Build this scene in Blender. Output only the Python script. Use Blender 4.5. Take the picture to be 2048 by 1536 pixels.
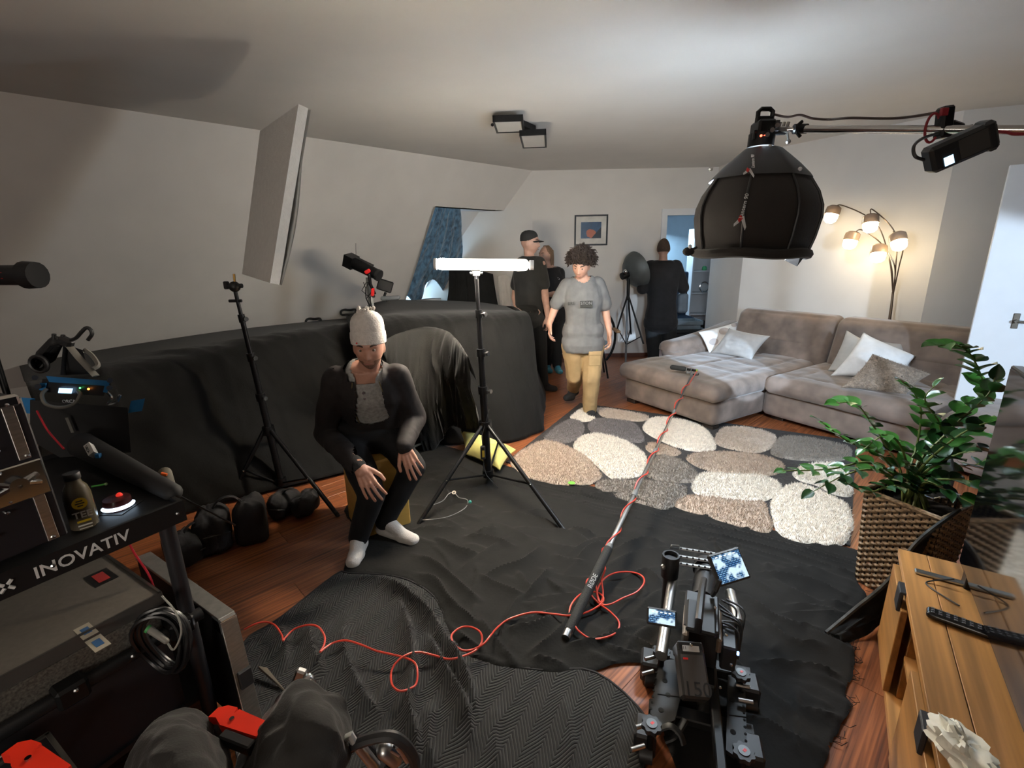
import bpy, bmesh, math, random
import numpy as np
from mathutils import Vector, Matrix, Euler
for o in list(bpy.data.objects): bpy.data.objects.remove(o, do_unlink=True)
SC = bpy.context.scene
COL = SC.collection
random.seed(7)
R_ = math.radians

# ------------------------------------------------------------------ camera
FPX, CAM_H, PITCH, ROLL = 950.0, 1.62, 15.3, 1.1
def _axes():
    p, r = R_(PITCH), R_(ROLL)
    fw = np.array([0, math.cos(p), -math.sin(p)]); ri = np.array([1., 0, 0]); up = np.cross(ri, fw)
    return ri*math.cos(r)-up*math.sin(r), up*math.cos(r)+ri*math.sin(r), fw
AR, AU, AF = _axes()
CAMP = np.array([0, 0, CAM_H])
cam_d = bpy.data.cameras.new('camera'); cam = bpy.data.objects.new('camera', cam_d); COL.objects.link(cam)
cam_d.sensor_width = 36.0; cam_d.lens = FPX/2048*36.0; cam_d.clip_start = 0.02
cam.matrix_world = Matrix((( AR[0],AU[0],-AF[0],0),(AR[1],AU[1],-AF[1],0),(AR[2],AU[2],-AF[2],CAM_H),(0,0,0,1)))
SC.camera = cam
SC.cycles.use_light_tree = False; SC.cycles.caustics_reflective = False; SC.cycles.caustics_refractive = False

# ------------------------------------------------------------------ world, exposure, large lights
SC.view_settings.view_transform = 'Standard'; SC.view_settings.look = 'None'
SC.view_settings.gamma = 1.0; SC.view_settings.use_curve_mapping = False
SC.view_settings.exposure = 0.6
W = bpy.data.worlds.new('world'); SC.world = W; W.use_nodes = True
W.node_tree.nodes['Background'].inputs[0].default_value = (0.35, 0.42, 0.55, 1)
W.node_tree.nodes['Background'].inputs[1].default_value = 0.02

def lamp(name, kind, loc, energy, color, target=None, **kw):
    d = bpy.data.lights.new(name, kind); d.energy = energy; d.color = color
    for k, v in kw.items(): setattr(d, k, v)
    o = bpy.data.objects.new(name, d); COL.objects.link(o); o.location = loc
    if target is not None:
        o.rotation_euler = (Vector(target)-Vector(loc)).to_track_quat('-Z', 'Y').to_euler()
    return o
# cool film lamp on the right, out of the frame: lights the cushions, the white door, the rug edge
lamp('cool_film_lamp', 'SPOT', (2.55, -0.55, 1.75), 430, (0.62, 0.8, 1.0), target=(3.25, 4.2, 0.50), spot_size=R_(34), spot_blend=0.2, shadow_soft_size=0.04)
lamp('cool_film_lamp_gap', 'SPOT', (2.50, -0.50, 1.85), 1100, (0.55, 0.76, 1.0), target=(2.22, 4.95, 0.44), spot_size=R_(8.5), spot_blend=0.12, shadow_soft_size=0.02)
# warm fill light added behind the camera to brighten the ceiling
lamp('fill_light_behind', 'AREA', (-1.2, -2.4, 1.3), 34, (1.0, 0.9, 0.78), target=(-2.6, 0.6, 2.78), shape='RECTANGLE', size=1.4, size_y=0.8)
# cool daylight-balanced lamp in the next room
lamp('next_room_light', 'AREA', (2.9, 9.6, 2.3), 38, (0.55, 0.8, 1.0), target=(2.6, 8.6, 0.4), shape='DISK', size=0.8)

# ------------------------------------------------------------------ picture -> place
def ray(px, py): return AR*(px-1024)/FPX - AU*(py-768)/FPX + AF
def G(px, py, z=0.0):
    d = ray(px, py); return CAMP + d*((z-CAM_H)/d[2])
def D(px, py, y):
    d = ray(px, py); return CAMP + d*(y/d[1])
def PL(px, py, p, n):
    d = ray(px, py); n = np.array(n, float); return CAMP + d*((n@(np.array(p, float)-CAMP))/(n@d))

# ------------------------------------------------------------------ noise
_rs = np.random.RandomState(3); _PT = _rs.rand(64, 64, 64)
def vnoise(p):
    p = np.asarray(p, float); i = np.floor(p).astype(int); f = p-i; f = f*f*(3-2*f); i &= 63; j = (i+1) & 63
    def L(a, b, t): return a+(b-a)*t
    x0, y0, z0 = i[..., 0], i[..., 1], i[..., 2]; x1, y1, z1 = j[..., 0], j[..., 1], j[..., 2]
    fx, fy, fz = f[..., 0], f[..., 1], f[..., 2]
    a = L(L(_PT[x0,y0,z0], _PT[x1,y0,z0], fx), L(_PT[x0,y1,z0], _PT[x1,y1,z0], fx), fy)
    b = L(L(_PT[x0,y0,z1], _PT[x1,y0,z1], fx), L(_PT[x0,y1,z1], _PT[x1,y1,z1], fx), fy)
    return L(a, b, fz)*2-1
def fbm(p, o=4, g=0.5):
    p = np.asarray(p, float); s = 0; a = 1; t = 0
    for _ in range(o): s = s+a*vnoise(p); t += a; a *= g; p = p*2.03+7.1
    return s/t
def ridge(p, o=3): 
    p = np.asarray(p, float); s = 0; a = 1; t = 0
    for _ in range(o): s = s+a*(1-np.abs(vnoise(p))*2); t += a; a *= .5; p = p*2.1+3.3
    return s/t
def n3(x, y, z=0.0): return np.stack(np.broadcast_arrays(np.asarray(x, float), np.asarray(y, float), np.asarray(z, float)), -1)

# ------------------------------------------------------------------ materials
MATS = {}
def mat(name, col, rough=0.6, metal=0.0, var=0.12, scale=8.0, bump=0.0, bscale=60.0, stretch=(1,1,1), sheen=0.0, coat=0.0, emit=None, estr=0.0, spec=0.5, trans=0.0):
    if name in MATS: return MATS[name]
    m = bpy.data.materials.new(name); m.use_nodes = True; nt = m.node_tree; N = nt.nodes; L = nt.links
    b = N['Principled BSDF']
    tc = N.new('ShaderNodeTexCoord'); mp = N.new('ShaderNodeMapping'); mp.inputs['Scale'].default_value = stretch
    L.new(tc.outputs['Object'], mp.inputs['Vector'])
    no = N.new('ShaderNodeTexNoise'); no.inputs['Scale'].default_value = scale; no.inputs['Detail'].default_value = 2.5
    L.new(mp.outputs[0], no.inputs['Vector'])
    rp = N.new('ShaderNodeValToRGB'); c = Vector(col)
    rp.color_ramp.elements[0].position = 0.3; rp.color_ramp.elements[1].position = 0.7
    rp.color_ramp.elements[0].color = (*(c*(1-var)), 1); rp.color_ramp.elements[1].color = (*[min(1, x*(1+var)) for x in c], 1)
    L.new(no.outputs['Fac'], rp.inputs['Fac']); L.new(rp.outputs['Color'], b.inputs['Base Color'])
    b.inputs['Roughness'].default_value = rough; b.inputs['Metallic'].default_value = metal
    b.inputs['Specular IOR Level'].default_value = spec
    if sheen: b.inputs['Sheen Weight'].default_value = sheen; b.inputs['Sheen Roughness'].default_value = 0.4
    if coat: b.inputs['Coat Weight'].default_value = coat; b.inputs['Coat Roughness'].default_value = 0.08
    if trans: b.inputs['Transmission Weight'].default_value = trans
    if emit: b.inputs['Emission Color'].default_value = (*emit, 1); b.inputs['Emission Strength'].default_value = estr
    if bump:
        n2 = N.new('ShaderNodeTexNoise'); n2.inputs['Scale'].default_value = bscale; n2.inputs['Detail'].default_value = 1
        L.new(mp.outputs[0], n2.inputs['Vector'])
        bp = N.new('ShaderNodeBump'); bp.inputs['Strength'].default_value = bump; bp.inputs['Distance'].default_value = 0.004
        L.new(n2.outputs['Fac'], bp.inputs['Height']); L.new(bp.outputs[0], b.inputs['Normal'])
    MATS[name] = m; return m

# ------------------------------------------------------------------ mesh builder
def V(*a): return Vector(a)
def frame(d, side=None):
    d = Vector(d).normalized(); s = Vector(side) if side is not None else (Vector((0,0,1)) if abs(d.z) < .9 else Vector((1,0,0)))
    x = s.cross(d)
    if x.length < 1e-6: x = Vector((1,0,0)).cross(d)
    x.normalize(); y = d.cross(x); return x, y, d
def rotz(a): return Matrix.Rotation(a, 4, 'Z')
def TR(loc=(0,0,0), rot=(0,0,0), s=(1,1,1)):
    return Matrix.LocRotScale(Vector(loc), Euler(rot), Vector(s) if not isinstance(s,(int,float)) else Vector((s,s,s)))
class MB:
    def __init__(s, M=None): s.v = []; s.f = []; s.M = M; s.I = M is None
    def add(s, vs, fs):
        k = len(s.v); M = s.M
        if s.I: s.v += vs
        else: s.v += [tuple(M @ Vector(p)) for p in vs]
        s.f += [tuple(i+k for i in f) for f in fs]; return s
    def box(s, c, d, rot=None, bev=0.0):
        x, y, z = d[0]/2, d[1]/2, d[2]/2; c = Vector(c)
        if bev <= 0:
            P = [(-x,-y,-z),(x,-y,-z),(x,y,-z),(-x,y,-z),(-x,-y,z),(x,-y,z),(x,y,z),(-x,y,z)]
            F = [(0,3,2,1),(4,5,6,7),(0,1,5,4),(1,2,6,5),(2,3,7,6),(3,0,4,7)]
        else:
            b = min(bev, x*.98, y*.98, z*.98); P = []; idx = {}
            for sx in (-1,1):
                for sy in (-1,1):
                    for sz in (-1,1):
                        for a in range(3):
                            q = [sx*(x-b), sy*(y-b), sz*(z-b)]; q[a] = (sx*x, sy*y, sz*z)[a]
                            idx[sx,sy,sz,a] = len(P); P.append(tuple(q))
            F = []
            def I(sg, a): return idx[sg[0], sg[1], sg[2], a]
            for a in range(3):
                u, w = (a+1)%3, (a+2)%3
                for sg in (-1,1):
                    q = []
                    for (p1,p2) in ((-1,-1),(1,-1),(1,1),(-1,1)):
                        t = [0,0,0]; t[a] = sg; t[u] = p1; t[w] = p2; q.append(I(t, a))
                    F.append(tuple(q if sg > 0 else q[::-1]))
                for p1 in (-1,1):
                    for p2 in (-1,1):
                        t0 = [0,0,0]; t1 = [0,0,0]; t0[a] = -1; t1[a] = 1; t0[u] = t1[u] = p1; t0[w] = t1[w] = p2
                        q = [I(t0,u), I(t1,u), I(t1,w), I(t0,w)]
                        F.append(tuple(q if p1*p2 > 0 else q[::-1]))
            for sx in (-1,1):
                for sy in (-1,1):
                    for sz in (-1,1):
                        t = (sx,sy,sz); q = [I(t,0), I(t,1), I(t,2)]
                        F.append(tuple(q if sx*sy*sz > 0 else q[::-1]))
        Rm = (rot if isinstance(rot, Matrix) else Euler(rot).to_matrix()) if rot is not None else None
        vs = [((Rm.to_3x3() @ Vector(p)) if Rm is not None else Vector(p))+c for p in P]
        return s.add(vs, F)
    def cyl(s, a, b, r0, r1=None, n=12, cap=True, side=None):
        r1 = r0 if r1 is None else r1; a = Vector(a); b = Vector(b); x, y, d = frame(b-a, side)
        vs = []
        for p, r in ((a, r0), (b, r1)):
            for k in range(n):
                t = 2*math.pi*k/n; vs.append(p+x*(r*math.cos(t))+y*(r*math.sin(t)))
        fs = [(k, (k+1)%n, n+(k+1)%n, n+k) for k in range(n)]
        if cap: fs += [tuple(range(n-1,-1,-1)), tuple(range(n, 2*n))]
        return s.add(vs, fs)
    def tube(s, path, r, n=8, closed=False, cap=True, flat=1.0):
        P = [Vector(p) for p in path]; m = len(P); rs = r if isinstance(r, (list, tuple, np.ndarray)) else [r]*m
        T = []
        for i in range(m):
            a = P[i-1] if (i > 0 or closed) else P[i]; b = P[(i+1)%m] if (i < m-1 or closed) else P[i]
            T.append((b-a).normalized() if (b-a).length > 1e-9 else Vector((0,0,1)))
        x, y, _ = frame(T[0]); vs = []
        for i in range(m):
            x = (x-T[i]*x.dot(T[i])); x = x.normalized() if x.length > 1e-6 else frame(T[i])[0]; y = T[i].cross(x)
            for k in range(n):
                t = 2*math.pi*k/n; vs.append(P[i]+x*(rs[i]*math.cos(t))+y*(rs[i]*flat*math.sin(t)))
        fs = []
        for i in range(m if closed else m-1):
            j = (i+1)%m
            fs += [(i*n+k, i*n+(k+1)%n, j*n+(k+1)%n, j*n+k) for k in range(n)]
        if cap and not closed: fs += [tuple(range(n-1,-1,-1)), tuple((m-1)*n+k for k in range(n))]
        return s.add(vs, fs)
    def lathe(s, prof, n=24, M=None, sx=1.0, sy=1.0):
        vs = []; fs = []
        for (r, z) in prof:
            for k in range(n):
                t = 2*math.pi*k/n; p = Vector((r*math.cos(t)*sx, r*math.sin(t)*sy, z)); vs.append(M @ p if M else p)
        m = len(prof)
        for i in range(m-1): fs += [(i*n+k, i*n+(k+1)%n, (i+1)*n+(k+1)%n, (i+1)*n+k) for k in range(n)]
        if prof[0][0] > 1e-5: fs.append(tuple(range(n-1,-1,-1)))
        if prof[-1][0] > 1e-5: fs.append(tuple((m-1)*n+k for k in range(n)))
        return s.add(vs, fs)
    def sph(s, c, r, n=12, M=None):
        r = (r,r,r) if isinstance(r,(int,float)) else r; vs = []; fs = []; c = Vector(c); h = max(4, n//2)
        for i in range(h+1):
            ph = math.pi*i/h
            for k in range(n):
                t = 2*math.pi*k/n; p = Vector((r[0]*math.sin(ph)*math.cos(t), r[1]*math.sin(ph)*math.sin(t), -r[2]*math.cos(ph)))
                vs.append((M.to_3x3() @ p if M else p)+c)
        for i in range(h): fs += [(i*n+k, i*n+(k+1)%n, (i+1)*n+(k+1)%n, (i+1)*n+k) for k in range(n)]
        return s.add(vs, fs)
    def caps(s, a, b, ra, rb, fx=1.0, side=None, n=14, h=4):
        a = Vector(a); b = Vector(b); d = b-a; L = d.length; x, y, d = frame(d if L > 1e-6 else Vector((0,0,1)), side); vs = []; fs = []; rows = []
        for i in range(h+1):
            t = -math.pi/2+math.pi/2*i/h; rows.append((a+d*(ra*math.sin(t)), ra*math.cos(t)))
        for i in range(h+1):
            t = math.pi/2*i/h; rows.append((b+d*(rb*math.sin(t)), rb*math.cos(t)))
        for p, r in rows:
            for k in range(n):
                t = 2*math.pi*k/n; vs.append(p+x*(max(r,1e-4)*math.cos(t))*fx+y*(max(r,1e-4)*math.sin(t)))
        for i in range(len(rows)-1): fs += [(i*n+k, i*n+(k+1)%n, (i+1)*n+(k+1)%n, (i+1)*n+k) for k in range(n)]
        fs += [tuple(range(n-1,-1,-1)), tuple((len(rows)-1)*n+k for k in range(n))]
        return s.add(vs, fs)
    def grid(s, P, wrap_u=False, flip=False):
        nu, nv = P.shape[:2]; fs = []
        for i in range(nu if wrap_u else nu-1):
            for j in range(nv-1):
                a, b, c, d = i*nv+j, ((i+1)%nu)*nv+j, ((i+1)%nu)*nv+j+1, i*nv+j+1
                fs.append((a,d,c,b) if flip else (a,b,c,d))
        return s.add(list(map(tuple, P.reshape(-1,3))), fs)
    def prism(s, poly, z0, z1, M=None):
        n = len(poly); vs = [Vector((p[0],p[1],z0)) for p in poly]+[Vector((p[0],p[1],z1)) for p in poly]
        if M: vs = [M @ v for v in vs]
        return s.add(vs, [tuple(range(n-1,-1,-1)), tuple(range(n,2*n))]+[(k,(k+1)%n,n+(k+1)%n,n+k) for k in range(n)])
    def rbox(s, c, d, r, n=8, disp=None, rot=None):
        hx, hy, hz = d[0]/2, d[1]/2, d[2]/2; r = min(r, hx, hy, hz); c = Vector(c)
        vs = []; fs = []; key = {}
        def ax_t(h):
            e = np.linspace(0, r, 5)/h; m = np.linspace(-1+r/h, 1-r/h, n+1)[1:-1]; return np.unique(np.round(np.r_[-1+e, m, 1-e], 6))
        TS = [ax_t(h) for h in (hx, hy, hz)]
        def vid(p):
            q = tuple(round(a, 5) for a in p)
            if q not in key: key[q] = len(vs); vs.append(q)
            return key[q]
        for ax in range(3):
            for sg in (-1, 1):
                ta, tb = TS[(ax+1)%3], TS[(ax+2)%3]
                for i in range(len(ta)-1):
                    for j in range(len(tb)-1):
                        q = []
                        for (a, b) in ((ta[i],tb[j]),(ta[i+1],tb[j]),(ta[i+1],tb[j+1]),(ta[i],tb[j+1])):
                            p = [0,0,0]; p[ax] = sg; p[(ax+1)%3] = a; p[(ax+2)%3] = b; q.append(vid(p))
                        fs.append(tuple(q if sg > 0 else q[::-1]))
        A = np.array(vs)*np.array([hx,hy,hz]); inner = np.clip(A, [-(hx-r),-(hy-r),-(hz-r)], [hx-r,hy-r,hz-r]); dlt = A-inner
        ln = np.linalg.norm(dlt, axis=1, keepdims=True); ln[ln < 1e-9] = 1; Q = inner+dlt/ln*np.minimum(ln, r)
        # points in face middle have |dlt| = r already
        if disp: Q = disp(Q, A/np.array([hx,hy,hz]))
        Rm = (rot.to_3x3() if isinstance(rot, Matrix) else Euler(rot).to_matrix()) if rot is not None else None
        return s.add([(Rm @ Vector(p) if Rm else Vector(p))+c for p in Q], fs)
    def build(s, name, m, parent=None, smooth=True, off=None, sub=0):
        me = bpy.data.meshes.new(name); vs = s.v
        vs = np.array([(p[0],p[1],p[2]) for p in vs], float)
        if off is not None: vs = vs-np.array(off)
        me.from_pydata(vs.tolist(), [], s.f); me.update()
        if m is not None: me.materials.append(m)
        if smooth: 
            me.polygons.foreach_set('use_smooth', [True]*len(me.polygons)); 
            try: me.set_sharp_from_angle(angle=R_(38))
            except Exception: pass
        o = bpy.data.objects.new(name, me); COL.objects.link(o)
        if parent is not None: o.parent = parent
        if sub:
            md = o.modifiers.new('s','SUBSURF'); md.levels = md.render_levels = sub
        return o
def tag(o, label, cat, group=None, kind=None):
    o['label'] = label; o['category'] = cat
    if group: o['group'] = group
    if kind: o['kind'] = kind
    return o
def thing(name, label, cat, loc=(0,0,0), rz=0.0, group=None):
    o = bpy.data.objects.new(name, None); COL.objects.link(o); o.location = loc; o.rotation_euler = (0,0,rz); o.empty_display_size = .1
    return tag(o, label, cat, group)
def struct(o): o['kind'] = 'structure'; return o
def wpart(T, name, mb, m, smooth=True):      # a part whose shape was built in world coordinates (T not rotated)
    return mb.build(name, m, T, smooth, off=T.location)
def sub(P, name, mb, m, T, smooth=True): return mb.build(name, m, P, smooth, off=T.location)
def lpart(T, name, mb, m, smooth=True): return mb.build(name, m, T, smooth)
def catmull(pts, n=8, closed=False):
    P = [np.array(p, float) for p in pts]; m = len(P); out = []
    for i in range(m if closed else m-1):
        p0 = P[(i-1)%m] if (closed or i > 0) else 2*P[0]-P[1]; p1 = P[i]; p2 = P[(i+1)%m]; p3 = P[(i+2)%m] if (closed or i < m-2) else 2*P[-1]-P[-2]
        for k in range(n):
            t = k/n; out.append(.5*((2*p1)+(-p0+p2)*t+(2*p0-5*p1+4*p2-p3)*t*t+(-p0+3*p1-3*p2+p3)*t**3))
    if not closed: out.append(P[-1])
    return np.array(out)
def resample(c, n):
    c = np.asarray(c, float); s = np.r_[0, np.cumsum(np.linalg.norm(np.diff(c, axis=0), axis=1))]; t = np.linspace(0, s[-1], n)
    return np.stack([np.interp(t, s, c[:, k]) for k in range(c.shape[1])], -1)
def loft(curves, nu, nv, smooth_v=True):
    C = [resample(catmull(c, 8), nu) for c in curves]
    A = np.stack(C, 1)                                    # nu, ncurves, 3
    out = np.zeros((nu, nv, 3))
    for i in range(nu):
        out[i] = resample(catmull(A[i], 8) if smooth_v and len(curves) > 2 else A[i], nv)
    return out
def normals(P):
    du = np.gradient(P, axis=0); dv = np.gradient(P, axis=1); n = np.cross(du, dv); l = np.linalg.norm(n, axis=-1, keepdims=True); l[l < 1e-12] = 1
    return n/l
def text_mb(txt, size, M, depth=0.0008, mb=None, bold=0.0):
    cu = bpy.data.curves.new('t', 'FONT'); cu.body = txt; cu.size = size; cu.extrude = depth; cu.offset = bold; cu.align_x = 'CENTER'; cu.align_y = 'CENTER'; cu.resolution_u = 3
    o = bpy.data.objects.new('t', cu); COL.objects.link(o); dg = bpy.context.evaluated_depsgraph_get()
    me = o.evaluated_get(dg).to_mesh(); mb = mb or MB()
    mb.add([M @ v.co for v in me.vertices], [tuple(p.vertices) for p in me.polygons])
    bpy.data.objects.remove(o, do_unlink=True); bpy.data.curves.remove(cu); return mb
def copy_tree(o, parent=None):
    c = o.copy(); COL.objects.link(c)
    if parent is not None: c.parent = parent
    for ch in [x for x in bpy.data.objects if x.parent == o]: copy_tree(ch, c)
    return c
# ================================================================== THE SETTING
HC = 2.78
A_W = R_(43.6); WD = np.array([math.cos(A_W), math.sin(A_W), 0]); NW = np.array([-math.sin(A_W), math.cos(A_W), 0])
OFF0 = NW @ np.array([-3.5, 3.78, 0]); SLK = 0.72; YB = 7.45
def slope_pt(s, z, d=0.0):      # point on the sloped wall: s along it, z height, d outward
    return WD*s + NW*(OFF0+SLK*(HC-z)+d) + np.array([0,0,z])
def SL(px, py):
    nn = NW+np.array([0,0,SLK]); d = ray(px, py); return CAMP+d*((OFF0+SLK*HC-nn@CAMP)/(nn@d))
SK = G(1423, 858, .05); SA = R_(-59.5)
SEX = np.array([math.cos(SA), math.sin(SA), 0]); SEY = np.array([-math.sin(SA), math.cos(SA), 0])
def sofa_pt(x, y, z=0.0): return np.array([SK[0], SK[1], 0])+SEX*x+SEY*y+np.array([0,0,z])

wallm = mat('white_wall_paint', (.72,.69,.655), .85, var=.03, scale=3, bump=.15, bscale=220)
ceilm = mat('white_ceiling_paint', (.74,.71,.67), .9, var=.03, scale=2, bump=.1, bscale=200)
whitem = mat('white_lacquer', (.74,.75,.77), .45, var=.02)
# floor: cherry coloured planks laid along the sloped wall
mfl = bpy.data.materials.new('cherry_plank'); mfl.use_nodes = True
_n = mfl.node_tree.nodes; _l = mfl.node_tree.links; _b = _n['Principled BSDF']
tc = _n.new('ShaderNodeTexCoord'); mp = _n.new('ShaderNodeMapping'); mp.inputs['Scale'].default_value = (.9, 34, 1); oi = _n.new('ShaderNodeObjectInfo')
_ad = _n.new('ShaderNodeVectorMath'); _l.new(tc.outputs['Object'], _ad.inputs[0]); _l.new(oi.outputs['Location'], _ad.inputs[1]); _l.new(_ad.outputs[0], mp.inputs['Vector'])
no = _n.new('ShaderNodeTexNoise'); no.inputs['Scale'].default_value = 2.2; no.inputs['Detail'].default_value = 6; no.inputs['Distortion'].default_value = .6; _l.new(mp.outputs[0], no.inputs['Vector'])
rp = _n.new('ShaderNodeValToRGB'); rp.color_ramp.elements[0].position = .3; rp.color_ramp.elements[1].position = .72
rp.color_ramp.elements[0].color = (.085,.026,.013,1); rp.color_ramp.elements[1].color = (.42,.140,.050,1); _l.new(no.outputs['Fac'], rp.inputs['Fac'])
hs = _n.new('ShaderNodeHueSaturation'); mr = _n.new('ShaderNodeMapRange'); mr.inputs[3].default_value = .92; mr.inputs[4].default_value = 1.08
_l.new(oi.outputs['Random'], mr.inputs[0]); _l.new(mr.outputs[0], hs.inputs['Value']); _l.new(rp.outputs[0], hs.inputs['Color']); _l.new(hs.outputs[0], _b.inputs['Base Color'])
_b.inputs['Roughness'].default_value = .34

floor = struct(MB().box((0.6, 4.0, -.06), (16, 15, .1)).build('floor', mat('floor_screed', (.14,.05,.03), .6), None, False))
pl = MB().box((0,0,0), (1.2985, .1912, .010), bev=.0008)
pmesh = None
for i in range(-9, 40):
    for j in range(-3, 8):
        c = NW*(i*.192+.1)+WD*(j*1.3+((i*0.47)%1.3))
        if not (-3.4 < c[0] < 4.6 and .35 < c[1] < 9.0): continue
        if c[1] > 7.6 and c[0] < 1.5: continue
        if NW @ c > OFF0+SLK*HC+.1: continue
        if pmesh is None:
            o = pl.build('plank', mfl, floor, False); pmesh = o.data
        else:
            o = bpy.data.objects.new('plank', pmesh); COL.objects.link(o); o.parent = floor
        o.location = (c[0], c[1], -.005); o.rotation_euler = (0,0,A_W)

struct(MB().box((0.6, 4.0, HC+.06), (16, 15, .12)).build('ceiling', ceilm, None, False))
# sloped wall with the skylight recess
s_l, s_r, z_t, z_b = 3.93, 5.6, 2.25, .95
sm = MB()
def slab(s0, s1, z0, z1, th=.12):
    P = [slope_pt(s0,z0), slope_pt(s1,z0), slope_pt(s1,z1), slope_pt(s0,z1)]
    Q = [slope_pt(s0,z0,th), slope_pt(s1,z0,th), slope_pt(s1,z1,th), slope_pt(s0,z1,th)]
    sm.add([tuple(p) for p in P+Q], [(0,3,2,1),(4,5,6,7),(0,1,5,4),(1,2,6,5),(2,3,7,6),(3,0,4,7)])
slab(-5.5, s_l, .4, HC+.1); slab(s_l, s_r+.6, z_t, HC+.1); slab(s_l, s_r+.6, .4, z_b)
wl = struct(sm.build('wall_left', wallm, None, False))
kw = MB(); p = [slope_pt(-5.5,0,.0), slope_pt(6.2,0,.0)]
a0 = WD*-5.5+NW*(OFF0+SLK*(HC-.4)); a1 = WD*6.2+NW*(OFF0+SLK*(HC-.4)); b0 = a0+NW*.12; b1 = a1+NW*.12
kw.add([(q[0],q[1],z) for z in (0,.42) for q in (a0,a1,b1,b0)], [(0,3,2,1),(4,5,6,7),(0,1,5,4),(1,2,6,5),(2,3,7,6),(3,0,4,7)])
struct(kw.build('wall_knee', wallm, None, False))
# recess: reveals and glass
RD = .34
rv = MB()
def plate(P, t):
    n_ = Vector(np.cross(np.array(P[1])-np.array(P[0]), np.array(P[2])-np.array(P[0]))).normalized()*t
    k = len(P); rv.add([Vector(p) for p in P]+[Vector(p)+n_ for p in P], [tuple(range(k-1,-1,-1)), tuple(range(k,2*k))]+[(i,(i+1)%k,k+(i+1)%k,k+i) for i in range(k)])
plate([slope_pt(s_l,z_t,.0), slope_pt(s_r+.6,z_t,.0), slope_pt(s_r+.6,z_t,RD), slope_pt(s_l,z_t,RD)], .04)
plate([slope_pt(s_l,z_b,.0), slope_pt(s_l,z_t,.0), slope_pt(s_l,z_t,RD), slope_pt(s_l,z_b,RD)], .04)
plate([slope_pt(s_l,z_b,.0), slope_pt(s_l,z_b,RD), slope_pt(s_r+.6,z_b,RD), slope_pt(s_r+.6,z_b,.0)], .04)
win = struct(rv.build('window_1', wallm, None, False))
plate([slope_pt(4.46,z_b,RD-.01), slope_pt(4.46,z_t,RD-.01), slope_pt(s_r+.6,z_t,RD-.01), slope_pt(s_r+.6,z_b,RD-.01)], .03)
win.data = (lambda o_: (o_.data, bpy.data.objects.remove(o_, do_unlink=True))[0])(rv.build('window_frame_mesh', wallm, None, False))
gl = MB(); gl.add([tuple(slope_pt(s_l,z_b,RD)), tuple(slope_pt(4.46,z_b,RD)), tuple(slope_pt(4.46,z_t,RD)), tuple(slope_pt(s_l,z_t,RD)),
     tuple(slope_pt(s_l,z_b,RD+.02)), tuple(slope_pt(4.46,z_b,RD+.02)), tuple(slope_pt(4.46,z_t,RD+.02)), tuple(slope_pt(s_l,z_t,RD+.02))], [(0,3,2,1),(4,5,6,7),(0,1,5,4),(1,2,6,5),(2,3,7,6),(3,0,4,7)])
gl.build('pane', mat('bright_window_pane', (.6,.8,.95), .3, emit=(.5,.8,1.0), estr=2.6), win, False)
# back wall with the doorway
DX0, DX1, DZ = D(1330,500,YB)[0], 3.12, D(1340,430,YB)[2]
bw = MB()
bw.box(((.35+DX0)/2, YB+.07, (HC+.1)/2), (DX0-.35, .14, HC+.1))
bw.box(((DX0+DX1+.3)/2, YB+.07, (DZ+HC+.1)/2), (DX1+.3-DX0, .14, HC+.1-DZ))
struct(bw.build('wall_back', wallm, None, False))
tr = MB(); tr.box((DX0-.04, YB-.012, DZ/2), (.08, .024, DZ)); tr.box(((DX0+DX1)/2-.02, YB-.014, DZ+.04), (DX1-DX0+.13, .028, .09))
struct(tr.build('trim_1', whitem, None, False))
struct(MB().box(((.35+DX0-.08)/2, YB-.01, .03), (DX0-.43, .02, .06)).build('baseboard_back', mat('dark_wood_skirting', (.10,.035,.02), .45), None, False))
# wall behind the sofa, its return to the doorway and the corner on the right
WY = 2.28
def wall_seg(name, p, q, th=.12, z1=HC+.05, m=None):
    p = np.array(p[:2]); q = np.array(q[:2]); d = (q-p)/np.linalg.norm(q-p); n_ = np.array([d[1],-d[0]])*-th
    mb = MB(); P = [p, q, q+n_, p+n_]
    mb.add([(a[0],a[1],z) for z in (0,z1) for a in P], [(0,3,2,1),(4,5,6,7),(0,1,5,4),(1,2,6,5),(2,3,7,6),(3,0,4,7)])
    return struct(mb.build(name, m or wallm, None, False))
wn = np.array([SEY[0], SEY[1], 0]); wp = sofa_pt(0, WY)
WS = PL(1477, 600, wp, wn); WE = PL(1850, 600, wp, wn)
wall_seg('wall_right', WS, WE)
wall_seg('wall_alcove', (-1.75, 8.02), (.35, YB), .12)
wall_seg('wall_doorway', (WS[0], YB+.0), WS)
WF = WE + np.array([.93,-.36,0])*2.2
wall_seg('wall_corner', WE, WF)
# white door leaf standing open at the right
DE = D(1985, 480, 3.55); dd = Vector((.8, -.6, 0)).normalized()
dl = thing('door_1', 'white door', 'door', (DE[0], DE[1], 0), math.atan2(dd.y, dd.x)); struct(dl)
for k in ('label','category'): del dl[k]
lpart(dl, 'leaf', MB().box((.43, .02, 1.08), (.86, .04, 2.14), bev=.003), whitem, False)
h = MB(); hp = PL(2031, 642, DE, (dd.y, -dd.x, 0)); hx = (Vector(hp)-Vector((DE[0],DE[1],0))).dot(dd); hz = hp[2]
h.cyl((hx,-.001,hz),(hx,-.05,hz),.012); h.box((hx,-.004,hz),(.035,.008,.11),bev=.003); h.cyl((hx,-.045,hz),(hx+.13,-.045,hz),.009)
lpart(dl, 'door_handle', h, mat('dark_bronze', (.12,.10,.08), .35, .8))
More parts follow.
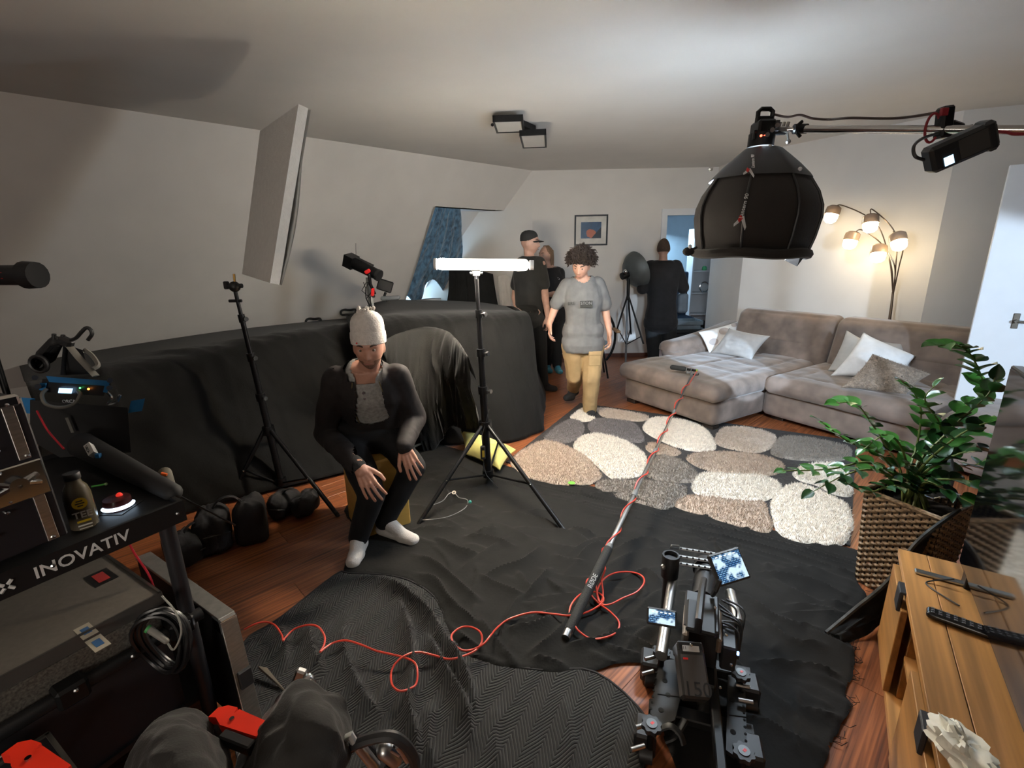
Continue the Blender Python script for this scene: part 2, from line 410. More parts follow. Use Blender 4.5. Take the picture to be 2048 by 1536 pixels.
# next room seen through the doorway
nr = MB(); nr.box((2.9, 10.2, 1.4), (4.4, .1, 2.8)); nr.box((5.0, 8.93, 1.4), (.1, 2.66, 2.8)); nr.box((.9, 8.93, 1.4), (.1, 2.66, 2.8))
struct(nr.build('wall_next_room', mat('pale_blue_wall', (.42,.53,.62), .8, var=.03), None, False))
# ================================================================== SOFA
def suede(name, c): return mat(name, c, .85, var=.34, scale=6, bump=.3, bscale=35, sheen=.35)
sm_ = suede('brown_grey_suede', (.185,.138,.112))
sofa = thing('corner_sofa', 'large brown-grey suede corner sofa with a chaise on its left', 'sofa', (SK[0],SK[1],0), SA)
def seat_disp(sx, sy, hx, hy, amp=.02, seam=.012):
    def f(Q, U):
        Q = Q.copy(); top = U[:,2] > .3
        w = np.clip((1-np.abs(U[:,0])**6), 0, 1)*np.clip((1-np.abs(U[:,1])**6), 0, 1)
        d = fbm(n3(Q[:,0]*3.2+hx, Q[:,1]*3.2+hy, 1.0))*amp
        gx = np.abs(((Q[:,0]/sx)%1)-.5); gy = np.abs(((Q[:,1]/sy)%1)-.5)
        s = np.exp(-((.5-gx)*sx/.018)**2)+np.exp(-((.5-gy)*sy/.018)**2)
        Q[:,2] += np.where(top, w*(.02+d)-seam*np.clip(s,0,1)*w, 0)
        Q += np.where(top[:,None], 0, fbm(n3(Q[:,0]*5, Q[:,1]*5, Q[:,2]*5))[:,None]*.006)
        return Q
    return f
lpart(sofa, 'chaise_base', MB().rbox((-.60,1.0,.17), (1.16,1.92,.25), .05, 10), sm_)
lpart(sofa, 'chaise_cushion', MB().rbox((-.60,.98,.365), (1.25,2.02,.17), .075, 44, seat_disp(.42,.42,0,0)), sm_)
lpart(sofa, 'seat_base', MB().rbox((.66,1.37,.17), (1.36,1.2,.25), .05, 10), sm_)
lpart(sofa, 'seat_cushion', MB().rbox((.665,1.33,.365), (1.32,1.28,.17), .075, 40, seat_disp(.44,.42,3,1)), sm_)
lpart(sofa, 'armrest_base', MB().rbox((1.62,1.33,.17), (.5,1.22,.25), .06, 8), sm_)
lpart(sofa, 'armrest', MB().rbox((1.63,1.25,.385), (.54,1.3,.2), .09, 16, seat_disp(.5,.6,6,2,.015,.004)), sm_)
# low curved arm along the chaise
def arm_disp(Q, U):
    Q = Q.copy(); t = (U[:,1]+1)/2; Q[:,2] += (t**1.5)*.16*(U[:,2]>0); Q[:,0] -= .05*(U[:,2]>0); Q += fbm(n3(Q[:,0]*4,Q[:,1]*4,Q[:,2]*4))[:,None]*.008; return Q
lpart(sofa, 'side_arm', MB().rbox((-1.16,1.33,.5), (.26,1.3,.2), .085, 16, arm_disp), sm_)
def back_disp(seed):
    def f(Q, U):
        Q = Q.copy(); front = U[:,1] < 0; t = (U[:,2]+1)/2
        Q[:,1] += t*.17
        w = np.clip(1-np.abs(U[:,0])**8,0,1)*np.clip(1-np.abs(U[:,2])**8,0,1)
        gx = np.abs(((Q[:,0]/.46+.2)%1)-.5); s = np.exp(-((.5-gx)*.46/.016)**2)+np.exp(-((Q[:,2]+.02)/.014)**2)
        Q[:,1] -= np.where(front, w*(.03+fbm(n3(Q[:,0]*4+seed,Q[:,2]*4,seed))*.02-.012*np.clip(s,0,1)), 0)
        return Q
    return f
for nm, x0, x1, sd in (('left', -1.04, .06, 1), ('right', .075, 1.86, 5)):
    lpart(sofa, 'backrest', MB().rbox(((x0+x1)/2, 1.73, .645), (x1-x0, .27, .57), .08, 26, back_disp(sd)), sm_)
for (x,y) in ((-1.1,.12),(-.1,.12),(-1.1,1.85),(.1,.9),(1.2,.9),(1.75,.9),(1.75,1.85)):
    lpart(sofa, 'foot', MB().box((x,y,.022),(.12,.09,.044),bev=.004), mat('dark_wood_foot', (.03,.022,.018), .4), False)

# ------------------------------------------------------------------ cushions
def pillow_from(name, label, px, z0, lean, th, m, ruffle=.01, seed=0, n=34, group=None):
    BL = G(*px[0], z0); BR = G(*px[1], z0); e = (BR-BL); e = e/np.linalg.norm(e); aw = np.array([-e[1], e[0], 0]);
    if aw @ (BL-CAMP) < 0: aw = -aw
    up = np.array([0,0,1])*math.cos(R_(lean))+aw*math.sin(R_(lean)); nn = np.cross(e, up)
    TRt = PL(*px[2], BL, nn); TLt = PL(*px[3], BL, nn)
    nn = nn/np.linalg.norm(nn); c0 = (BL+BR+TRt+TLt)/4
    u = np.linspace(-1,1,n); Ug, Vg = np.meshgrid(u, u, indexing='ij')
    pin = 1-.09*(1-Vg**2)*np.abs(Ug)**1.5; pin2 = 1-.09*(1-Ug**2)*np.abs(Vg)**1.5
    a = (Ug*pin+1)/2; b = (Vg*pin2+1)/2
    base = (BL[None,None]*((1-a)*(1-b))[...,None]+BR*(a*(1-b))[...,None]+TRt*(a*b)[...,None]+TLt*((1-a)*b)[...,None])
    hgt = th*((1-np.abs(Ug)**2.6)*(1-np.abs(Vg)**2.6))**.5
    wr = fbm(n3(Ug*2.2+seed, Vg*2.2, seed*1.7))*ruffle+ridge(n3(Ug*1.3+seed*2, Vg*3.5, seed))*ruffle*.6
    edge = (1-np.abs(Ug)**4)*(1-np.abs(Vg)**4)
    mb = MB(); F1 = base+nn*(hgt+wr*edge)[...,None]; F2 = base-nn*(hgt)[...,None]
    mb.grid(F1-c0); mb.grid(F2-c0, flip=True)
    o = mb.build(name, m); o.location = c0
    # weld the rim
    bm = bmesh.new(); bm.from_mesh(o.data); bmesh.ops.remove_doubles(bm, verts=bm.verts, dist=1e-4); bmesh.ops.recalc_face_normals(bm, faces=bm.faces); bm.to_mesh(o.data); bm.free()
    return tag(o, label, 'cushion', group), (c0, nn, e, up, base, hgt)
linen = lambda nm, c, b=.2: mat(nm, c, .9, var=.08, scale=12, bump=b, bscale=140, sheen=.2)
cm, cinf = pillow_from('cushion', 'white cushion printed with pale beige circles beside the chaise arm', [(1418,706),(1476,697),(1478,642),(1396,664)], .46, 30, .055, linen('white_linen', (.72,.71,.70)), seed=1)
# printed circles, sewn on as thin discs that follow the front of the cushion
c0, nn, e_, up_, base_, hg_ = cinf
pm = linen('beige_print', (.42,.37,.35))
for (a, b, r) in ((.16,.40,.055),(.50,.74,.060),(.82,.9,.04),(.42,.16,.05)):
    n_ = base_.shape[0]; mbp = MB(); P = []
    for i in range(9):
        for k in range(20):
            rr = r*i/8; t = 2*math.pi*k/20; q = (a+rr*math.cos(t)*2.2, b+rr*math.sin(t)*2.6); q = (min(max(q[0],.02),.98), min(max(q[1],.02),.98))
            fi, fj = q[0]*(n_-1), q[1]*(n_-1); i0, j0 = min(int(fi), n_-2), min(int(fj), n_-2); fx, fy = fi-i0, fj-j0
            def bl(A): return A[i0,j0]*(1-fx)*(1-fy)+A[i0+1,j0]*fx*(1-fy)+A[i0,j0+1]*(1-fx)*fy+A[i0+1,j0+1]*fx*fy
            P.append(bl(base_)+nn*(bl(hg_)+.0075)-c0)
    mbp.add([tuple(p) for p in P], [(i*20+k, i*20+(k+1)%20, (i+1)*20+(k+1)%20, (i+1)*20+k) for i in range(8) for k in range(20)])
    mbp.build('printed_circle', pm, cm)
pillow_from('cushion', 'crumpled pale grey cushion in front of the white circle-printed cushion', [(1421,706),(1503,721),(1541,672),(1458,656)], .46, 22, .06, linen('pale_grey_linen', (.40,.385,.37)), .018, 2)
pillow_from('cushion', 'beige-grey cushion leaning on the backrest behind the bright white cushion', [(1655,742),(1745,757),(1780,700),(1693,660)], .46, 30, .06, linen('beige_grey_linen', (.46,.44,.41)), .012, 3)
pillow_from('cushion', 'thin grey cushion lying behind the bright white cushion, only its rim showing', [(1735,745),(1830,752),(1803,688),(1725,674)], .50, 38, .04, linen('mid_grey_linen', (.33,.31,.29)), .01, 4)
pillow_from('cushion', 'bright white cushion standing behind the fluffy beige cushion', [(1660,752),(1805,762),(1832,712),(1727,664)], .46, 34, .075, linen('bright_white_linen', (.80,.79,.78)), .016, 5)
fl, finf = pillow_from('cushion', 'fluffy long-haired beige cushion at the front of the sofa', [(1682,775),(1812,790),(1862,748),(1745,708)], .46, 42, .07, mat('fluffy_beige', (.40,.31,.235), .95, var=.3, scale=60, bump=.8, bscale=180, sheen=.3), .012, 6)
c0, nn, e_, up_, base_, hg_ = finf
hm = MB(); rr_ = random.Random(4); nb = base_.shape[0]
for k in range(5200):
    i, j = rr_.randrange(nb-1), rr_.randrange(nb-1); a, b = rr_.random(), rr_.random()
    def bl(A): return A[i,j]*(1-a)*(1-b)+A[i+1,j]*a*(1-b)+A[i,j+1]*(1-a)*b+A[i+1,j+1]*a*b
    p = bl(base_)+nn*(bl(hg_)+.004)-c0; q = p+nn*(.012+.01*rr_.random())+(e_*rr_.uniform(-1,1)-up_*rr_.uniform(-.2,1))*.018; w = e_*.0018
    hm.add([tuple(p-w), tuple(p+w), tuple(q)], [(0,1,2)])
hp_ = hm.build('fluff', MATS['fluffy_beige'], fl, False); hp_['kind'] = 'stuff'

# ================================================================== RUG
RZ = .012
def rzp(x, y): return G(1000+x*.35156, 780+y*.35156, .02)
rb = [G(1160,808), G(1012,926), G(1700,1094), G(1712,884)]
rc = sum(rb)/4
rug = thing('rug', 'shaggy rug with cream, beige and grey pebble shapes on a charcoal ground', 'rug', (rc[0],rc[1],0))
bp = resample(np.array([(q-rc)[:2] for q in rb+[rb[0]]]), 5)
mb = MB(); mb.prism([tuple((q-rc)[:2]) for q in (rb[0],rb[1],rb[2],rb[3])], .0005, RZ)
lpart(rug, 'ground_weave', mb, mat('charcoal_rug', (.035,.032,.032), .95, var=.3, scale=50, bump=.8, bscale=160), False)
PEB = [
 ('c',[(400,160),(430,125),(480,100),(510,120),(540,155),(520,172),(460,178)]),
 ('b',[(550,105),(620,106),(760,128),(850,152),(810,175),(700,170),(600,155),(560,130)]),
 ('d',[(250,270),(330,200),(400,168),(460,180),(480,220),(450,270),(380,298),(300,292)]),
 ('d',[(500,205),(530,168),(620,165),(740,180),(790,210),(822,285),(760,295),(640,270),(530,240)]),
 ('c',[(812,210),(850,165),(930,155),(1080,180),(1180,230),(1230,320),(1180,348),(1040,335),(900,280),(830,240)]),
 ('b',[(1222,270),(1270,215),(1400,213),(1520,238),(1572,268),(1540,330),(1450,355),(1320,335),(1240,310)]),
 ('g',[(1540,345),(1590,270),(1700,265),(1850,288),(1990,326),(1980,390),(1800,402),(1640,390),(1560,370)]),
 ('t',[(60,400),(130,340),(230,290),(330,300),(480,370),(575,470),(570,500),(500,535),(350,540),(180,505),(90,450)]),
 ('c',[(418,310),(470,260),(580,248),(720,290),(810,350),(838,400),(810,480),(700,502),(630,500),(540,420),(440,350)]),
 ('t',[(828,320),(860,300),(950,315),(1025,350),(1010,370),(930,372),(850,350)]),
 ('t',[(1062,380),(1120,358),(1250,350),(1450,365),(1580,400),(1622,440),(1560,480),(1400,485),(1180,455),(1080,410)]),
 ('g',[(835,470),(880,385),(950,372),(1050,410),(1128,480),(1090,522),(960,520),(860,500)]),
 ('g',[(540,545),(580,512),(700,508),(900,518),(1050,545),(1060,590),(1010,640),(950,680),(800,650),(620,600)]),
 ('c',[(1090,540),(1140,475),(1300,473),(1500,488),(1600,540),(1550,610),(1460,632),(1280,620),(1120,590)]),
 ('t',[(990,655),(1060,602),(1200,608),(1400,633),(1500,635),(1530,700),(1550,800),(1440,800),(1280,750),(1100,700)]),
 ('c',[(1665,470),(1720,430),(1850,412),(1960,430),(2000,520),(2000,600),(1900,590),(1800,540),(1700,510)]),
 ('c',[(1540,640),(1580,570),(1680,530),(1800,560),(1975,650),(2005,720),(2005,800),(1940,880),(1750,870),(1590,820),(1545,700)]),
]
pc = {'c':(.77,.70,.61), 'b':(.55,.455,.37), 't':(.46,.36,.28), 'd':(.19,.17,.165), 'g':(.25,.215,.18)}
rr_ = random.Random(11)
def inside(poly, X, Y):
    r = np.zeros(X.shape, bool); n = len(poly); j = n-1
    for i in range(n):
        xi, yi = poly[i][:2]; xj, yj = poly[j][:2]
        r ^= ((yi > Y) != (yj > Y)) & (X < (xj-xi)*(Y-yi)/(yj-yi+1e-12)+xi); j = i
    return r
def near_poly(poly, P):
    A = np.array([p[:2] for p in poly]); B = np.roll(A, -1, 0); best = np.full(len(P), 1e9); bp_ = P.copy()
    for a, b in zip(A, B):
        d = b-a; t = np.clip(((P-a)@d)/(d@d+1e-12), 0, 1); q = a+t[:,None]*d; dist = np.linalg.norm(P-q, axis=1); m_ = dist < best
        best[m_] = dist[m_]; bp_[m_] = q[m_]
    return bp_, best
def poly_grid(poly, step, zf, thick=0.0):
    """a sheet over a ground polygon; rim verts snapped onto the outline; zf(X,Y,dist_to_rim) gives the height"""
    poly = np.array([p[:2] for p in poly]); x0, y0 = poly.min(0)-step; x1, y1 = poly.max(0)+step
    xs = np.arange(x0, x1, step); ys = np.arange(y0, y1, step); X, Y = np.meshgrid(xs, ys, indexing='ij')
    ins = inside(poly, X, Y); nx, ny = X.shape
    cell = ins[:-1,:-1]|ins[1:,:-1]|ins[:-1,1:]|ins[1:,1:]
    # keep cells with at least two corners inside
    cnt = ins[:-1,:-1].astype(int)+ins[1:,:-1]+ins[:-1,1:]+ins[1:,1:]; cell = cnt >= 2
    used = np.zeros((nx,ny), bool)
    for a in (0,1):
        for b in (0,1): used[a:nx-1+a, b:ny-1+b] |= cell
    P = np.stack([X[used], Y[used]], -1); idx = -np.ones((nx,ny), int); idx[used] = np.arange(used.sum())
    q, dist = near_poly(poly, P); out = ~ins[used]; P[out] = q[out]; dist[out] = 0
    close = (dist < step*.45); P[close] = q[close]; dist[close] = 0
    Z = zf(P[:,0], P[:,1], dist); I, J = np.nonzero(cell)
    F = [(idx[i,j], idx[i+1,j], idx[i+1,j+1], idx[i,j+1]) for i, j in zip(I, J)]
    return np.c_[P, Z], F
for t, pts in PEB:
    poly = resample(catmull([rzp(*p)[:2] for p in pts], 6, True), 60)
    sd = rr_.random()*50
    VV, FF = poly_grid(poly, .012, lambda X, Y, d: .010+.017*np.clip(d/.02,0,1)**.5+fbm(n3(X*45+sd,Y*45,sd))*.006*np.clip(d/.01,0,1))
    mb = MB(); mb.add([tuple(v-np.array([rc[0],rc[1],0])) for v in VV], FF); mp_ = MB()
    nf = int(len(FF)*2.6)
    for k in range(nf):
        f = FF[rr_.randrange(len(FF))]; p = VV[f[0]]+(VV[f[2]]-VV[f[0]])*rr_.random(); p = p-np.array([rc[0],rc[1],0])
        a = rr_.uniform(0,6.28); w = np.array([math.cos(a),math.sin(a),0])*.003; q = p+np.array([rr_.uniform(-.010,.010), rr_.uniform(-.010,.010), .012+rr_.random()*.008])
        mp_.add([tuple(p-w), tuple(p+w), tuple(q)], [(0,1,2)])
    cf = rr_.uniform(.92,1.08); col = tuple(c*cf for c in pc[t])
    o = lpart(rug, 'pebble', mb, mat('rug_pile_'+t+str(int(sd*10)), col, .95, var=.16, scale=40, bump=.5, bscale=120, sheen=.2), True); o = mp_.build('shaggy_pile', o.data.materials[0], o, False); o['kind'] = 'stuff'
# ================================================================== BLACK CLOTHS AND MOVING BLANKET
blackm = mat('black_molton', (.0062,.006,.0056), .92, var=.25, scale=6, bump=.3, bscale=90, sheen=.05, spec=.25)
floorcm = mat('black_floor_cloth', (.0085,.008,.007), .85, var=.25, scale=5, bump=.25, bscale=70, sheen=.03, spec=.25)
def cloth_obj(name, label, P, m, extra=None, cat='cloth', thick=.004):
    c = P.reshape(-1,3).mean(0); c[2] = max(0, P[...,2].min()); mb = MB(); mb.grid(P-c); o = mb.build(name, m); o.location = c
    md = o.modifiers.new('t','SOLIDIFY'); md.thickness = thick; md.offset = 0
    return tag(o, label, cat)
def folds(P, amp, fu, fv, seed, v0=0.0, o=3):
    nu, nv = P.shape[:2]; u, v = np.meshgrid(np.linspace(0,1,nu), np.linspace(0,1,nv), indexing='ij')
    w = fbm(n3(u*3+seed, v*2, seed), 2)*.35
    h = ridge(n3(u*fu+w*2+seed, v*fv+w, seed*1.3), o)
    return P+normals(P)*(h*amp*np.clip((v-v0)*5,0,1))[...,None]
# long cloth over the furniture along the sloped wall
fl_ = [G(60,1120), G(180,1085), G(330,1040), G(520,990), G(640,962), G(760,930), G(870,890)]
fr_ = [G(60,800,.95), G(180,770,.95), G(300,738,.95), G(480,700,.95), G(600,676,.95), G(680,662,.95), G(740,655,.95)]
mid = [f*.5+g*.5+np.array([0,0,.02])+(g-f)*np.array([.08,.08,0]) for f, g in zip(fl_, fr_)]
bk_ = [SL(40,735), SL(150,712), SL(280,690), SL(440,666), SL(560,652), SL(650,643), SL(730,636)]
bk_ = [b+np.array([0,0,.02])-NW*.03 for b in bk_]
md2 = [a*.55+b*.45+np.array([0,0,.0]) for a, b in zip(fr_, bk_)]
for p in fl_: p[2] = .012
P = loft([bk_, md2, fr_, mid, fl_], 150, 110)
u, v = np.meshgrid(np.linspace(0,1,150), np.linspace(0,1,110), indexing='ij')
# swag folds: sagging arcs from left up to right
hgt = ridge(n3(u*2.2+v*1.6, v*6.5-u*5.0, .4), 3)*.05*np.clip((v-.45)*4,0,1)+ridge(n3(u*11, v*1.5, 3.0),2)*.03*np.clip((v-.4)*3,0,1)
P = P-normals(P)*hgt[...,None]; P[...,2] = np.maximum(P[...,2], .006)
cloth_obj('draped_cloth', 'long black cloth covering the furniture under the sloped wall behind the seated man', P, blackm)
# covered counter in the middle (behind the tube-light stand)
t0 = [G(700,660,1.0), G(800,650,1.04), G(900,645,1.05), G(1000,640,1.05), G(1058,634,1.05)]
bkc = [SL(690,640)+np.array([0,0,.05])-NW*.05, D(760,603,5.9), D(860,601,6.2), D(950,604,6.3), D(1010,612,5.9)]
f0 = [G(790,905), G(870,893), G(950,890), G(1030,884), G(1088,862)]
for q in f0: q[2] = .012
m0 = [a*.45+b*.55+(b-a)*np.array([.0,.0,0])+np.array([0,-.06,0]) for a, b in zip(f0, t0)]
P = loft([bkc, [a*.5+b*.5 for a,b in zip(bkc,t0)], t0, m0, f0], 110, 110)
u, v = np.meshgrid(np.linspace(0,1,110), np.linspace(0,1,110), indexing='ij')
hgt = ridge(n3(u*7+.3*np.sin(v*4), v*1.6+u*2.5, 1.7),3)*.035*np.clip((v-.42)*4,0,1)
P = P-normals(P)*hgt[...,None]; P[...,2] = np.maximum(P[...,2], .006)
cloth_obj('draped_cloth', 'black cloth hanging from the high counter beside the man in the grey shirt', P, blackm)
# dark cloth hung up behind the tube light
P_ = loft([[D(898,528,6.45),D(925,535,6.42),D(955,540,6.42),D(986,548,6.45)], [D(896,580,6.4),D(925,585,6.36),D(958,588,6.38),D(993,592,6.4)], [D(890,622,6.3),D(925,626,6.25),D(960,630,6.25),D(1002,634,6.25)]], 60, 30); P_ = folds(P_, .03, 8, .7, 5.5)
cloth_obj('hung_cloth', 'black cloth hung upright behind the tube light beside the skylight curtain', P_, blackm)
# its side, towards the people
ts = [G(1058,634,1.05), G(1040,622,1.05)*.4+D(1025,610,6.1)*.6, D(1010,612,5.9)]
fs = [G(1088,862), G(1094,800), G(1094,766)]
for q in fs: q[2] = .012
P = loft([ts, [a*.5+b*.5 for a,b in zip(ts,fs)], fs], 40, 60); P = folds(P, .03, 4, 1, 2.2)
P[...,2] = np.maximum(P[...,2], .006)
cloth_obj('draped_cloth', 'side fall of black cloth at the end of the high counter near the capped man', P, blackm)
# cloth thrown over a chair, right of the seated man
c_t = [G(752,690,1.02), G(800,668,1.05), G(850,657,1.06), G(888,664,1.05), G(915,685,1.02), G(936,715,.98)]
c_k = [p+np.array([.03,.20,-.20]) for p in c_t]
c_m = [G(765,790,.56), G(805,795,.56), G(850,792,.56), G(890,780,.57), G(925,785,.56), G(955,800,.54)]
c_b = [G(800,888,.03), G(830,896,.02), G(868,898,.02), G(903,850,.20), G(940,868,.12), G(972,882,.03)]
P = loft([c_k, c_t, c_m, c_b], 90, 90)
u, v = np.meshgrid(np.linspace(0,1,90), np.linspace(0,1,90), indexing='ij')
hgt = (ridge(n3(u*8+.6*v, v*1.1, 4.7),3)*.045+np.clip(1-np.abs(vnoise(n3(u*13+.8*v,v*1.0,8.0)))*4,0,1)*.03)*np.clip((v-.2)*4,0,1)
P = P-normals(P)*hgt[...,None]; P[...,2] = np.maximum(P[...,2], .008)
cloth_obj('draped_cloth', 'dark grey-black cloth thrown over a chair to the right of the seated man', P, mat('black_grey_cloth', (.011,.0105,.0095), .92, var=.2, scale=6, bump=.3, bscale=90, sheen=.1, spec=.25))

# cloth on the floor
fp = [(800,872),(870,888),(940,908),(1046,944),(1176,973),(1341,1012),(1548,1063),(1690,1096),(1722,1112),(1715,1165),(1730,1200),(1672,1262),(1700,1290),(1710,1330),(1692,1385),(1700,1420),(1668,1480),(1645,1540),(1620,1600),(1420,1620),(1330,1490),(1316,1350),(1250,1330),(1180,1345),(1080,1347),(960,1328),(905,1285),(868,1200),(800,1160),(700,1150),(690,1128),(720,1070),(690,1020),(740,960)]
poly = resample(catmull([G(*p)[:2] for p in fp], 5, True), 400)
poly = poly+np.stack([fbm(n3(poly[:,0]*30,poly[:,1]*30,2)), fbm(n3(poly[:,0]*30,poly[:,1]*30,9))],-1)*.012
RU = (rb[2]-rb[1]); RU = RU/np.linalg.norm(RU); RV = np.array([-RU[1],RU[0],0])
CREASE = [[(820,1063),(886,1066),(935,1063)],[(872,1078),(915,1106),(969,1118)],[(923,1078),(980,1083),(1038,1103)],[(955,1164),(1006,1144),(1049,1129),(1089,1092)],[(820,1109),(877,1138),(935,1189),(969,1215)],[(826,1149),(872,1166),(900,1207),(940,1244),(980,1270)],[(992,1270),(1064,1261),(1121,1235)],[(1043,1212),(1078,1169),(1104,1138)],[(1003,1029),(1066,1043),(1118,1058)],[(1135,1063),(1192,1075)],[(1221,1109),(1278,1089),(1330,1092)],[(892,1020),(969,1020)],[(1480,1190),(1560,1250),(1650,1265)],[(1490,1330),(1600,1340),(1690,1360)],[(1500,1150),(1600,1165),(1700,1200)],[(1120,1300),(1200,1290),(1290,1250)],[(900,930),(960,960),(1060,985)],[(1050,1320),(1120,1270),(1160,1200)],[(1510,1230),(1580,1290),(1670,1300)],[(1230,1180),(1290,1150),(1330,1180)],[(860,960),(890,985),(905,1010)],[(1150,1130),(1180,1100),(1215,1090)]]
CREASE = [(catmull([G(*p)[:2] for p in c_],5), 1.0) for c_ in CREASE]
_rc = random.Random(12)
for _ in range(150):
    p_ = np.array(G(_rc.uniform(830,1690), _rc.uniform(960,1480))[:2]); a_ = _rc.gauss(-.45,.55) if _rc.random() < .7 else _rc.uniform(0,3.14); l_ = _rc.uniform(.06,.26); d_ = np.array([math.cos(a_),math.sin(a_)]); n_ = np.array([-d_[1],d_[0]])*_rc.uniform(-.3,.3)
    CREASE.append((catmull([p_-d_*l_, p_+n_*l_, p_+d_*l_],5), _rc.uniform(.25,.75)))
def crease_h(X, Y):
    P = np.stack([X,Y],-1); H = np.zeros(len(X))
    for c_, am in CREASE:
        lo, hi = c_.min(0)-.09, c_.max(0)+.09; m_ = np.nonzero((X > lo[0])&(X < hi[0])&(Y > lo[1])&(Y < hi[1]))[0]
        if not len(m_): continue
        A, B = c_[:-1], c_[1:]; D_ = B-A; t = np.clip(((P[m_,None]-A)*D_).sum(-1)/((D_*D_).sum(-1)+1e-9),0,1); q = A+t[...,None]*D_; r = P[m_,None]-q; ds = np.linalg.norm(r,axis=-1); k = ds.argmin(1); ii = np.arange(len(m_)); d = ds[ii,k]
        sg = np.sign(D_[k,0]*r[ii,k,1]-D_[k,1]*r[ii,k,0]); f = (k+t[ii,k])/len(A); tp = np.clip(np.minimum(f,1-f)*4,0,1)
        prof = np.where(sg > 0, np.exp(-(d/.012)**1.3), np.exp(-(d/.038)**1.2))
        H[m_] = np.maximum(H[m_], am*tp*prof*.036)
    return H
def floor_h(X, Y, d):
    a = X*RU[0]+Y*RU[1]; b = X*RV[0]+Y*RV[1]
    # long folds parallel to the rug edge
    b0 = rb[1]@RV; t = b0-b                                                # distance from the rug's near edge towards the camera
    band = np.exp(-((t-.22)/.16)**2)*np.clip((a-(rb[1]@RU)-.2)*1.5,0,1)
    w1 = fbm(n3(a*1.2,b*1.2,5),2)*.09
    h1 = (np.clip(1-np.abs(vnoise(n3(a*.6,(b+w1)*15,1.0)))*3.5,0,1)*.022+np.clip(1-np.abs(vnoise(n3(a*.8,(b+w1)*24,6.0)))*4,0,1)*.012)*band
    w2 = fbm(n3(X*2.2,Y*2.2,8),3)*.5
    c = X*.78+Y*.62; e = -X*.62+Y*.78
    h2 = np.clip(ridge(n3(c*1.6+w2, e*5.0+w2*1.4, 3.0),2)-.15,0,1)*.006*(1-.75*band)
    cr = lambda p, k: np.clip(1-np.abs(vnoise(p))*k,0,1)**1.5
    h3 = crease_h(X, Y)+fbm(n3(X*9,Y*9,2.0),3)*.004
    edge = np.clip(d/.05,0,1)
    return .007+(h1+h2+h3*(1-.7*band))*(.25+.75*edge)+.006*(d>.005)
VV, FF = poly_grid(poly, .010, floor_h)
c = np.array([poly[:,0].mean(), poly[:,1].mean(), 0]); mb = MB(); mb.add([tuple(p-c) for p in VV], FF)
fc = mb.build('floor_cloth', floorcm); fc.location = c; tag(fc, 'wrinkled black cloth spread over the floor between the rug and the quilted blanket', 'cloth')
# frayed threads along its right edge
th = MB(); rr_ = random.Random(5)
for k in range(70):
    i = rr_.randrange(150, 235); p = poly[i%400]; q0 = np.array([p[0],p[1],.012])-c; a = rr_.uniform(-1.2,1.0); L = rr_.uniform(.02,.06)
    th.tube([q0, q0+np.array([math.cos(a),math.sin(a),0])*L*.5+np.array([0,0,.004]), q0+np.array([math.cos(a+.8),math.sin(a+.8),0])*L+np.array([0,0,-.006])], .0012, 4)
o = th.build('frayed_threads', floorcm, fc); o['kind'] = 'stuff'

# quilted moving blanket with zigzag stitching
qm = bpy.data.materials.new('quilted_blanket'); qm.use_nodes = True; N = qm.node_tree.nodes; L = qm.node_tree.links; b = N['Principled BSDF']
def mth(op, a, b_=None):
    n = N.new('ShaderNodeMath'); n.operation = op
    for i, x in enumerate((a, b_)):
        if x is None: continue
        if isinstance(x, (int, float)): n.inputs[i].default_value = x
        else: L.new(x, n.inputs[i])
    return n.outputs[0]
tc = N.new('ShaderNodeTexCoord'); mp = N.new('ShaderNodeMapping'); mp.inputs['Rotation'].default_value = (0,0,R_(28)); L.new(tc.outputs['Object'], mp.inputs[0])
wn_ = N.new('ShaderNodeTexNoise'); wn_.inputs['Scale'].default_value = 5; L.new(mp.outputs[0], wn_.inputs[0])
sx = N.new('ShaderNodeSeparateXYZ'); L.new(mp.outputs[0], sx.inputs[0])
xw = mth('ADD', sx.outputs[0], mth('MULTIPLY', wn_.outputs['Fac'], .03)); zig = mth('PINGPONG', xw, .055)
tt = mth('ADD', sx.outputs[1], mth('MULTIPLY', zig, 1.5)); ln = mth('PINGPONG', tt, .0095)
st = mth('LESS_THAN', ln, .0012); gv = mth('MINIMUM', mth('DIVIDE', ln, .006), 1.0)
mx = N.new('ShaderNodeMix'); mx.data_type = 'RGBA'; L.new(st, mx.inputs[0]); mx.inputs[6].default_value = (.011,.0105,.0105,1); mx.inputs[7].default_value = (.13,.125,.12,1)
L.new(mx.outputs[2], b.inputs['Base Color']); b.inputs['Roughness'].default_value = .9; b.inputs['Sheen Weight'].default_value = .06
bp_ = N.new('ShaderNodeBump'); bp_.inputs['Strength'].default_value = .9; bp_.inputs['Distance'].default_value = .008; L.new(gv, bp_.inputs['Height']); L.new(bp_.outputs[0], b.inputs['Normal'])
qp = [(488,1290),(560,1240),(672,1152),(700,1150),(800,1158),(870,1198),(910,1280),(965,1322),(1080,1344),(1190,1348),(1296,1446),(1285,1540),(1260,1640),(900,1720),(560,1660),(470,1480),(500,1380)]
poly = resample(catmull([G(*p)[:2] for p in qp], 4, True), 240)
QCR = [[(700,1152),(780,1178),(850,1230),(900,1300),(940,1380),(960,1460)],[(785,1170),(815,1250),(830,1330),(822,1420),(838,1500),(830,1600)],[(850,1260),(880,1330),(930,1420),(950,1500)],[(618,1250),(630,1310),(650,1360)],[(700,1220),(690,1300),(730,1400),(780,1450)],[(870,1400),(860,1480),(870,1560)],[(560,1250),(575,1300),(570,1350)],[(1000,1400),(990,1480),(1010,1560)],[(1120,1380),(1140,1460),(1150,1540)]]
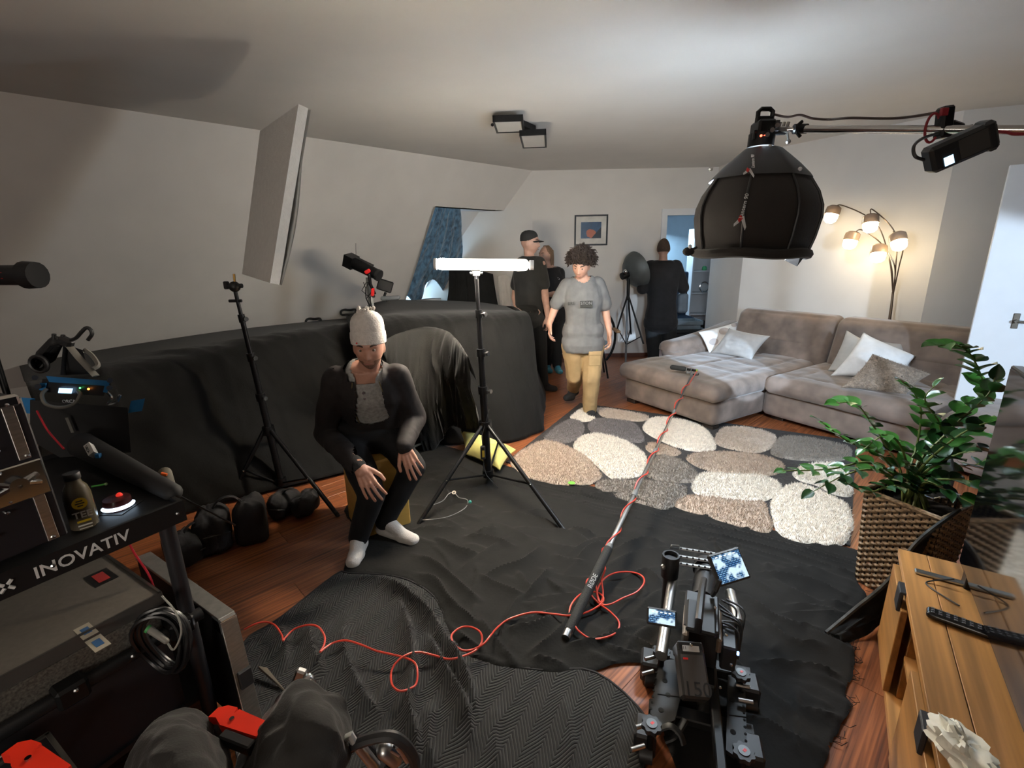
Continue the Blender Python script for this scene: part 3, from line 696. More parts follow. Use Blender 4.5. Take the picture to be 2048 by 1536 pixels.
QCR = [(catmull([G(*p)[:2] for p in c_],5), a_) for c_, a_ in zip(QCR, (2.0,1.9,1.7,1.0,1.1,1.1,.8,.7,.6))]
def quilt_c(X, Y):
    global CREASE
    k_, CREASE = CREASE, QCR; h_ = crease_h(X, Y); CREASE = k_; return h_
def quilt_h(X, Y, d):
    w2 = fbm(n3(X*2,Y*2,4),3)*.6
    h = np.clip(ridge(n3(X*2.6+w2, Y*1.3-w2, 2.0),2)-.1,0,1)*.020+quilt_c(X, Y)
    return .008+h*np.clip(d/.06,0,1)+.004*(d>.003)
VV, FF = poly_grid(poly, .011, quilt_h); c = np.array([poly[:,0].mean(), poly[:,1].mean(), 0]); VV[:,2] -= .0
mb = MB(); mb.add([tuple(p-c) for p in VV], FF); o = mb.build('moving_blanket', qm); o.location = c
tag(o, 'black quilted moving blanket with grey zigzag stitching in the foreground', 'blanket')
hem = MB(); hem.tube([(p[0]-c[0],p[1]-c[1],.009) for p in poly], .006, 6, closed=True); hem.build('hem', mat('dark_binding', (.02,.02,.021), .9), o)
# curtain in the skylight
nu, nv = 90, 70
cs_ = lambda px, py, d=.06: SL(px,py)+NW*d
top = [cs_(878,412,.10), cs_(902,412,.11), cs_(934,413,.13)]
md_ = [cs_(842,505), cs_(882,505), cs_(934,505,.10)]
lo_ = [cs_(806,560,.02), cs_(835,578,.03), cs_(868,552,.05), cs_(915,565)]
bt_ = [cs_(794,570,.02), cs_(838,606,.03), cs_(868,558,.05), cs_(905,606)]
P = loft([top, md_, lo_, bt_], nu, nv); u, v = np.meshgrid(np.linspace(0,1,nu), np.linspace(0,1,nv), indexing='ij')
P = P+normals(P)*((np.sin(u*34+2*v+3*fbm(n3(u*3,v*2,4)))*.35+ridge(n3(u*8+v,v*1.2,2))+fbm(n3(u*14,v*14,5))*.35)*.030)[...,None]
cloth_obj('curtain', 'crushed velvet curtain with blue light in its colour hanging in the skylight recess', P, mat('blue_lit_velvet', (.10,.20,.31), .5, var=.6, scale=10, bump=.5, bscale=40, stretch=(2,2,.6), sheen=1.0), cat='curtain')  # the blue light falling on the velvet is put into its colour
# ================================================================== PEOPLE
def voxel(mb, size, it=3):
    me = bpy.data.meshes.new('tmp'); me.from_pydata([tuple(p) for p in mb.v], [], mb.f); me.update(); o = bpy.data.objects.new('tmp', me); COL.objects.link(o)
    m = o.modifiers.new('r','REMESH'); m.mode = 'VOXEL'; m.voxel_size = size; m.adaptivity = 0
    if it: m = o.modifiers.new('s','SMOOTH'); m.factor = .5; m.iterations = it
    dg = bpy.context.evaluated_depsgraph_get(); e = o.evaluated_get(dg); me2 = e.to_mesh()
    Vx = np.empty(len(me2.vertices)*3); me2.vertices.foreach_get('co', Vx); Nn = np.empty(len(me2.vertices)*3); me2.vertices.foreach_get('normal', Nn)
    F = [tuple(p.vertices) for p in me2.polygons]; bpy.data.objects.remove(o, do_unlink=True); bpy.data.meshes.remove(me)
    return Vx.reshape(-1,3), Nn.reshape(-1,3), F
def arr_obj(name, Vx, F, m, T, cull=None):
    if cull is not None:
        F = [f for f in F if not cull[list(f)].all()]
        used = sorted({i for f in F for i in f}); mp_ = {i:k for k,i in enumerate(used)}; Vx = Vx[used]; F = [tuple(mp_[i] for i in f) for f in F]
    mb = MB(); mb.v = list(map(tuple, Vx)); mb.f = F
    o = mb.build(name, m, T, True, off=T.location if T is not None else None); return o
def wrinkle(Vx, Nn, amp, sc, seed, st=(1,1,1)):
    p = Vx*np.array(st)*sc+seed; return Vx+Nn*(ridge(p,2)*.6+fbm(p*.6+3,2)*.6)[:,None]*amp
def head_mesh(s=1.0):
    nt, npn = 72, 54; th = np.linspace(0, 2*np.pi, nt, endpoint=False); ph = np.linspace(.02, np.pi-.02, npn); T, Pp = np.meshgrid(th, ph, indexing='ij')
    x = np.sin(Pp)*np.cos(T); y = np.sin(Pp)*np.sin(T); z = np.cos(Pp)
    X = .077*x; Y = .097*y; Z = .120*z
    lo = np.clip(-Z/.12, 0, 1); X *= 1-.38*lo**1.7; Y = np.where(Y > 0, Y*(1-.10*lo**2), Y*(1-.55*lo**1.2))
    X *= 1-.06*np.clip((Z-.02)/.1,0,1)
    fr = np.clip(y*1.6, 0, 1)
    g = lambda cx, cz, sx, sz: np.exp(-((X-cx)/sx)**2-((Z-cz)/sz)**2)
    d = -.011*(g(.032,.006,.016,.011)+g(-.032,.006,.016,.011)) + .006*(g(.03,.028,.022,.008)+g(-.03,.028,.022,.008))
    nz = np.clip((.012-Z)/.046,0,1)*(Z > -.042)+np.exp(-((Z+.040)/.006)**2)*.6*(Z <= -.042)
    d = d+.023*np.exp(-(X/.0095)**2)*nz + .008*(g(.012,-.036,.007,.007)+g(-.012,-.036,.007,.007))
    d = d+.006*g(0,-.060,.020,.005)+.006*g(0,-.071,.017,.005)-.004*g(0,-.0655,.022,.0025)+.008*g(0,-.098,.02,.012)-.003*g(0,-.083,.02,.006)
    d = d+.004*(g(.045,-.02,.018,.02)+g(-.045,-.02,.018,.02))
    Y = Y+d*fr
    return np.stack([X,Y,Z],-1)*s
def head_add(mb, M, s=1.0):
    P = head_mesh(s); nt, npn = P.shape[:2]; vs = [M @ Vector(p) for p in P.reshape(-1,3)]
    fs = [(i*npn+j, i*npn+j+1, ((i+1)%nt)*npn+j+1, ((i+1)%nt)*npn+j) for i in range(nt) for j in range(npn-1)]
    fs += [tuple(i*npn for i in range(nt)), tuple(i*npn+npn-1 for i in range(nt-1,-1,-1))]
    mb.add(vs, fs)
    for sx in (-1,1): mb.sph(M @ Vector((sx*.075*s,-.008*s,-.008*s)), (.010*s,.018*s,.032*s), 10, M=M)
def head_M(c, face, tilt=0.0):
    f = Vector(face).normalized(); x = f.cross(Vector((0,0,1))).normalized(); z = x.cross(f)
    M = Matrix(((x.x,f.x,z.x,c[0]),(x.y,f.y,z.y,c[1]),(x.z,f.z,z.z,c[2]),(0,0,0,1)))
    return M @ Matrix.Rotation(tilt, 4, 'Y')
def rings(mb, secs, n=20):   # secs: (centre, side vec, half width, front vec, half depth)
    vs = []; fs = []
    for (c, sd, w, fr, d) in secs:
        for k in range(n):
            t = 2*math.pi*k/n; ct, st_ = math.cos(t), math.sin(t); e = .85
            vs.append(Vector(c)+Vector(sd)*(w*math.copysign(abs(ct)**e, ct))+Vector(fr)*(d*math.copysign(abs(st_)**e, st_)))
    for i in range(len(secs)-1): fs += [(i*n+k, i*n+(k+1)%n, (i+1)*n+(k+1)%n, (i+1)*n+k) for k in range(n)]
    fs += [tuple(range(n-1,-1,-1)), tuple((len(secs)-1)*n+k for k in range(n))]
    mb.add(vs, fs)
def hand_add(mb, wr, d, back, thumb, curl=(.25,.35,.3), r=.0085, s=1.0, spread=.10, tc=.4):
    """wr wrist, d direction of the fingers, back = normal of the back of the hand, thumb = +1/-1 side along d x back"""
    wr = Vector(wr); d = Vector(d).normalized(); b = Vector(back); b = (b-d*b.dot(d)).normalized(); lat = d.cross(b)*thumb   # towards the thumb
    L = [(.030,.092,.0405),(.010,.096,.045),(-.011,.091,.042),(-.031,.080,.033)]
    nails = []
    for i, (o, pl_, ph) in enumerate(L):
        k0 = wr+d*(.012*s)+lat*(o*.55*s); kn = wr+d*(pl_*s)+lat*(o*s)+b*(.004 if i in (1,2) else 0)
        mb.caps(k0-b*.004, kn-b*.006, .0145*s, .0115*s, n=10)
        a = -spread*(i-1.2); dir_ = (d*math.cos(a)+lat*math.sin(-a)*-1 if False else d*math.cos(a)-lat*math.sin(a)*-1).normalized()
        dir_ = (d+lat*(spread*(1.3-i))).normalized(); p = kn; nb = b.copy(); rr = r*s*(1 if i < 3 else .88)
        for k, c in enumerate(curl):
            ax = dir_.cross(nb).normalized(); q = Matrix.Rotation(-c, 3, ax); dir_ = q @ dir_; nb = q @ nb
            p2 = p+dir_*(ph*s*(1,.68,.52)[k]); mb.caps(p, p2, rr*(1.06-.07*k), rr*(1.0-.08*k), n=10); p = p2
        nails.append((p-dir_*.006+nb*rr*.75, dir_, nb))
    t0 = wr+d*(.018*s)+lat*(.022*s)-b*.008; t1 = wr+d*(.05*s)+lat*(.048*s)-b*(.012+.012*tc); t2 = t1+(d*.030+lat*.016-b*.010*tc)*s; t3 = t2+(d*.027+lat*.004-b*.012*tc)*s
    mb.caps(t0, t1, .0165*s, .0125*s, n=10); mb.caps(t1, t2, .0115*s, .0105*s, n=10); mb.caps(t2, t3, .0102*s, .0088*s, n=10)
    mb.caps(wr-d*.02, wr+d*.025*s, .024*s, .026*s, fx=1.25, side=b, n=12)
def skin_mat(nm, c): return mat(nm, c, .5, var=.10, scale=22, bump=.15, bscale=260)
def make_person(label, J, facing, hface, skin, name='person', vox=.006, hands=None, tilt=0, hs=1.0, build=1.0, feet_skin=False):
    """returns the parent and the helpers needed for clothing"""
    base = (Vector(J['anL'])+Vector(J['anR']))/2; T = thing(name, label, 'person', (base.x, base.y, 0))
    f = Vector(facing).normalized(); shs = (Vector(J['shL'])-Vector(J['shR'])).normalized(); hps = (Vector(J['hipL'])-Vector(J['hipR'])).normalized()
    J = {k: Vector(v) for k, v in J.items()}
    def torso(mb, g=0.0, top=True, bottom=True, belly=0.0):
        nb = (J['shL']+J['shR'])/2; up = (nb-J['pelvis']).normalized(); w = (J['shL']-J['shR']).length
        S = []
        pts = [(J['pelvis']-up*.10, .150, .105), (J['pelvis'], .165, .115), (J['pelvis'].lerp(nb,.28), .145, .102+belly), (J['pelvis'].lerp(nb,.52), .150, .108+belly*.6), (J['pelvis'].lerp(nb,.78), .172, .118), (nb-up*.015, w*.46, .10), (nb+up*.045, w*.30, .075), (nb+up*.085, .075, .062)]
        for i, (c, wd, dp) in enumerate(pts):
            t = i/(len(pts)-1); sd = (hps*(1-t)+shs*t).normalized(); ff = (f-sd*f.dot(sd)); ff = (ff-up*ff.dot(up)).normalized(); ff2 = sd.cross(up).normalized(); ff2 = ff2 if ff2.dot(f) > 0 else -ff2
            S.append((c, sd, wd*build+g, ff2, dp*build+g))
        if not top: S = S[:-1]
        rings(mb, S)
    def limb(mb, a, b, ra, rb, g=0.0): mb.caps(J[a], J[b], ra*build+g, rb*build+g)
    mb = MB(); torso(mb)
    nb = (J['shL']+J['shR'])/2; hM = head_M(J['head'], hface, tilt)
    mb.caps(nb+(J['head']-nb)*.05, hM @ Vector((0,-.02,-.07)), .062, .055, n=14); head_add(mb, hM, hs)
    for s in 'LR':
        limb(mb, 'sh'+s, 'el'+s, .050, .040); limb(mb, 'el'+s, 'wr'+s, .041, .027)
        limb(mb, 'hip'+s, 'kn'+s, .082, .056); limb(mb, 'kn'+s, 'an'+s, .055, .038); 
        mb.caps(J['an'+s]-Vector((0,0,.03)), J['toe'+s], .030, .022)
        if hands and s in hands: hand_add(mb, J['wr'+s], **hands[s])
    Vx, Nn, F = voxel(mb, vox, 3); body = arr_obj('body', Vx, F, skin, T)
    return dict(T=T, J=J, torso=torso, limb=limb, hM=hM, f=f, shs=shs, hps=hps, body=body, hs=hs, nb=nb)
def eyes(P, iris=(.10,.06,.035), T=None):
    M = P['hM']; s = P['hs']
    for sx in (-1,1):
        e = MB(); e.sph(M @ Vector((sx*.032*s,.0730*s,.005*s)), .0112*s, 14); eo = sub(P['body'], 'eye', e, mat('eye_white', (.42,.37,.34), .3), P['T'])
        i_ = MB(); i_.sph(M @ Vector((sx*.032*s+.001,.0815*s,.006*s)), (.0066*s,.0035*s,.0066*s), 12, M=M); sub(P['body'], 'iris', i_, mat('iris_brown', iris, .2), P['T'])
        b = MB(); b.tube([M @ Vector((sx*(.014+.036*t)*s, (.092-.018*t*t)*s, (.026+.008*math.sin(t*2.6))*s)) for t in np.linspace(0,1,7)], [.003,.0045,.005,.005,.0045,.0035,.002], 6); sub(P['body'], 'eyebrow', b, mat('brow_hair', (.05,.03,.02), .8), P['T'])
    l = MB(); l.tube([M @ Vector((x*s, (.094-8*x*x)*s, -.0655*s)) for x in np.linspace(-.022,.022,9)], [.001,.003,.0042,.0045,.0045,.0045,.0042,.003,.001], 6, flat=.9); sub(P['body'], 'lips', l, mat('lip_skin', (.36,.15,.12), .45), P['T'])
def garment(P, name, m, mb, vox=.010, amp=.006, sc=9, seed=0, st=(1,1,.6), it=3, cull=None):
    Vx, Nn, F = voxel(mb, vox, it); c = cull(Vx) if cull else None; Vx = wrinkle(Vx, Nn, amp, sc, seed, st); return arr_obj(name, Vx, F, m, P['T'], c)
def shoe(P, s, m, name='shoe', g=.010, L=.03):
    J = P['J']; mb = MB(); a = J['an'+s]; t = J['toe'+s]; d = (t-a); d.z = 0; d.normalize(); z = max(.034, t.z)
    mb.caps(a+Vector((0,0,.01)), a-Vector((0,0,a.z-.045-.0)) if a.z < .15 else a+Vector((0,0,-.04)), .040+g, .042+g)
    heel = Vector((a.x,a.y,min(a.z,.04) if a.z<.15 else a.z-.05))-d*.03; mb.caps(heel, t, .036+g*.6, .034+g*.5, fx=1.15, side=(0,0,1)); mb.caps(t-d*.07, t, .042+g*.5, .034+g*.4, fx=1.1, side=(0,0,1))
    mb.caps(a.lerp(t,.2)+Vector((0,0,.0)), t-d*.05, .042, .034)
    Vx, Nn, F = voxel(mb, .006, 4); Vx[:,2] = np.maximum(Vx[:,2], .004) if a.z < .15 else Vx[:,2]
    return arr_obj(name, Vx, F, m, P['T'])
def neck_cull(P, r=.082, z=.035, front=.03, hem=None):
    nb = np.array(P['nb']); f = np.array(P['f']); hd = np.array(P['J']['head'])
    def c(Vx):
        d = Vx-nb; t = np.clip(d[:,2]/max(.05,(hd-nb)[2]),0,1); ax = d[:,:2]-t[:,None]*(hd-nb)[:2]*.6; fr = np.clip((d@f)/.08,-1,1)
        o = (np.linalg.norm(ax-f[:2]*front*.5, axis=1) < r) & (d[:,2] > z-front*fr)
        if hem is not None: o |= Vx[:,2] < hem
        return o
    return c

# ------------------------------------------------------------------ the seated man
yS = 2.62
Js = dict(head=D(738,694,2.50), shL=D(792,752,2.62), shR=D(672,757,2.55), elL=D(829,836,2.74), elR=D(652,868,2.66), wrL=D(808,893,2.47), wrR=D(719,935,2.27),
  pelvis=(-.845,2.80,.60), hipL=D(775,915,2.74), hipR=D(700,925,2.70), knL=D(826,935,2.57), knR=D(744,990,2.37), anL=D(772,1058,2.52), anR=D(718,1082,2.36), toeL=G(826,1080,.03), toeR=G(706,1124,.03))
Js['hipL'][2] = Js['hipR'][2] = .575; Js['anL'][2] = Js['anR'][2] = .10
sk1 = skin_mat('seated_man_skin', (.46,.235,.165))
fc_ = Vector((.12,-1,0))
P1 = make_person('seated man in a white knit hat and open black jacket, hands on his knees', Js, fc_, (.16,-1,-.12), sk1, vox=.0042,
   hands=dict(L=dict(d=np.array(D(829,942,2.40))-np.array(D(808,893,2.47)), back=(.05,-.85,.5), thumb=1, curl=(.25,.35,.25), spread=.12, s=1.06), R=dict(d=np.array(D(746,985,2.20))-np.array(D(719,935,2.27)), back=(-.05,-.8,.6), thumb=-1, curl=(.25,.35,.3), spread=.12, s=1.10)))
eyes(P1)
J = P1['J']; T1 = P1['T']
# trousers
tb = MB(); P1['torso'](tb, .012, top=False); tb2 = MB()
for s in 'LR': P1['limb'](tb2, 'hip'+s, 'kn'+s, .084, .058, .016); P1['limb'](tb2, 'kn'+s, 'an'+s, .057, .040, .016)
tb2.caps(J['hipL'], J['hipR'], .125, .125); tb2.caps(J['pelvis'], J['pelvis']+Vector((0,0,.06)), .14, .14, fx=1.15)
garment(P1, 'trousers', mat('black_trousers', (.008,.008,.009), .85, var=.2, scale=8, sheen=.03, spec=.3), tb2, .011, .006, 10, 2)
# shirt
sb = MB(); P1['torso'](sb, .012); garment(P1, 'shirt', mat('heather_grey_shirt', (.28,.275,.265), .85, var=.25, scale=60, bump=.3, bscale=160), sb, .010, .007, 7, 5, (1,1,1.4),
   cull=neck_cull(P1, .085, .03, .05))
# jacket, open at the front
jb = MB(); P1['torso'](jb, .032)
for s in 'LR': P1['limb'](jb, 'sh'+s, 'el'+s, .058, .052, .018); P1['limb'](jb, 'el'+s, 'wr'+s, .052, .036, .016); jb.caps(J['sh'+s].lerp(P1['nb'],.25), J['sh'+s], .07, .072)
jb.caps(P1['nb']+Vector((-.055,.03,.045)), P1['nb']+Vector((.055,.03,.045)), .055, .055)
nbv = np.array(P1['nb']); fv = np.array(P1['f']); sv = np.array(P1['shs']); upv = np.array((P1['nb']-J['pelvis']).normalized())
def open_front(Vx):
    r = Vx-nbv; u = r@sv; f_ = r@fv; h = -(r@upv)             # h: distance down from the neck
    w = np.interp(h, [-.14,-.05,.0,.10,.22,.36,.45,.52], [.10,.075,.07,.085,.10,.075,.055,.05])
    front = (f_+.35*h*0) > -.01
    arm = np.abs(u) > .17
    return ((np.abs(u-.015) < w) & front & ~arm) | ((h < -.055) & (f_ > -.035) & (np.abs(u) < .09)) | (h < -.085)
jk = garment(P1, 'jacket', mat('black_bomber_jacket', (.019,.016,.016), .78, var=.25, scale=10, bump=.2, bscale=60, spec=.25), jb, .010, .009, 11, 8, (1,1,.8), cull=open_front)
for sgn in (-1,1):
    zp = []
    for h in np.linspace(.0,.50,16):
        w = np.interp(h, [-.14,-.05,.0,.10,.22,.36,.45,.52], [.10,.075,.07,.085,.10,.075,.055,.05]); dp = np.interp(h, [0,.12,.25,.5], [.115,.150,.140,.15])
        zp.append(nbv-upv*h+sv*(sgn*w+.015)+fv*(dp-.012*abs(w)*10*.3))
    sub(jk, 'zip', MB().tube(zp, .003, 6), mat('brass_zip', (.45,.36,.18), .35, .9), T1)
for s in 'LR':
    d = (J['wr'+s]-J['el'+s]).normalized(); cf = MB(); cf.caps(J['wr'+s]-d*.065, J['wr'+s]-d*.012, .041, .040); sub(jk, 'cuff', cf, mat('black_rib_knit', (.018,.017,.017), .9, bump=.6, bscale=200), T1)
# henley placket and buttons
for k, h in enumerate((.075,.115,.155,.20)):
    c = nbv-upv*h+fv*(.127+.10*(h-.03))+sv*(-.005)
    if k < 3:
        b_ = MB(); b_.cyl(c, c+fv*.006, .0075, n=12); sub(P1['body'], 'button', b_, mat('dark_button', (.05,.02,.03), .4), T1)
# stubble beard
M = P1['hM']; bd = MB(); hm_ = head_mesh(1.0); sel = (hm_[...,2] < -.046) & (hm_[...,1] > .022) & ~((np.abs(hm_[...,0]) < .024) & (hm_[...,2] > -.078) & (hm_[...,2] < -.052)); Pn = hm_*1.022
nt, npn = sel.shape; ids = {}; vs = []; fs = []
for i in range(nt):
    for j in range(npn-1):
        q = [(i,j),(i,j+1),((i+1)%nt,j+1),((i+1)%nt,j)]
        if all(sel[a] for a in q):
            for a in q:
                if a not in ids: ids[a] = len(vs); vs.append(M @ Vector(Pn[a]))
            fs.append(tuple(ids[a] for a in q))
bd.add(vs, fs); sub(P1['body'], 'beard', bd, mat('brown_stubble', (.20,.10,.065), .9, var=.35, scale=120), T1)
# hat
hb = MB(); prof = [(.093,-.012),(.097,.0),(.098,.03),(.097,.06),(.094,.09),(.084,.112),(.066,.130),(.04,.142),(.001,.148)]
hb.lathe(prof, 36, M @ TR((0,-.016,.046),(R_(9),0,0)), sx=.90, sy=1.06)
hat = sub(P1['body'], 'knit_hat', hb, mat('off_white_knit', (.60,.56,.52), .95, var=.10, scale=40, bump=1.0, bscale=120), T1)
bb = MB(); bb.lathe([(.096,-.028),(.101,-.024),(.1035,.005),(.1015,.034),(.096,.038)], 36, M @ TR((0,-.016,.046),(R_(9),0,0)), sx=.90, sy=1.06); hbm = sub(hat.parent, 'hat_brim', bb, MATS['off_white_knit'], T1)
rd = MB(); rd.sph(M @ Vector((.045,.098,.052)), .005, 8); sub(P1['body'], 'hat_red_tag', rd, mat('red_tag', (.7,.03,.03), .5), T1)
pom = MB(); rr_ = random.Random(2)
for k in range(14): pom.sph(M @ Vector((rr_.uniform(-.04,.04), -.03+rr_.uniform(-.04,.03), .196+rr_.uniform(-.008,.006))), rr_.uniform(.009,.014), 6)
sub(P1['body'], 'hat_crown_ruffle', pom, MATS['off_white_knit'], T1)
sockm = mat('white_sock', (.66,.62,.58), .9, var=.05, scale=30, bump=.4, bscale=200)
for s in 'LR': shoe(P1, s, sockm, 'sock', .003)

# ------------------------------------------------------------------ the man in the grey shirt, walking
y = 4.62
Jg = dict(head=D(1162,532,y-.06), shL=D(1201,570,y), shR=D(1129,572,y), elL=D(1211,622,y+.02), elR=D(1109,618,y+.02), wrL=D(1219,664,y-.05), wrR=D(1099,647,y-.05),
  pelvis=D(1166,675,y), hipL=D(1187,692,y), hipR=D(1146,692,y), knL=D(1182,757,y-.05), knR=D(1150,752,y+.10), anL=D(1180,817,y+.05), anR=D(1147,776,y+.42), toeL=G(1184,830,.03), toeR=D(1133,796,y+.36))
P2 = make_person('walking man with curly dark hair, grey printed shirt and tan trousers', Jg, (-.12,-1,0), (-.42,-1,-.42), skin_mat('walking_man_skin', (.52,.29,.205)), vox=.006,
   hands=dict(L=dict(d=(.05,-.25,-1), back=(1,.15,0), thumb=1, curl=(.35,.5,.4), s=1.02), R=dict(d=(-.05,-.25,-1), back=(-1,.15,0), thumb=-1, curl=(.35,.5,.4), s=1.02)), tilt=-.08)
eyes(P2); J = P2['J']; T2 = P2['T']
sb = MB(); P2['torso'](sb, .022)
for s in 'LR': sb.caps(J['sh'+s].lerp(P2['nb'],.2), J['sh'+s].lerp(J['el'+s],.75), .074, .068)
sb.caps(J['pelvis']+Vector((-.06,0,-.06)), J['pelvis']+Vector((.06,0,-.06)), .148, .148); sb.caps(J['pelvis']+Vector((-.06,0,.06)), J['pelvis']+Vector((.06,0,.06)), .138, .138)
greyT = mat('grey_marl_cotton', (.150,.150,.148), .9, var=.12, scale=14, bump=.25, bscale=160)
nb2 = np.array(P2['nb']); st_ = garment(P2, 'shirt', greyT, sb, .009, .016, 8, 3, (1,1,.6), cull=neck_cull(P2, .085, .03, .03, P2['J']['pelvis'].z-.135))
fg = P2['f']; sg = P2['shs']; up = Vector((0,0,1)); zc = P2['nb'].z-.155
def print_M(off, zz, dep): 
    c = P2['nb']+fg*dep+sg*off; c.z = zz; x = sg; zf = fg.normalized(); yv = zf.cross(x)
    return Matrix(((x.x,yv.x,zf.x,c.x),(x.y,yv.y,zf.y,c.y),(x.z,yv.z,zf.z,c.z),(0,0,0,1)))
dk = mat('dark_shirt_print', (.045,.045,.04), .9)
sub(st_, 'shirt_print', text_mb('BRE', .042, print_M(-.105,zc,.152), .002), dk, T2, False)
sub(st_, 'print_panel', MB(print_M(.035,zc-.006,.160)).box((0,0,0), (.115,.062,.004)), dk, T2, False)
sub(st_, 'panel_lettering', text_mb('STON', .040, print_M(.035,zc+.002,.164), .001), mat('pale_print', (.30,.30,.29), .9), T2, False)
tb = MB()
for s in 'LR': P2['limb'](tb, 'hip'+s, 'kn'+s, .092, .068, .016); P2['limb'](tb, 'kn'+s, 'an'+s, .066, .052, .014)
tb.caps(J['pelvis']+Vector((-.04,0,.0)), J['pelvis']+Vector((.04,0,.0)), .115, .115); tb.caps(J['hipL'], J['hipR'], .11, .11)
tan = mat('tan_cotton', (.40,.275,.135), .9, var=.12, scale=10, bump=.3, bscale=120)
tro = garment(P2, 'trousers', tan, tb, .009, .016, 10, 6, (1,1,.6))
c = J['hipL'].lerp(J['knL'],.32)+fg*.105+Vector((.015,0,0)); sub(tro, 'cargo_pocket', MB().box(c, (.12,.02,.14), rot=(0,0,.1), bev=.006), tan, T2)
sub(tro, 'pocket_flap', MB().box(c+Vector((0,-.012,.055)), (.125,.014,.04), rot=(0,0,.1), bev=.005), tan, T2)
bsock = mat('black_sock', (.015,.015,.017), .9)
for s in 'LR': shoe(P2, s, bsock, 'sock', .004)
# curly hair: curls as short spirals over a cap
M = P2['hM']; hb = MB(); rr_ = random.Random(9)
hb.sph(M @ Vector((0,-.022,.055)), (.094,.108,.088), 20, M=M)
for k in range(560):
    a = rr_.uniform(0,6.28); e = math.asin(rr_.uniform(-.25,1)); dv = Vector((math.cos(e)*math.cos(a), math.cos(e)*math.sin(a), math.sin(e)))
    if dv.y > .45 and dv.z < .18: continue
    c = Vector((0,-.022,.05))+Vector((dv.x*.096, dv.y*.110, dv.z*.092)); sd = dv.cross(Vector((.3,.2,.9))).normalized(); s2 = dv.cross(sd); Lc = rr_.uniform(.035,.07); rc_ = rr_.uniform(.007,.012)
    dr = (dv+Vector((rr_.uniform(-.5,.5), rr_.uniform(-.2,.6), rr_.uniform(-.5,.4)))).normalized()
    hb.tube([M @ (c+dr*(Lc*t)+sd*(rc_*math.cos(t*9+a))+s2*(rc_*math.sin(t*9+a))) for t in np.linspace(-.15,1,9)], [.0055,.006,.006,.0058,.0055,.005,.0045,.004,.002], 5)
o = sub(P2['body'], 'hair', hb, mat('dark_curly_hair', (.035,.022,.016), .6, var=.3, scale=60), T2); o['kind'] = 'stuff'

# ------------------------------------------------------------------ the man in black with his back turned
y = 7.0
Jb = dict(head=D(1327,497,y), shL=D(1295,533,y), shR=D(1357,533,y), elL=D(1284,582,y+.02), elR=D(1367,580,y+.02), wrL=D(1282,572,y+.26), wrR=D(1366,572,y+.26),
  pelvis=D(1322,632,y), hipL=D(1306,642,y), hipR=D(1338,642,y), knL=D(1306,685,y), knR=D(1336,685,y), anL=D(1306,722,y), anR=D(1336,722,y), toeL=(0,0,0), toeR=(0,0,0))
for s in 'LR': Jb['an'+s][2] = .09; Jb['toe'+s] = Jb['an'+s]+np.array([0,.16,-.06])
P3 = make_person('man in a black shirt and trousers standing in the doorway with his back turned', Jb, (.05,1,0), (.25,1,-.1), skin_mat('backturned_man_skin', (.42,.24,.18)), vox=.009, build=1.22, hs=1.12)
J = P3['J']; T3 = P3['T']; blackT = mat('black_tshirt', (.016,.0145,.0145), .9, var=.2, scale=10, bump=.2, bscale=120, sheen=.08, spec=.3)
sb = MB(); P3['torso'](sb, .028)
for s in 'LR': sb.caps(J['sh'+s].lerp(P3['nb'],.2), J['sh'+s].lerp(J['el'+s],.9), .092, .088)
sb.caps(J['pelvis']+Vector((-.08,0,-.10)), J['pelvis']+Vector((.08,0,-.10)), .17, .17)
nb3 = np.array(P3['nb']); garment(P3, 'shirt', blackT, sb, .013, .010, 6, 3, (1,1,.6), cull=neck_cull(P3, .085, .05, -.01))
tb = MB()
for s in 'LR': P3['limb'](tb, 'hip'+s, 'kn'+s, .095, .072, .012); P3['limb'](tb, 'kn'+s, 'an'+s, .070, .058, .01)
tb.caps(J['hipL'], J['hipR'], .12, .12); garment(P3, 'trousers', mat('black_work_trousers', (.012,.013,.014), .9, var=.2), tb, .013, .008, 8, 4)
for s in 'LR': shoe(P3, s, bsock, 'shoe', .010)
hb = MB(); hm_ = head_mesh(1.0); hb.add([P3['hM'] @ Vector((p[0]*1.16, min(p[1]*1.19-.003,.058), max(p[2]*1.165,-.050))) for p in hm_.reshape(-1,3)], [(i*54+j, i*54+j+1, ((i+1)%72)*54+j+1, ((i+1)%72)*54+j) for i in range(72) for j in range(53)])
sub(P3['body'], 'hair', hb, mat('short_brown_hair', (.065,.036,.022), .8, var=.3, scale=90), T3)

# ------------------------------------------------------------------ the man in the cap
y = 5.72
Jc = dict(head=D(1060,486,y), shL=D(1082,528,y-.12), shR=D(1040,528,y+.12), elL=D(1090,592,y-.12), elR=D(1030,595,y+.12), wrL=D(1096,634,y-.2), wrR=D(1040,640,y),
  pelvis=D(1060,640,y), hipL=D(1074,655,y-.06), hipR=D(1050,655,y+.06), knL=D(1080,715,y-.1), knR=D(1056,715,y+.08), anL=D(1085,768,y-.1), anR=D(1060,765,y+.1), toeL=(0,0,0), toeR=(0,0,0))
for s in 'LR': Jc['an'+s][2] = .09; Jc['toe'+s] = Jc['an'+s]+np.array([.14,-.07,-.06])
P4 = make_person('man in a black cap and black clothes standing behind the tube light', Jc, (.75,-.66,0), (1,-.35,0), skin_mat('capped_man_skin', (.50,.30,.23)), vox=.008, build=1.12, hs=1.1,
   hands=dict(L=dict(d=(.1,-.15,-1), back=(.5,-.8,0), thumb=1, curl=(.4,.6,.5), s=1.0)))
eyes(P4); J = P4['J']; T4 = P4['T']
sb = MB(); P4['torso'](sb, .025)
for s in 'LR': sb.caps(J['sh'+s].lerp(P4['nb'],.2), J['sh'+s].lerp(J['el'+s],.62), .082, .076)
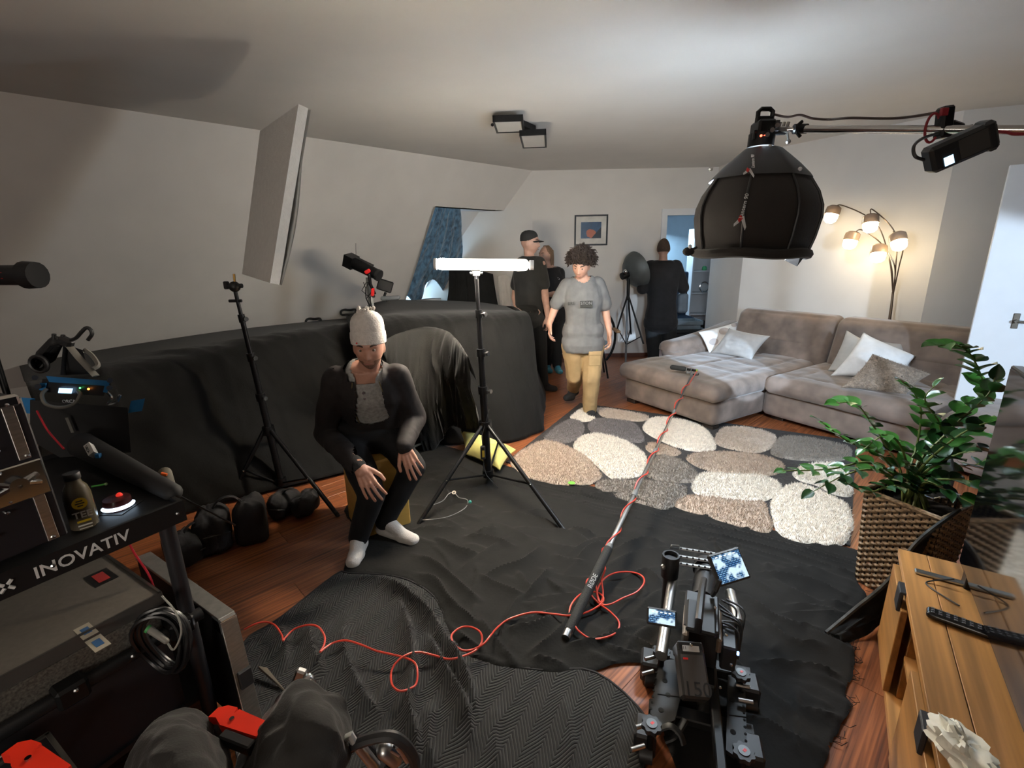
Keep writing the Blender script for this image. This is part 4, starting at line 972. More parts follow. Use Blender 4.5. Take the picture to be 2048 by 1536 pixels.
sb.caps(J['pelvis']+Vector((-.06,0,-.06)), J['pelvis']+Vector((.06,0,-.06)), .15, .15)
nb4 = np.array(P4['nb']); garment(P4, 'shirt', mat('faded_black_tshirt', (.022,.022,.021), .9, var=.2, bump=.2, bscale=120, sheen=.1), sb, .012, .009, 6, 9, (1,1,.6), cull=neck_cull(P4, .085, .04, .02))
tb = MB()
for s in 'LR': P4['limb'](tb, 'hip'+s, 'kn'+s, .09, .066, .012); P4['limb'](tb, 'kn'+s, 'an'+s, .066, .054, .01)
tb.caps(J['hipL'], J['hipR'], .12, .12); garment(P4, 'trousers', MATS['black_work_trousers'], tb, .012, .008, 8, 7)
for s in 'LR': shoe(P4, s, bsock, 'shoe', .010)
M = P4['hM']; cp = MB(); cp.lathe([(.098,.0),(.100,.03),(.096,.065),(.078,.098),(.045,.115),(.001,.122)], 28, M @ TR((0,-.012,.022)), sx=.86, sy=1.06)
capo = sub(P4['body'], 'cap', cp, mat('black_cap', (.018,.018,.018), .85), T4)
bm_ = MB(); Q = np.array([[M @ Vector((.082*math.sin(a), (.088+.075*r)*math.cos(a)*1.02+.002, .024-.012*r-.014*math.sin(a)**2)) for r in np.linspace(0,1,5)] for a in np.linspace(-1.1,1.1,17)])
bm_.grid(Q); bm_.grid(Q+np.array([0,0,.005]), flip=True); sub(P4['body'], 'cap_peak', bm_, MATS['black_cap'], T4)

# ------------------------------------------------------------------ the long-haired man
y = 6.55
Jl = dict(head=D(1091,511,y), shL=D(1122,546,y+.0), shR=D(1088,548,y-.05), elL=D(1118,592,y-.12), elR=D(1084,594,y-.14), wrL=D(1092,588,y-.22), wrR=D(1108,586,y-.24),
  pelvis=D(1104,628,y), hipL=D(1114,640,y), hipR=D(1094,640,y), knL=D(1116,690,y-.04), knR=D(1096,690,y-.05), anL=D(1114,735,y), anR=D(1094,735,y+.05), toeL=(0,0,0), toeR=(0,0,0))
for s in 'LR': Jl['an'+s][2] = .09; Jl['toe'+s] = Jl['an'+s]+np.array([.03,-.15,-.06])
P5 = make_person('long-haired man in a black shirt with folded arms behind the capped man', Jl, (-.15,-1,0), (-.8,-.75,0), skin_mat('long_haired_man_skin', (.48,.28,.20)), vox=.008)
eyes(P5); J = P5['J']; T5 = P5['T']
sb = MB(); P5['torso'](sb, .024)
for s in 'LR': sb.caps(J['sh'+s].lerp(P5['nb'],.2), J['sh'+s].lerp(J['el'+s],.7), .076, .070)
nb5 = np.array(P5['nb']); s5 = garment(P5, 'shirt', blackT, sb, .012, .008, 6, 2, (1,1,.6), cull=neck_cull(P5, .085, .04, .02))
e5 = MB()
for k in range(5):
    a = k*1.256; c = J['shL']+Vector((-.06,-.135,-.075)); e5.tube([c, c+Vector((.022*math.cos(a),-.006,.022*math.sin(a))), c+Vector((.03*math.cos(a+.4),-.004,.03*math.sin(a+.4)))], [.005,.005,.002], 5)
sub(s5, 'chest_emblem', e5, mat('white_emblem', (.5,.5,.5), .8), T5)
tb = MB()
for s in 'LR': P5['limb'](tb, 'hip'+s, 'kn'+s, .086, .062, .012); P5['limb'](tb, 'kn'+s, 'an'+s, .062, .052, .01)
tb.caps(J['hipL'], J['hipR'], .115, .115); tb.caps(J['pelvis'], J['pelvis']+Vector((0,0,.05)), .125, .125, fx=1.2); garment(P5, 'trousers', MATS['black_work_trousers'], tb, .012, .008, 8, 5)
for s in 'LR': shoe(P5, s, mat('turquoise_sock', (.06,.26,.34), .8), 'sock', .004)
M = P5['hM']; hb = MB(); rr_ = random.Random(3)
hb.sph(M @ Vector((0,-.024,.035)), (.083,.092,.092), 18, M=M)
for k in range(120):
    a = rr_.uniform(math.pi*1.02, math.pi*1.98) if k%3 else rr_.choice([rr_.uniform(-.25,.2), rr_.uniform(math.pi-.2, math.pi+.25)])
    p0 = Vector((.082*math.cos(a), -.024+.09*math.sin(a), .06)); q = p0.copy(); pts = [M @ Vector((p0.x*.4,p0.y*.4,.128)), M @ p0]
    for t in (.3,.65,1): pts.append(M @ Vector((p0.x*(1.04+.05*t), p0.y*1.03-.006*t, .06-.22*t)))
    hb.tube(pts, [.004,.007,.007,.006,.002], 5)
o = sub(P5['body'], 'hair', hb, mat('long_brown_hair', (.17,.10,.06), .6, var=.3, scale=80), T5); o['kind'] = 'stuff'
# ================================================================== LIGHT STANDS AND FILM LIGHTS
blk = mat('black_metal', (.012,.012,.013), .38, .6, var=.2)
blkp = mat('black_plastic', (.016,.016,.017), .45, var=.15)
chrome = mat('chrome', (.6,.6,.6), .16, 1.0, var=.05)
alu = mat('aluminium', (.48,.48,.47), .32, 1.0, var=.06)
def light_stand(label, base, H, feet, spread_z, z_col, sections, lean=(0,0), group=None, r=.017, name='light_stand'):
    """base: floor point under the column, feet: floor points of the three legs, z_col: height of the collar where legs start, spread_z: bottom of the column"""
    T = thing(name, label, 'light stand', (base[0],base[1],0), group=group)
    b = Vector((base[0],base[1],0)); top = b+Vector((lean[0],lean[1],H)); ax = (top-b).normalized()
    at = lambda z: b+ax*(z/ax.z)
    prev = spread_z
    for i, z in enumerate(sections):
        rr = r*(1-.16*i); wpart(T, 'column', MB().cyl(at(prev-(.04 if i else 0)), at(z), rr, n=14), blk)
        if i < len(sections)-1:
            c = MB(); c.cyl(at(z-.04), at(z+.012), rr*1.35, n=14); wpart(T, 'collar', c, blk)
            k = MB(); d = Vector((.8,-.6,0)); k.cyl(at(z-.015)+d*rr, at(z-.015)+d*(rr+.03), .006, n=8); k.cyl(at(z-.015)+d*(rr+.028), at(z-.015)+d*(rr+.045), .015, n=10); wpart(T, 'knob', k, chrome if i == 0 else blkp)
        prev = z
    c = MB(); c.cyl(at(z_col-.03), at(z_col+.03), r*1.7, n=14); wpart(T, 'leg_collar', c, blk)
    c = MB(); c.cyl(at(spread_z-.02), at(spread_z+.03), r*1.6, n=14); wpart(T, 'brace_collar', c, blk)
    for f in feet:
        f = Vector((f[0],f[1],.012)); d = (f-at(0)); d.z = 0; d.normalize(); p0 = at(z_col)+d*r*1.4
        wpart(T, 'leg', MB().tube([p0, f], .014, 10), blk)
        wpart(T, 'rubber_foot', MB().caps(f+(p0-f).normalized()*.03, f, .014, .013), blkp)
        m_ = p0.lerp(f, .58); wpart(T, 'brace', MB().tube([at(spread_z)+d*r*1.3, m_], .0075, 8), blk)
        wpart(T, 'rivet', MB().sph(m_+Vector((0,-.012,0)), .007, 8), chrome)
    return T, at
# stand carrying the tube light
sb_ = G(978, 972)
T, at = light_stand('tall black light stand carrying the glowing tube light', sb_, 1.50, [G(838,1050), G(1131,1068), G(1012,905)], .10, .47, [.74,1.0,1.26,1.47], lean=(-.035,0), r=.026)
# spigot, clamp under the tube
mb = MB(); tp = at(1.47); mb.cyl(tp, tp+Vector((0,0,.05)), .012); mb.box(tp+Vector((0,0,.035)), (.05,.03,.04), bev=.006); mb.cyl(tp+Vector((-.04,0,.035)), tp+Vector((.04,0,.035)), .008); wpart(T, 'clamp', mb, chrome)
# tube light
tL, tRr = D(872,528,sb_[1]), D(1058,530,sb_[1]); cT = (tL+tRr)/2
T = thing('tube_light', 'glowing warm-white LED tube light across the top of the middle stand', 'tube light', tuple(cT))
a, b = Vector(tL), Vector(tRr); d = (b-a).normalized()
def tube_shell(a0, a1, r, n=20, q0=0.0, q1=1.0):
    L_ = (b-a).length; Q = np.zeros((n,16,3)); xv, yv = Vector((0,0,1)), d.cross(Vector((0,0,1)))
    tt_ = [0,.01,.03,.06]+[.06+.88*k/8 for k in range(1,8)]+[.94,.97,.99,1.0]; tt_ = np.interp(np.linspace(0,1,16), np.linspace(0,1,len(tt_)), tt_); tt_ = q0+(q1-q0)*tt_
    for i, an in enumerate(np.linspace(a0,a1,n)):
        for j, t in enumerate(tt_):
            e_ = min(t,1-t)*L_; rr = r*math.sqrt(max(.05, 1-(max(0,.03-e_)/.03)**2)); Q[i,j] = a+d*(t*L_)+xv*(rr*math.cos(an))+yv*(rr*math.sin(an))
    m_ = MB(); m_.grid(Q); return m_
wpart(T, 'tube', tube_shell(R_(84), R_(276), .036), mat('glowing_tube', (1,.95,.88), .4, emit=(1,.88,.71), estr=330))
wpart(T, 'dimmed_tube_top', tube_shell(R_(-84), R_(84), .0362, 20, .12, .97), mat('dim_tube_top', (1,.95,.88), .4, emit=(1,.87,.68), estr=4))  # upper shell added dim, so the ceiling above gets no hot spot
for q_ in ((0,.12),(.97,1)): wpart(T, 'tube_end', tube_shell(R_(-84), R_(84), .036, 20, *q_), mat('glowing_tube_end', (1,.95,.88), .4, emit=(1,.88,.71), estr=120))  # longer left end made to glow upward, lighting the ceiling there
for q, s in ((a,-1),(b,1)): wpart(T, 'end_cap', MB().cyl(q-d*(.012 if s<0 else -.005), q+d*(.005 if s<0 else .03), .036 if s<0 else .030, n=24), mat('pale_end_cap', (.55,.52,.48), .4))
br = MB(); br.box(Vector(at(1.47))+Vector((0,.0,.06)), (.06,.05,.02), bev=.004); wpart(T, 'mount_bracket', br, alu)
# controller hanging on the stand
cc = D(966,905,sb_[1]-.06); T = thing('inline_controller', 'small black inline controller with a yellow label hanging on the middle stand', 'controller', tuple(cc))
lpart(T, 'case', MB().box((0,0,0),(.035,.025,.10),bev=.006), blkp); lpart(T, 'yellow_label', MB().box((.003,-.0135,-.005),(.016,.001,.05)), mat('yellow_print', (.62,.45,.05), .5), False)
lpart(T, 'cord', MB().tube([(0,0,.05),(-.004,0,.12),(.02,.02,.2),(.05,.05,.3)], .0035, 6), blkp); lpart(T, 'cord', MB().tube([(0,0,-.05),(.0,0,-.10),(.02,-.03,-.16),(.10,-.05,-.25)], .0035, 6), blkp)

# stand with the white board
bb_ = G(566,978)
T, at = light_stand('black light stand holding the white foam board at the left', bb_, 1.40, [G(676,1034), G(462,1000), G(590,925)], .06, .46, [.72,1.0,1.26,1.42], lean=(-.09,-.02), r=.023)
tp = at(1.42); mb = MB(); mb.sph(tp+Vector((0,0,.03)), .035, 12); mb.cyl(tp+Vector((-.05,0,.035)), tp+Vector((.05,0,.035)), .014); mb.box(tp+Vector((-.05,0,.04)), (.03,.03,.05), bev=.006); mb.cyl(tp+Vector((.03,0,-.06)), tp+Vector((-.05,0,-.06)), .010); wpart(T, 'grip_head', mb, blkp)
wpart(T, 'spigot', MB().cyl(tp+Vector((.005,0,.05)), tp+Vector((.01,0,.11)), .007), mat('brass', (.6,.36,.1), .35, .9))
# white foam board: thick sheet seen edge-on with a second thin sheet bowed against it
yb = bb_[1]
e_t, e_b = D(597,208,yb-.10), D(540,566,yb-.16)          # near vertical edge (front face of the rim)
f_t, f_b = D(520,262,yb+.55), D(484,548,yb+.35)
T = thing('foam_board', 'large white polystyrene board held high on the left stand', 'reflector board', tuple((e_b+f_b)/2))
def panel(A, B, C_, Dd, th):
    A, B, C_, Dd = map(np.array, (A,B,C_,Dd)); n_ = np.cross(B-A, Dd-A); n_ = n_/np.linalg.norm(n_)*th; mb = MB(); mb.add([tuple(p) for p in (A,B,C_,Dd,A+n_,B+n_,C_+n_,Dd+n_)], [(0,3,2,1),(4,5,6,7),(0,1,5,4),(1,2,6,5),(2,3,7,6),(3,0,4,7)]); return mb, n_
foam = mat('white_polystyrene', (.74,.73,.70), .9, var=.04, scale=30, bump=.4, bscale=120)
mb, nn = panel(e_b, e_t, f_t, f_b, -.055); wpart(T, 'board', mb, foam, False)
# thin backing sheet, bowed
Q = np.zeros((24,6,3)); off_ = -nn/np.linalg.norm(nn)*-1
for i, t in enumerate(np.linspace(0,1,24)):
    for j, q in enumerate(np.linspace(0,1,6)):
        bow = math.sin(t*math.pi)*.0+ .05*math.sin(min(1,t*1.4)*math.pi)**1.0
        Q[i,j] = (e_b*(1-t)+e_t*t)*(1-q)+(f_b*(1-t)+f_t*t)*q+nn*(1.15)+off_*(bow*.5)*(1-.5*q)
mb = MB(); mb.grid(Q); mb.grid(Q+off_*.006, flip=True); wpart(T, 'backing_sheet', mb, mat('white_sheet', (.80,.79,.76), .7, var=.03))
# ------------------------------------------------------------------ profile spotlight on a stand behind the seated man
yb = 4.9; b0 = D(745,640,yb)
T, at = light_stand('slim grey stand carrying the black profile spotlight behind the seated man', (b0[0],b0[1]), 1.32, [(b0[0]+.35,b0[1]+.1), (b0[0]-.3,b0[1]+.2), (b0[0],b0[1]-.35)], .2, .5, [.9,1.25,1.40], r=.020)
wpart(T, 'grey_sleeve', MB().cyl(at(1.02), at(1.42), .030, .027, n=16), mat('grey_plastic', (.33,.33,.31), .5))
A_, B_ = Vector(D(697,520,yb)), Vector(D(756,550,yb-.1)); d = (B_-A_).normalized()
T = thing('profile_spotlight', 'black profile spotlight with red clamps pointing down behind the seated man', 'spotlight', tuple(A_.lerp(B_,.5)))
wpart(T, 'barrel', MB().cyl(A_+d*.06, B_, .062, .052, n=20), blk); wpart(T, 'gate_box', MB().cyl(A_-d*.02, A_+d*.08, .085, n=4, side=(.3,.5,.8)), blk, False); wpart(T, 'lens_ring', MB().cyl(B_-d*.01, B_+d*.02, .058, n=20), blkp)
wpart(T, 'top_rail', MB().box(A_.lerp(B_,.55)+Vector((.02,0,.06)), (.16,.02,.015), rot=(0,.47,0)), blkp)
m_ = A_.lerp(B_,.75); wpart(T, 'yoke', MB().tube([m_+Vector((0,-.06,-.02)), m_+Vector((0,-.05,-.12)), m_+Vector((.02,0,-.22))], .016, 8), blk)
redp = mat('red_plastic', (.75,.02,.02), .4)
wpart(T, 'red_clamp', MB().box(m_+Vector((-.01,-.07,-.0)), (.06,.03,.035), rot=(0,-.5,0), bev=.008), redp); wpart(T, 'red_clamp', MB().box(m_+Vector((.01,-.03,-.20)), (.03,.035,.08), rot=(0,.2,0), bev=.008), redp)
wpart(T, 'aerial', MB().cyl(A_+Vector((.08,0,.05)), A_+Vector((.09,0,.16)), .003, n=6), blkp)
c = MB(); pr = Vector(D(735,560,yb-.02))
for k in range(5): c.tube([pr+Vector((random.uniform(-.04,.06), -.02, -.02)), pr+Vector((random.uniform(-.08,.08), -.04, -.10)), pr+Vector((random.uniform(-.03,.05), -.03, -.18)), pr+Vector((random.uniform(0,.06), 0, -.30))], .004, 5)
wpart(T, 'cable_bundle', c, blkp)
# lamp head with barn-door panel beside it
q = Vector(D(776,575,5.2)); T = thing('panel_lamp', 'small dark panel lamp with a grey roller arm beside the skylight', 'lamp', tuple(q))
lpart(T, 'panel', MB().box((-.03,0,.02),(.16,.06,.12),rot=(0,.35,.2),bev=.01), blk); lpart(T, 'arm', MB().tube([(-.03,0,-.05),(-.06,0,-.12),(-.02,0,-.14)], .014, 8), blk); lpart(T, 'roller', MB().caps((-.06,-.02,-.115),(.11,-.04,-.105),.026,.022), mat('grey_rubber', (.16,.17,.18), .6))
# bits lying on the covered furniture
for (px_, lab, w) in (((620,630),'black carabiner strap with a blue tag lying on the cloth left of the spotlight',.20), ((690,612),'coiled black cable lying on the cloth at the foot of the spotlight',.22)):
    q = SL(px_[0],px_[1]+14)-NW*.12; T = thing('cable_coil', lab, 'cable', tuple(q))
    lpart(T, 'loop', MB().tube([(w*.5*math.cos(t), .05*math.sin(t), .02+.035*math.sin(t*1.0)+.01*math.sin(3*t)) for t in np.linspace(0,6.28,22)[:-1]], .016, 8, closed=True), blkp)
    lpart(T, 'tail', MB().tube([(w*.4,0,.03),(w*.55,-.03,.01),(w*.3,-.08,.0)], .010, 6), blkp)
    if px_[0] == 620: lpart(T, 'blue_tag', MB().box((.0,-.06,.0),(.09,.006,.016)), mat('blue_tape', (.05,.25,.55), .5), False)
# ------------------------------------------------------------------ ceiling lamp
ca = G(1045,243,HC); T = thing('ceiling_lamp', 'ceiling lamp made of two black square frames with white shades', 'ceiling lamp', (ca[0],ca[1],HC-.002))
lam = mat('opal_shade', (.62,.60,.57), .6, var=.02)
q1 = [np.array(G(*p,HC-.07)) for p in ((990,238),(1047,236),(1043,259),(993,260))]; q2 = [np.array(G(*p,HC-.11)) for p in ((1046,266),(1096,264),(1088,290),(1041,291))]
for q in (q1, q2):
    c = sum(q)/4; ux = (q[1]-q[0]); w = np.linalg.norm(ux); ux = ux/w; uy = np.array([-ux[1],ux[0],0]); h_ = max(abs((q[3]-q[0])@uy), abs((q[2]-q[1])@uy)); Mx = Matrix(((ux[0],uy[0],0,c[0]),(ux[1],uy[1],0,c[1]),(0,0,1,c[2]),(0,0,0,1)))
    fr = MB(Mx)
    for (x, y_, a, b_) in ((0,h_/2,w,.016),(0,-h_/2,w,.016),(w/2,0,.016,h_),(-w/2,0,.016,h_)): fr.box((x,y_,0),(a+.016,b_,.05) if a > b_ else (a,b_+.016,.05))
    wpart(T, 'frame', fr, blk, False); wpart(T, 'shade', MB(Mx).box((0,0,-.004),(w-.018,h_-.018,.03)), lam, False)
ba, bb2 = Vector(sum(q1)/4), Vector(sum(q2)/4); cm_ = ba.lerp(bb2,.5); dv = (bb2-ba).normalized()
wpart(T, 'mounting_bar', MB().box((cm_.x,cm_.y,HC-.025), (.40,.07,.045), rot=(0,0,math.atan2(dv.y,dv.x))), blk, False)
for q in (ba,bb2): wpart(T, 'stem', MB().cyl((q.x,q.y,HC-.01),(q.x,q.y,q.z+.01),.02), blk)
wpart(T, 'ball_nut', MB().sph((q1[0]+q1[3])/2-np.array([.03,0,0]), .014, 10), blk)
# ------------------------------------------------------------------ floor lamp with five heads
lp = sofa_pt(1.08, 2.14); lz = D(1776,650,lp[1])
base = PL(1778,650,sofa_pt(0,2.14),SEY); base = np.array([base[0],base[1],0])
T = thing('floor_lamp', 'five-headed bronze arc floor lamp glowing behind the sofa', 'floor lamp', tuple(base))
bron = mat('bronze', (.16,.12,.09), .35, .8)
wpart(T, 'base', MB().lathe([(.14,0),(.14,.02),(.03,.03),(.012,.05)], 28, TR(tuple(base))), bron)
def lampP(px, py, dy=0.0): return PL(px,py,sofa_pt(0,2.12-dy),SEY)
wpart(T, 'pole', MB().tube([base+np.array([0,0,.03]), lampP(1778,648), lampP(1783,612), lampP(1786,584)], [.014,.014,.012,.010], 10), bron)
gl_ = mat('glowing_bulb', (1,.9,.7), .4, emit=(1,.80,.50), estr=15)
shd = mat('smoky_glass_shade', (.36,.25,.17), .25, var=.15, trans=.15)
heads = [((1686,411),(1664,428)), ((1745,419),(1741,446)), ((1724,460),(1702,480)), ((1787,464),(1797,482)), ((1765,490),(1757,506))]
mids = [(1752,447),(1790,465),(1765,490),(1806,490),(1785,520)]
dys = (.10,.16,.06,.18,.12)
for (nk, hd), md_, dy in zip(heads, mids, dys):
    root = lampP(1786,590); n_ = Vector(lampP(*nk,dy)); h_ = Vector(lampP(*hd,dy+.02)); dn = Vector((-.25,-.2,-1)).normalized() if nk[0] > 1700 else Vector((-.55,-.3,-.8)).normalized()
    dn = (Vector(lampP(hd[0],hd[1]+14,dy+.04))-Vector(lampP(nk[0]*.5+hd[0]*.5,nk[1]*.5+hd[1]*.5-8,dy))).normalized()
    arm = catmull([root, lampP(md_[0]*.35+1793*.65, md_[1]*.35+560*.65, dy*.4), lampP(*md_,dy*.7), n_, h_-dn*.06], 8)
    ap = wpart(T, 'arm', MB().tube(arm, .0055, 8), bron)
    R0 = frame(dn)[0], frame(dn)[1]; Mx = Matrix(((R0[0].x,R0[1].x,dn.x,h_.x),(R0[0].y,R0[1].y,dn.y,h_.y),(R0[0].z,R0[1].z,dn.z,h_.z),(0,0,0,1)))
    so = MB(); so.lathe([(.001,-.085),(.045,-.082),(.066,-.065),(.070,-.03),(.070,.008),(.067,.008),(.067,-.025),(.06,-.06),(.001,-.075)], 24, Mx); wpart(T, 'shade', so, shd)
    bu = MB(); bu.lathe([(.001,-.045),(.04,-.04),(.060,-.01),(.063,.035),(.056,.068),(.034,.088),(.001,.094)], 20, Mx); wpart(T, 'bulb', bu, gl_)
# ------------------------------------------------------------------ lantern softbox on its boom
yL = 2.55
def LP(px, py, dy=0.0): return D(px, py, yL+dy)
c_top, c_bot = Vector(LP(1525,297)), Vector(LP(1497,505)); ax = (c_top-c_bot).normalized(); hgt = (c_top-c_bot).length
T = thing('lantern_softbox', 'large black lantern softbox with a drawn skirt hanging from the boom arm', 'softbox', tuple(c_bot))
fab = mat('black_softbox_fabric', (.020,.016,.014), .8, var=.2, scale=5, bump=.2, bscale=80, sheen=.1)
rx = Vector((1,0,0)); rx = (rx-ax*rx.dot(ax)).normalized(); ry = ax.cross(rx)
Mx = Matrix(((rx.x,ry.x,ax.x,c_bot.x),(rx.y,ry.y,ax.y,c_bot.y),(rx.z,ry.z,ax.z,c_bot.z),(0,0,0,1)))
prof = [(.262,.0),(.282,.09),(.296,.20),(.292,.26),(.268,.335),(.215,.43),(.168,.485),(.120,.535),(.082,.575),(.075,hgt)]
ks = hgt/.585
NS = 8; mb = MB(Mx); vs = []; fs = []
for (r, z) in prof:
    for k in range(NS*6):
        t = 2*math.pi*k/(NS*6)+.2; s_ = (k%6)/6; sag = 1-.045*math.sin(math.pi*s_); rr = r*sag*.985; vs.append((rr*math.cos(t), rr*math.sin(t), min(z*ks,hgt)))
n = NS*6
front_ = lambda k: math.cos(2*math.pi*(k+.5)/n+.2-1.5*math.pi) > -.48      # the skirt is tied up on the far side
for i in range(len(prof)-1): fs += [(i*n+k,i*n+(k+1)%n,(i+1)*n+(k+1)%n,(i+1)*n+k) for k in range(n) if front_(k) or prof[i][1] > .40]
mb.add(vs, fs); sk_ = lpart(T, 'skirt', MB(), None) if False else mb.build('skirt', fab, T, True, off=T.location)
md_ = sk_.modifiers.new('t','SOLIDIFY'); md_.thickness = .004
cap_ = MB(Mx); vs = []; fs = []; pr2 = [(.236,.412),(.222,.435),(.176,.49),(.128,.54),(.088,.580)]
for (r, z) in pr2:
    for k in range(n):
        t = 2*math.pi*k/n+.2; s_ = (k%6)/6; vs.append((r*(1-.05*math.sin(math.pi*s_))*math.cos(t), r*(1-.05*math.sin(math.pi*s_))*math.sin(t), z*ks-(.012*math.sin(math.pi*s_) if r > .25 else 0)))
for i in range(len(pr2)-1): fs += [(i*n+k,i*n+(k+1)%n,(i+1)*n+(k+1)%n,(i+1)*n+k) for k in range(n)]
cap_.add(vs, fs); wpart(T, 'top_flap', cap_, mat('black_nylon_flap', (.022,.02,.019), .5, var=.2))
for k in range(NS):
    t = 2*math.pi*k/NS+.2
    if math.cos(t-1.5*math.pi) > -.45: wpart(T, 'rib', MB(Mx).tube([(r*math.cos(t)*1.004, r*math.sin(t)*1.004, min(z*ks,hgt)) for r, z in prof], .006, 6), blkp)
wpart(T, 'bottom_roll', MB(Mx).tube([(.266*math.cos(t), .266*math.sin(t), -.005+.004*math.sin(5*t)) for t in np.linspace(1.5*math.pi-2.05,1.5*math.pi+2.05,44)], .024, 8), fab)
wpart(T, 'diffuser', MB(Mx).sph((0,0,.215), (.235,.235,.185), 24), mat('lantern_diffuser', (.9,.92,.95), .6, emit=(.74,.87,1.0), estr=66))
for (px_, py_) in ((1377,503),(1590,512)):
    q = Vector(LP(px_,py_,-.1)); t_ = MB()
    if px_ < 1400: t_.sph(q, (.030,.024,.022), 12); t_.cyl(q, q+Vector((.04,0,.02)), .006)
    else:
        t_.add([q+Vector((-.05,0,-.02)), q+Vector((.0,-.03,-.05)), q+Vector((.05,0,.0)), q+Vector((.055,.02,.06)), q+Vector((.0,.03,.03)), q+Vector((.01,-.035,.02))], [(0,1,5),(1,2,5),(2,3,5),(3,4,5),(4,0,5),(0,4,3,2,1)])
    wpart(T, 'skirt_tie', t_, fab)
for (px_, py_) in ((1422,338),(1600,338),(1380,493),(1587,490),(1540,293)): wpart(T, 'snap', MB().sph(LP(px_,py_,-.20 if py_>330 else -.08), .010, 8), mat('white_snap', (.8,.8,.8), .3))
# lettering and chevron mark on skirt and flap
def face_M(px, py, dy, roll, tilt=0.0):
    c = LP(px, py, dy); x = Vector((math.cos(roll), 0, math.sin(roll))); zf = Vector((0,-1,tilt)).normalized(); x = (x-zf*x.dot(zf)).normalized(); y_ = zf.cross(x); return Matrix(((x.x,y_.x,zf.x,c[0]),(x.y,y_.y,zf.y,c[1]),(x.z,y_.z,zf.z,c[2]),(0,0,0,1)))
wpr = mat('white_print', (.62,.62,.62), .7); rpr = mat('red_print', (.55,.03,.03), .7)
def chevron(px, py, dy, tilt=0.0, s=1.0):
    M_ = face_M(px,py,dy,R_(72),tilt); w = MB(M_); r_ = MB(M_)
    w.prism([(-.025*s,-.024*s),(-.010*s,-.024*s),(.030*s,.004*s),(.020*s,.016*s)], 0, .002); w.prism([(-.025*s,.030*s),(-.014*s,.034*s),(.006*s,.024*s),(-.003*s,.014*s)], 0, .002); r_.prism([(-.003*s,.014*s),(.006*s,.024*s),(.030*s,.022*s),(.020*s,.004*s)], 0, .0022)
    wpart(T, 'white_chevron', w, wpr, False); wpart(T, 'red_chevron', r_, rpr, False)
chevron(1484,446,-.310,.0); wpart(T, 'lettering', text_mb('Lantern 90', .024, face_M(1488,412,-.312,R_(80)), .001), wpr, False)
chevron(1500,346,-.232,.7,.85); wpart(T, 'lettering', text_mb('Lantern 90', .022, face_M(1506,322,-.165,R_(80),1.0), .001), wpr, False)
# lamp head
T = thing('led_lamp_head', 'black LED lamp head with carrying handle on top of the lantern softbox', 'lamp head', tuple(c_top))
hd = MB(); a = Vector(LP(1521,290)); b = Vector(LP(1531,222)); u = (b-a).normalized(); sx_ = Vector((1,0,0)); Mh = Matrix(((sx_.x,0,u.x,a.x),(0,1,u.y,a.y),(sx_.z,0,u.z,a.z),(0,0,0,1)))
L_ = (b-a).length
wpart(T, 'body', MB(Mh).box((0,0,L_*.40),(.085,.10,L_*.62),bev=.01), blk); wpart(T, 'mount_ring', MB(Mh).cyl((0,0,-.01),(0,0,.05),.06,n=24), blk); wpart(T, 'cooling_fins', MB(Mh).box((.045,-.01,L_*.50),(.02,.08,L_*.32),bev=.002), mat('grey_fins', (.08,.08,.085), .4, .5))
wpart(T, 'handle', MB(Mh).tube([(-.032,0,L_*.66),(-.034,0,L_*.98),(-.02,0,L_*1.06),(.02,0,L_*1.06),(.036,0,L_*.98),(.036,0,L_*.66)], .011, 8), blk); wpart(T, 'handle', MB(Mh).box((0,0,L_*.74),(.08,.03,.03),bev=.004), blk)
wpart(T, 'yoke', MB(Mh).tube([(-.05,-.03,.02),(-.055,-.03,L_*.35),(.06,-.03,L_*.30),(.10,-.02,L_*.32)], .010, 8), blk)
wpart(T, 'red_light', MB(Mh).sph((-.03,-.055,.03), .006, 8), mat('red_led', (.8,.05,.02), .4, emit=(1,.1,.05), estr=4))
for k in range(3): wpart(T, 'knob', MB(Mh).cyl((.02*k-.01,-.05,.03+.02*k),(.02*k-.01,-.075,.03+.02*k),.011,n=10), chrome)
# boom
b0, b1 = Vector(LP(1545,262)), Vector(D(1600,258,2.5)); b2 = Vector(D(2130,260,1.95)); b2 = b1+(b2-b1)*2.1
T = thing('light_boom', 'silver boom arm reaching in from the right edge to the lantern softbox', 'boom arm', tuple(b1))
wpart(T, 'pipe', MB().cyl(b1, b2, .0165, n=18), chrome); wpart(T, 'tip', MB().cyl(b0, b1, .010, n=14), chrome)
g_ = MB(); g_.cyl(b1-Vector((.03,0,0)), b1+Vector((.03,-.005,0)), .022, n=14); g_.tube([b1+Vector((.0,-.01,.03)), b1+Vector((-.02,-.015,.015)), b1+Vector((-.02,-.015,-.02)), b1+Vector((.0,-.01,-.035))], .008, 6); wpart(T, 'locking_collar', g_, blk)
sp_ = Vector((b2.x-.05, b2.y+.02, 0)); wpart(T, 'stand_column', MB().cyl(sp_+Vector((0,0,.01)), Vector((sp_.x,sp_.y,b2.z+.05)), .02, n=14), chrome)
for a_ in (.4,2.5,4.6): wpart(T, 'stand_leg', MB().tube([sp_+Vector((0,0,.42)), sp_+Vector((.42*math.cos(a_),.42*math.sin(a_),.012))], .014, 8), chrome)
g_ = MB(); q = b0.lerp(b1,.4)
for k in range(3): g_.cyl(q+Vector((.02*k-.03,0,-.02)), q+Vector((.02*k-.02,0,.035)), .008); 
g_.box(q,(.06,.03,.03),bev=.006); g_.cyl(q+Vector((.02,0,-.01)), q+Vector((.02,-.02,-.05)), .005); g_.sph(q+Vector((.02,-.02,-.055)), .012, 8); wpart(T, 'swivel_joint', g_, alu)
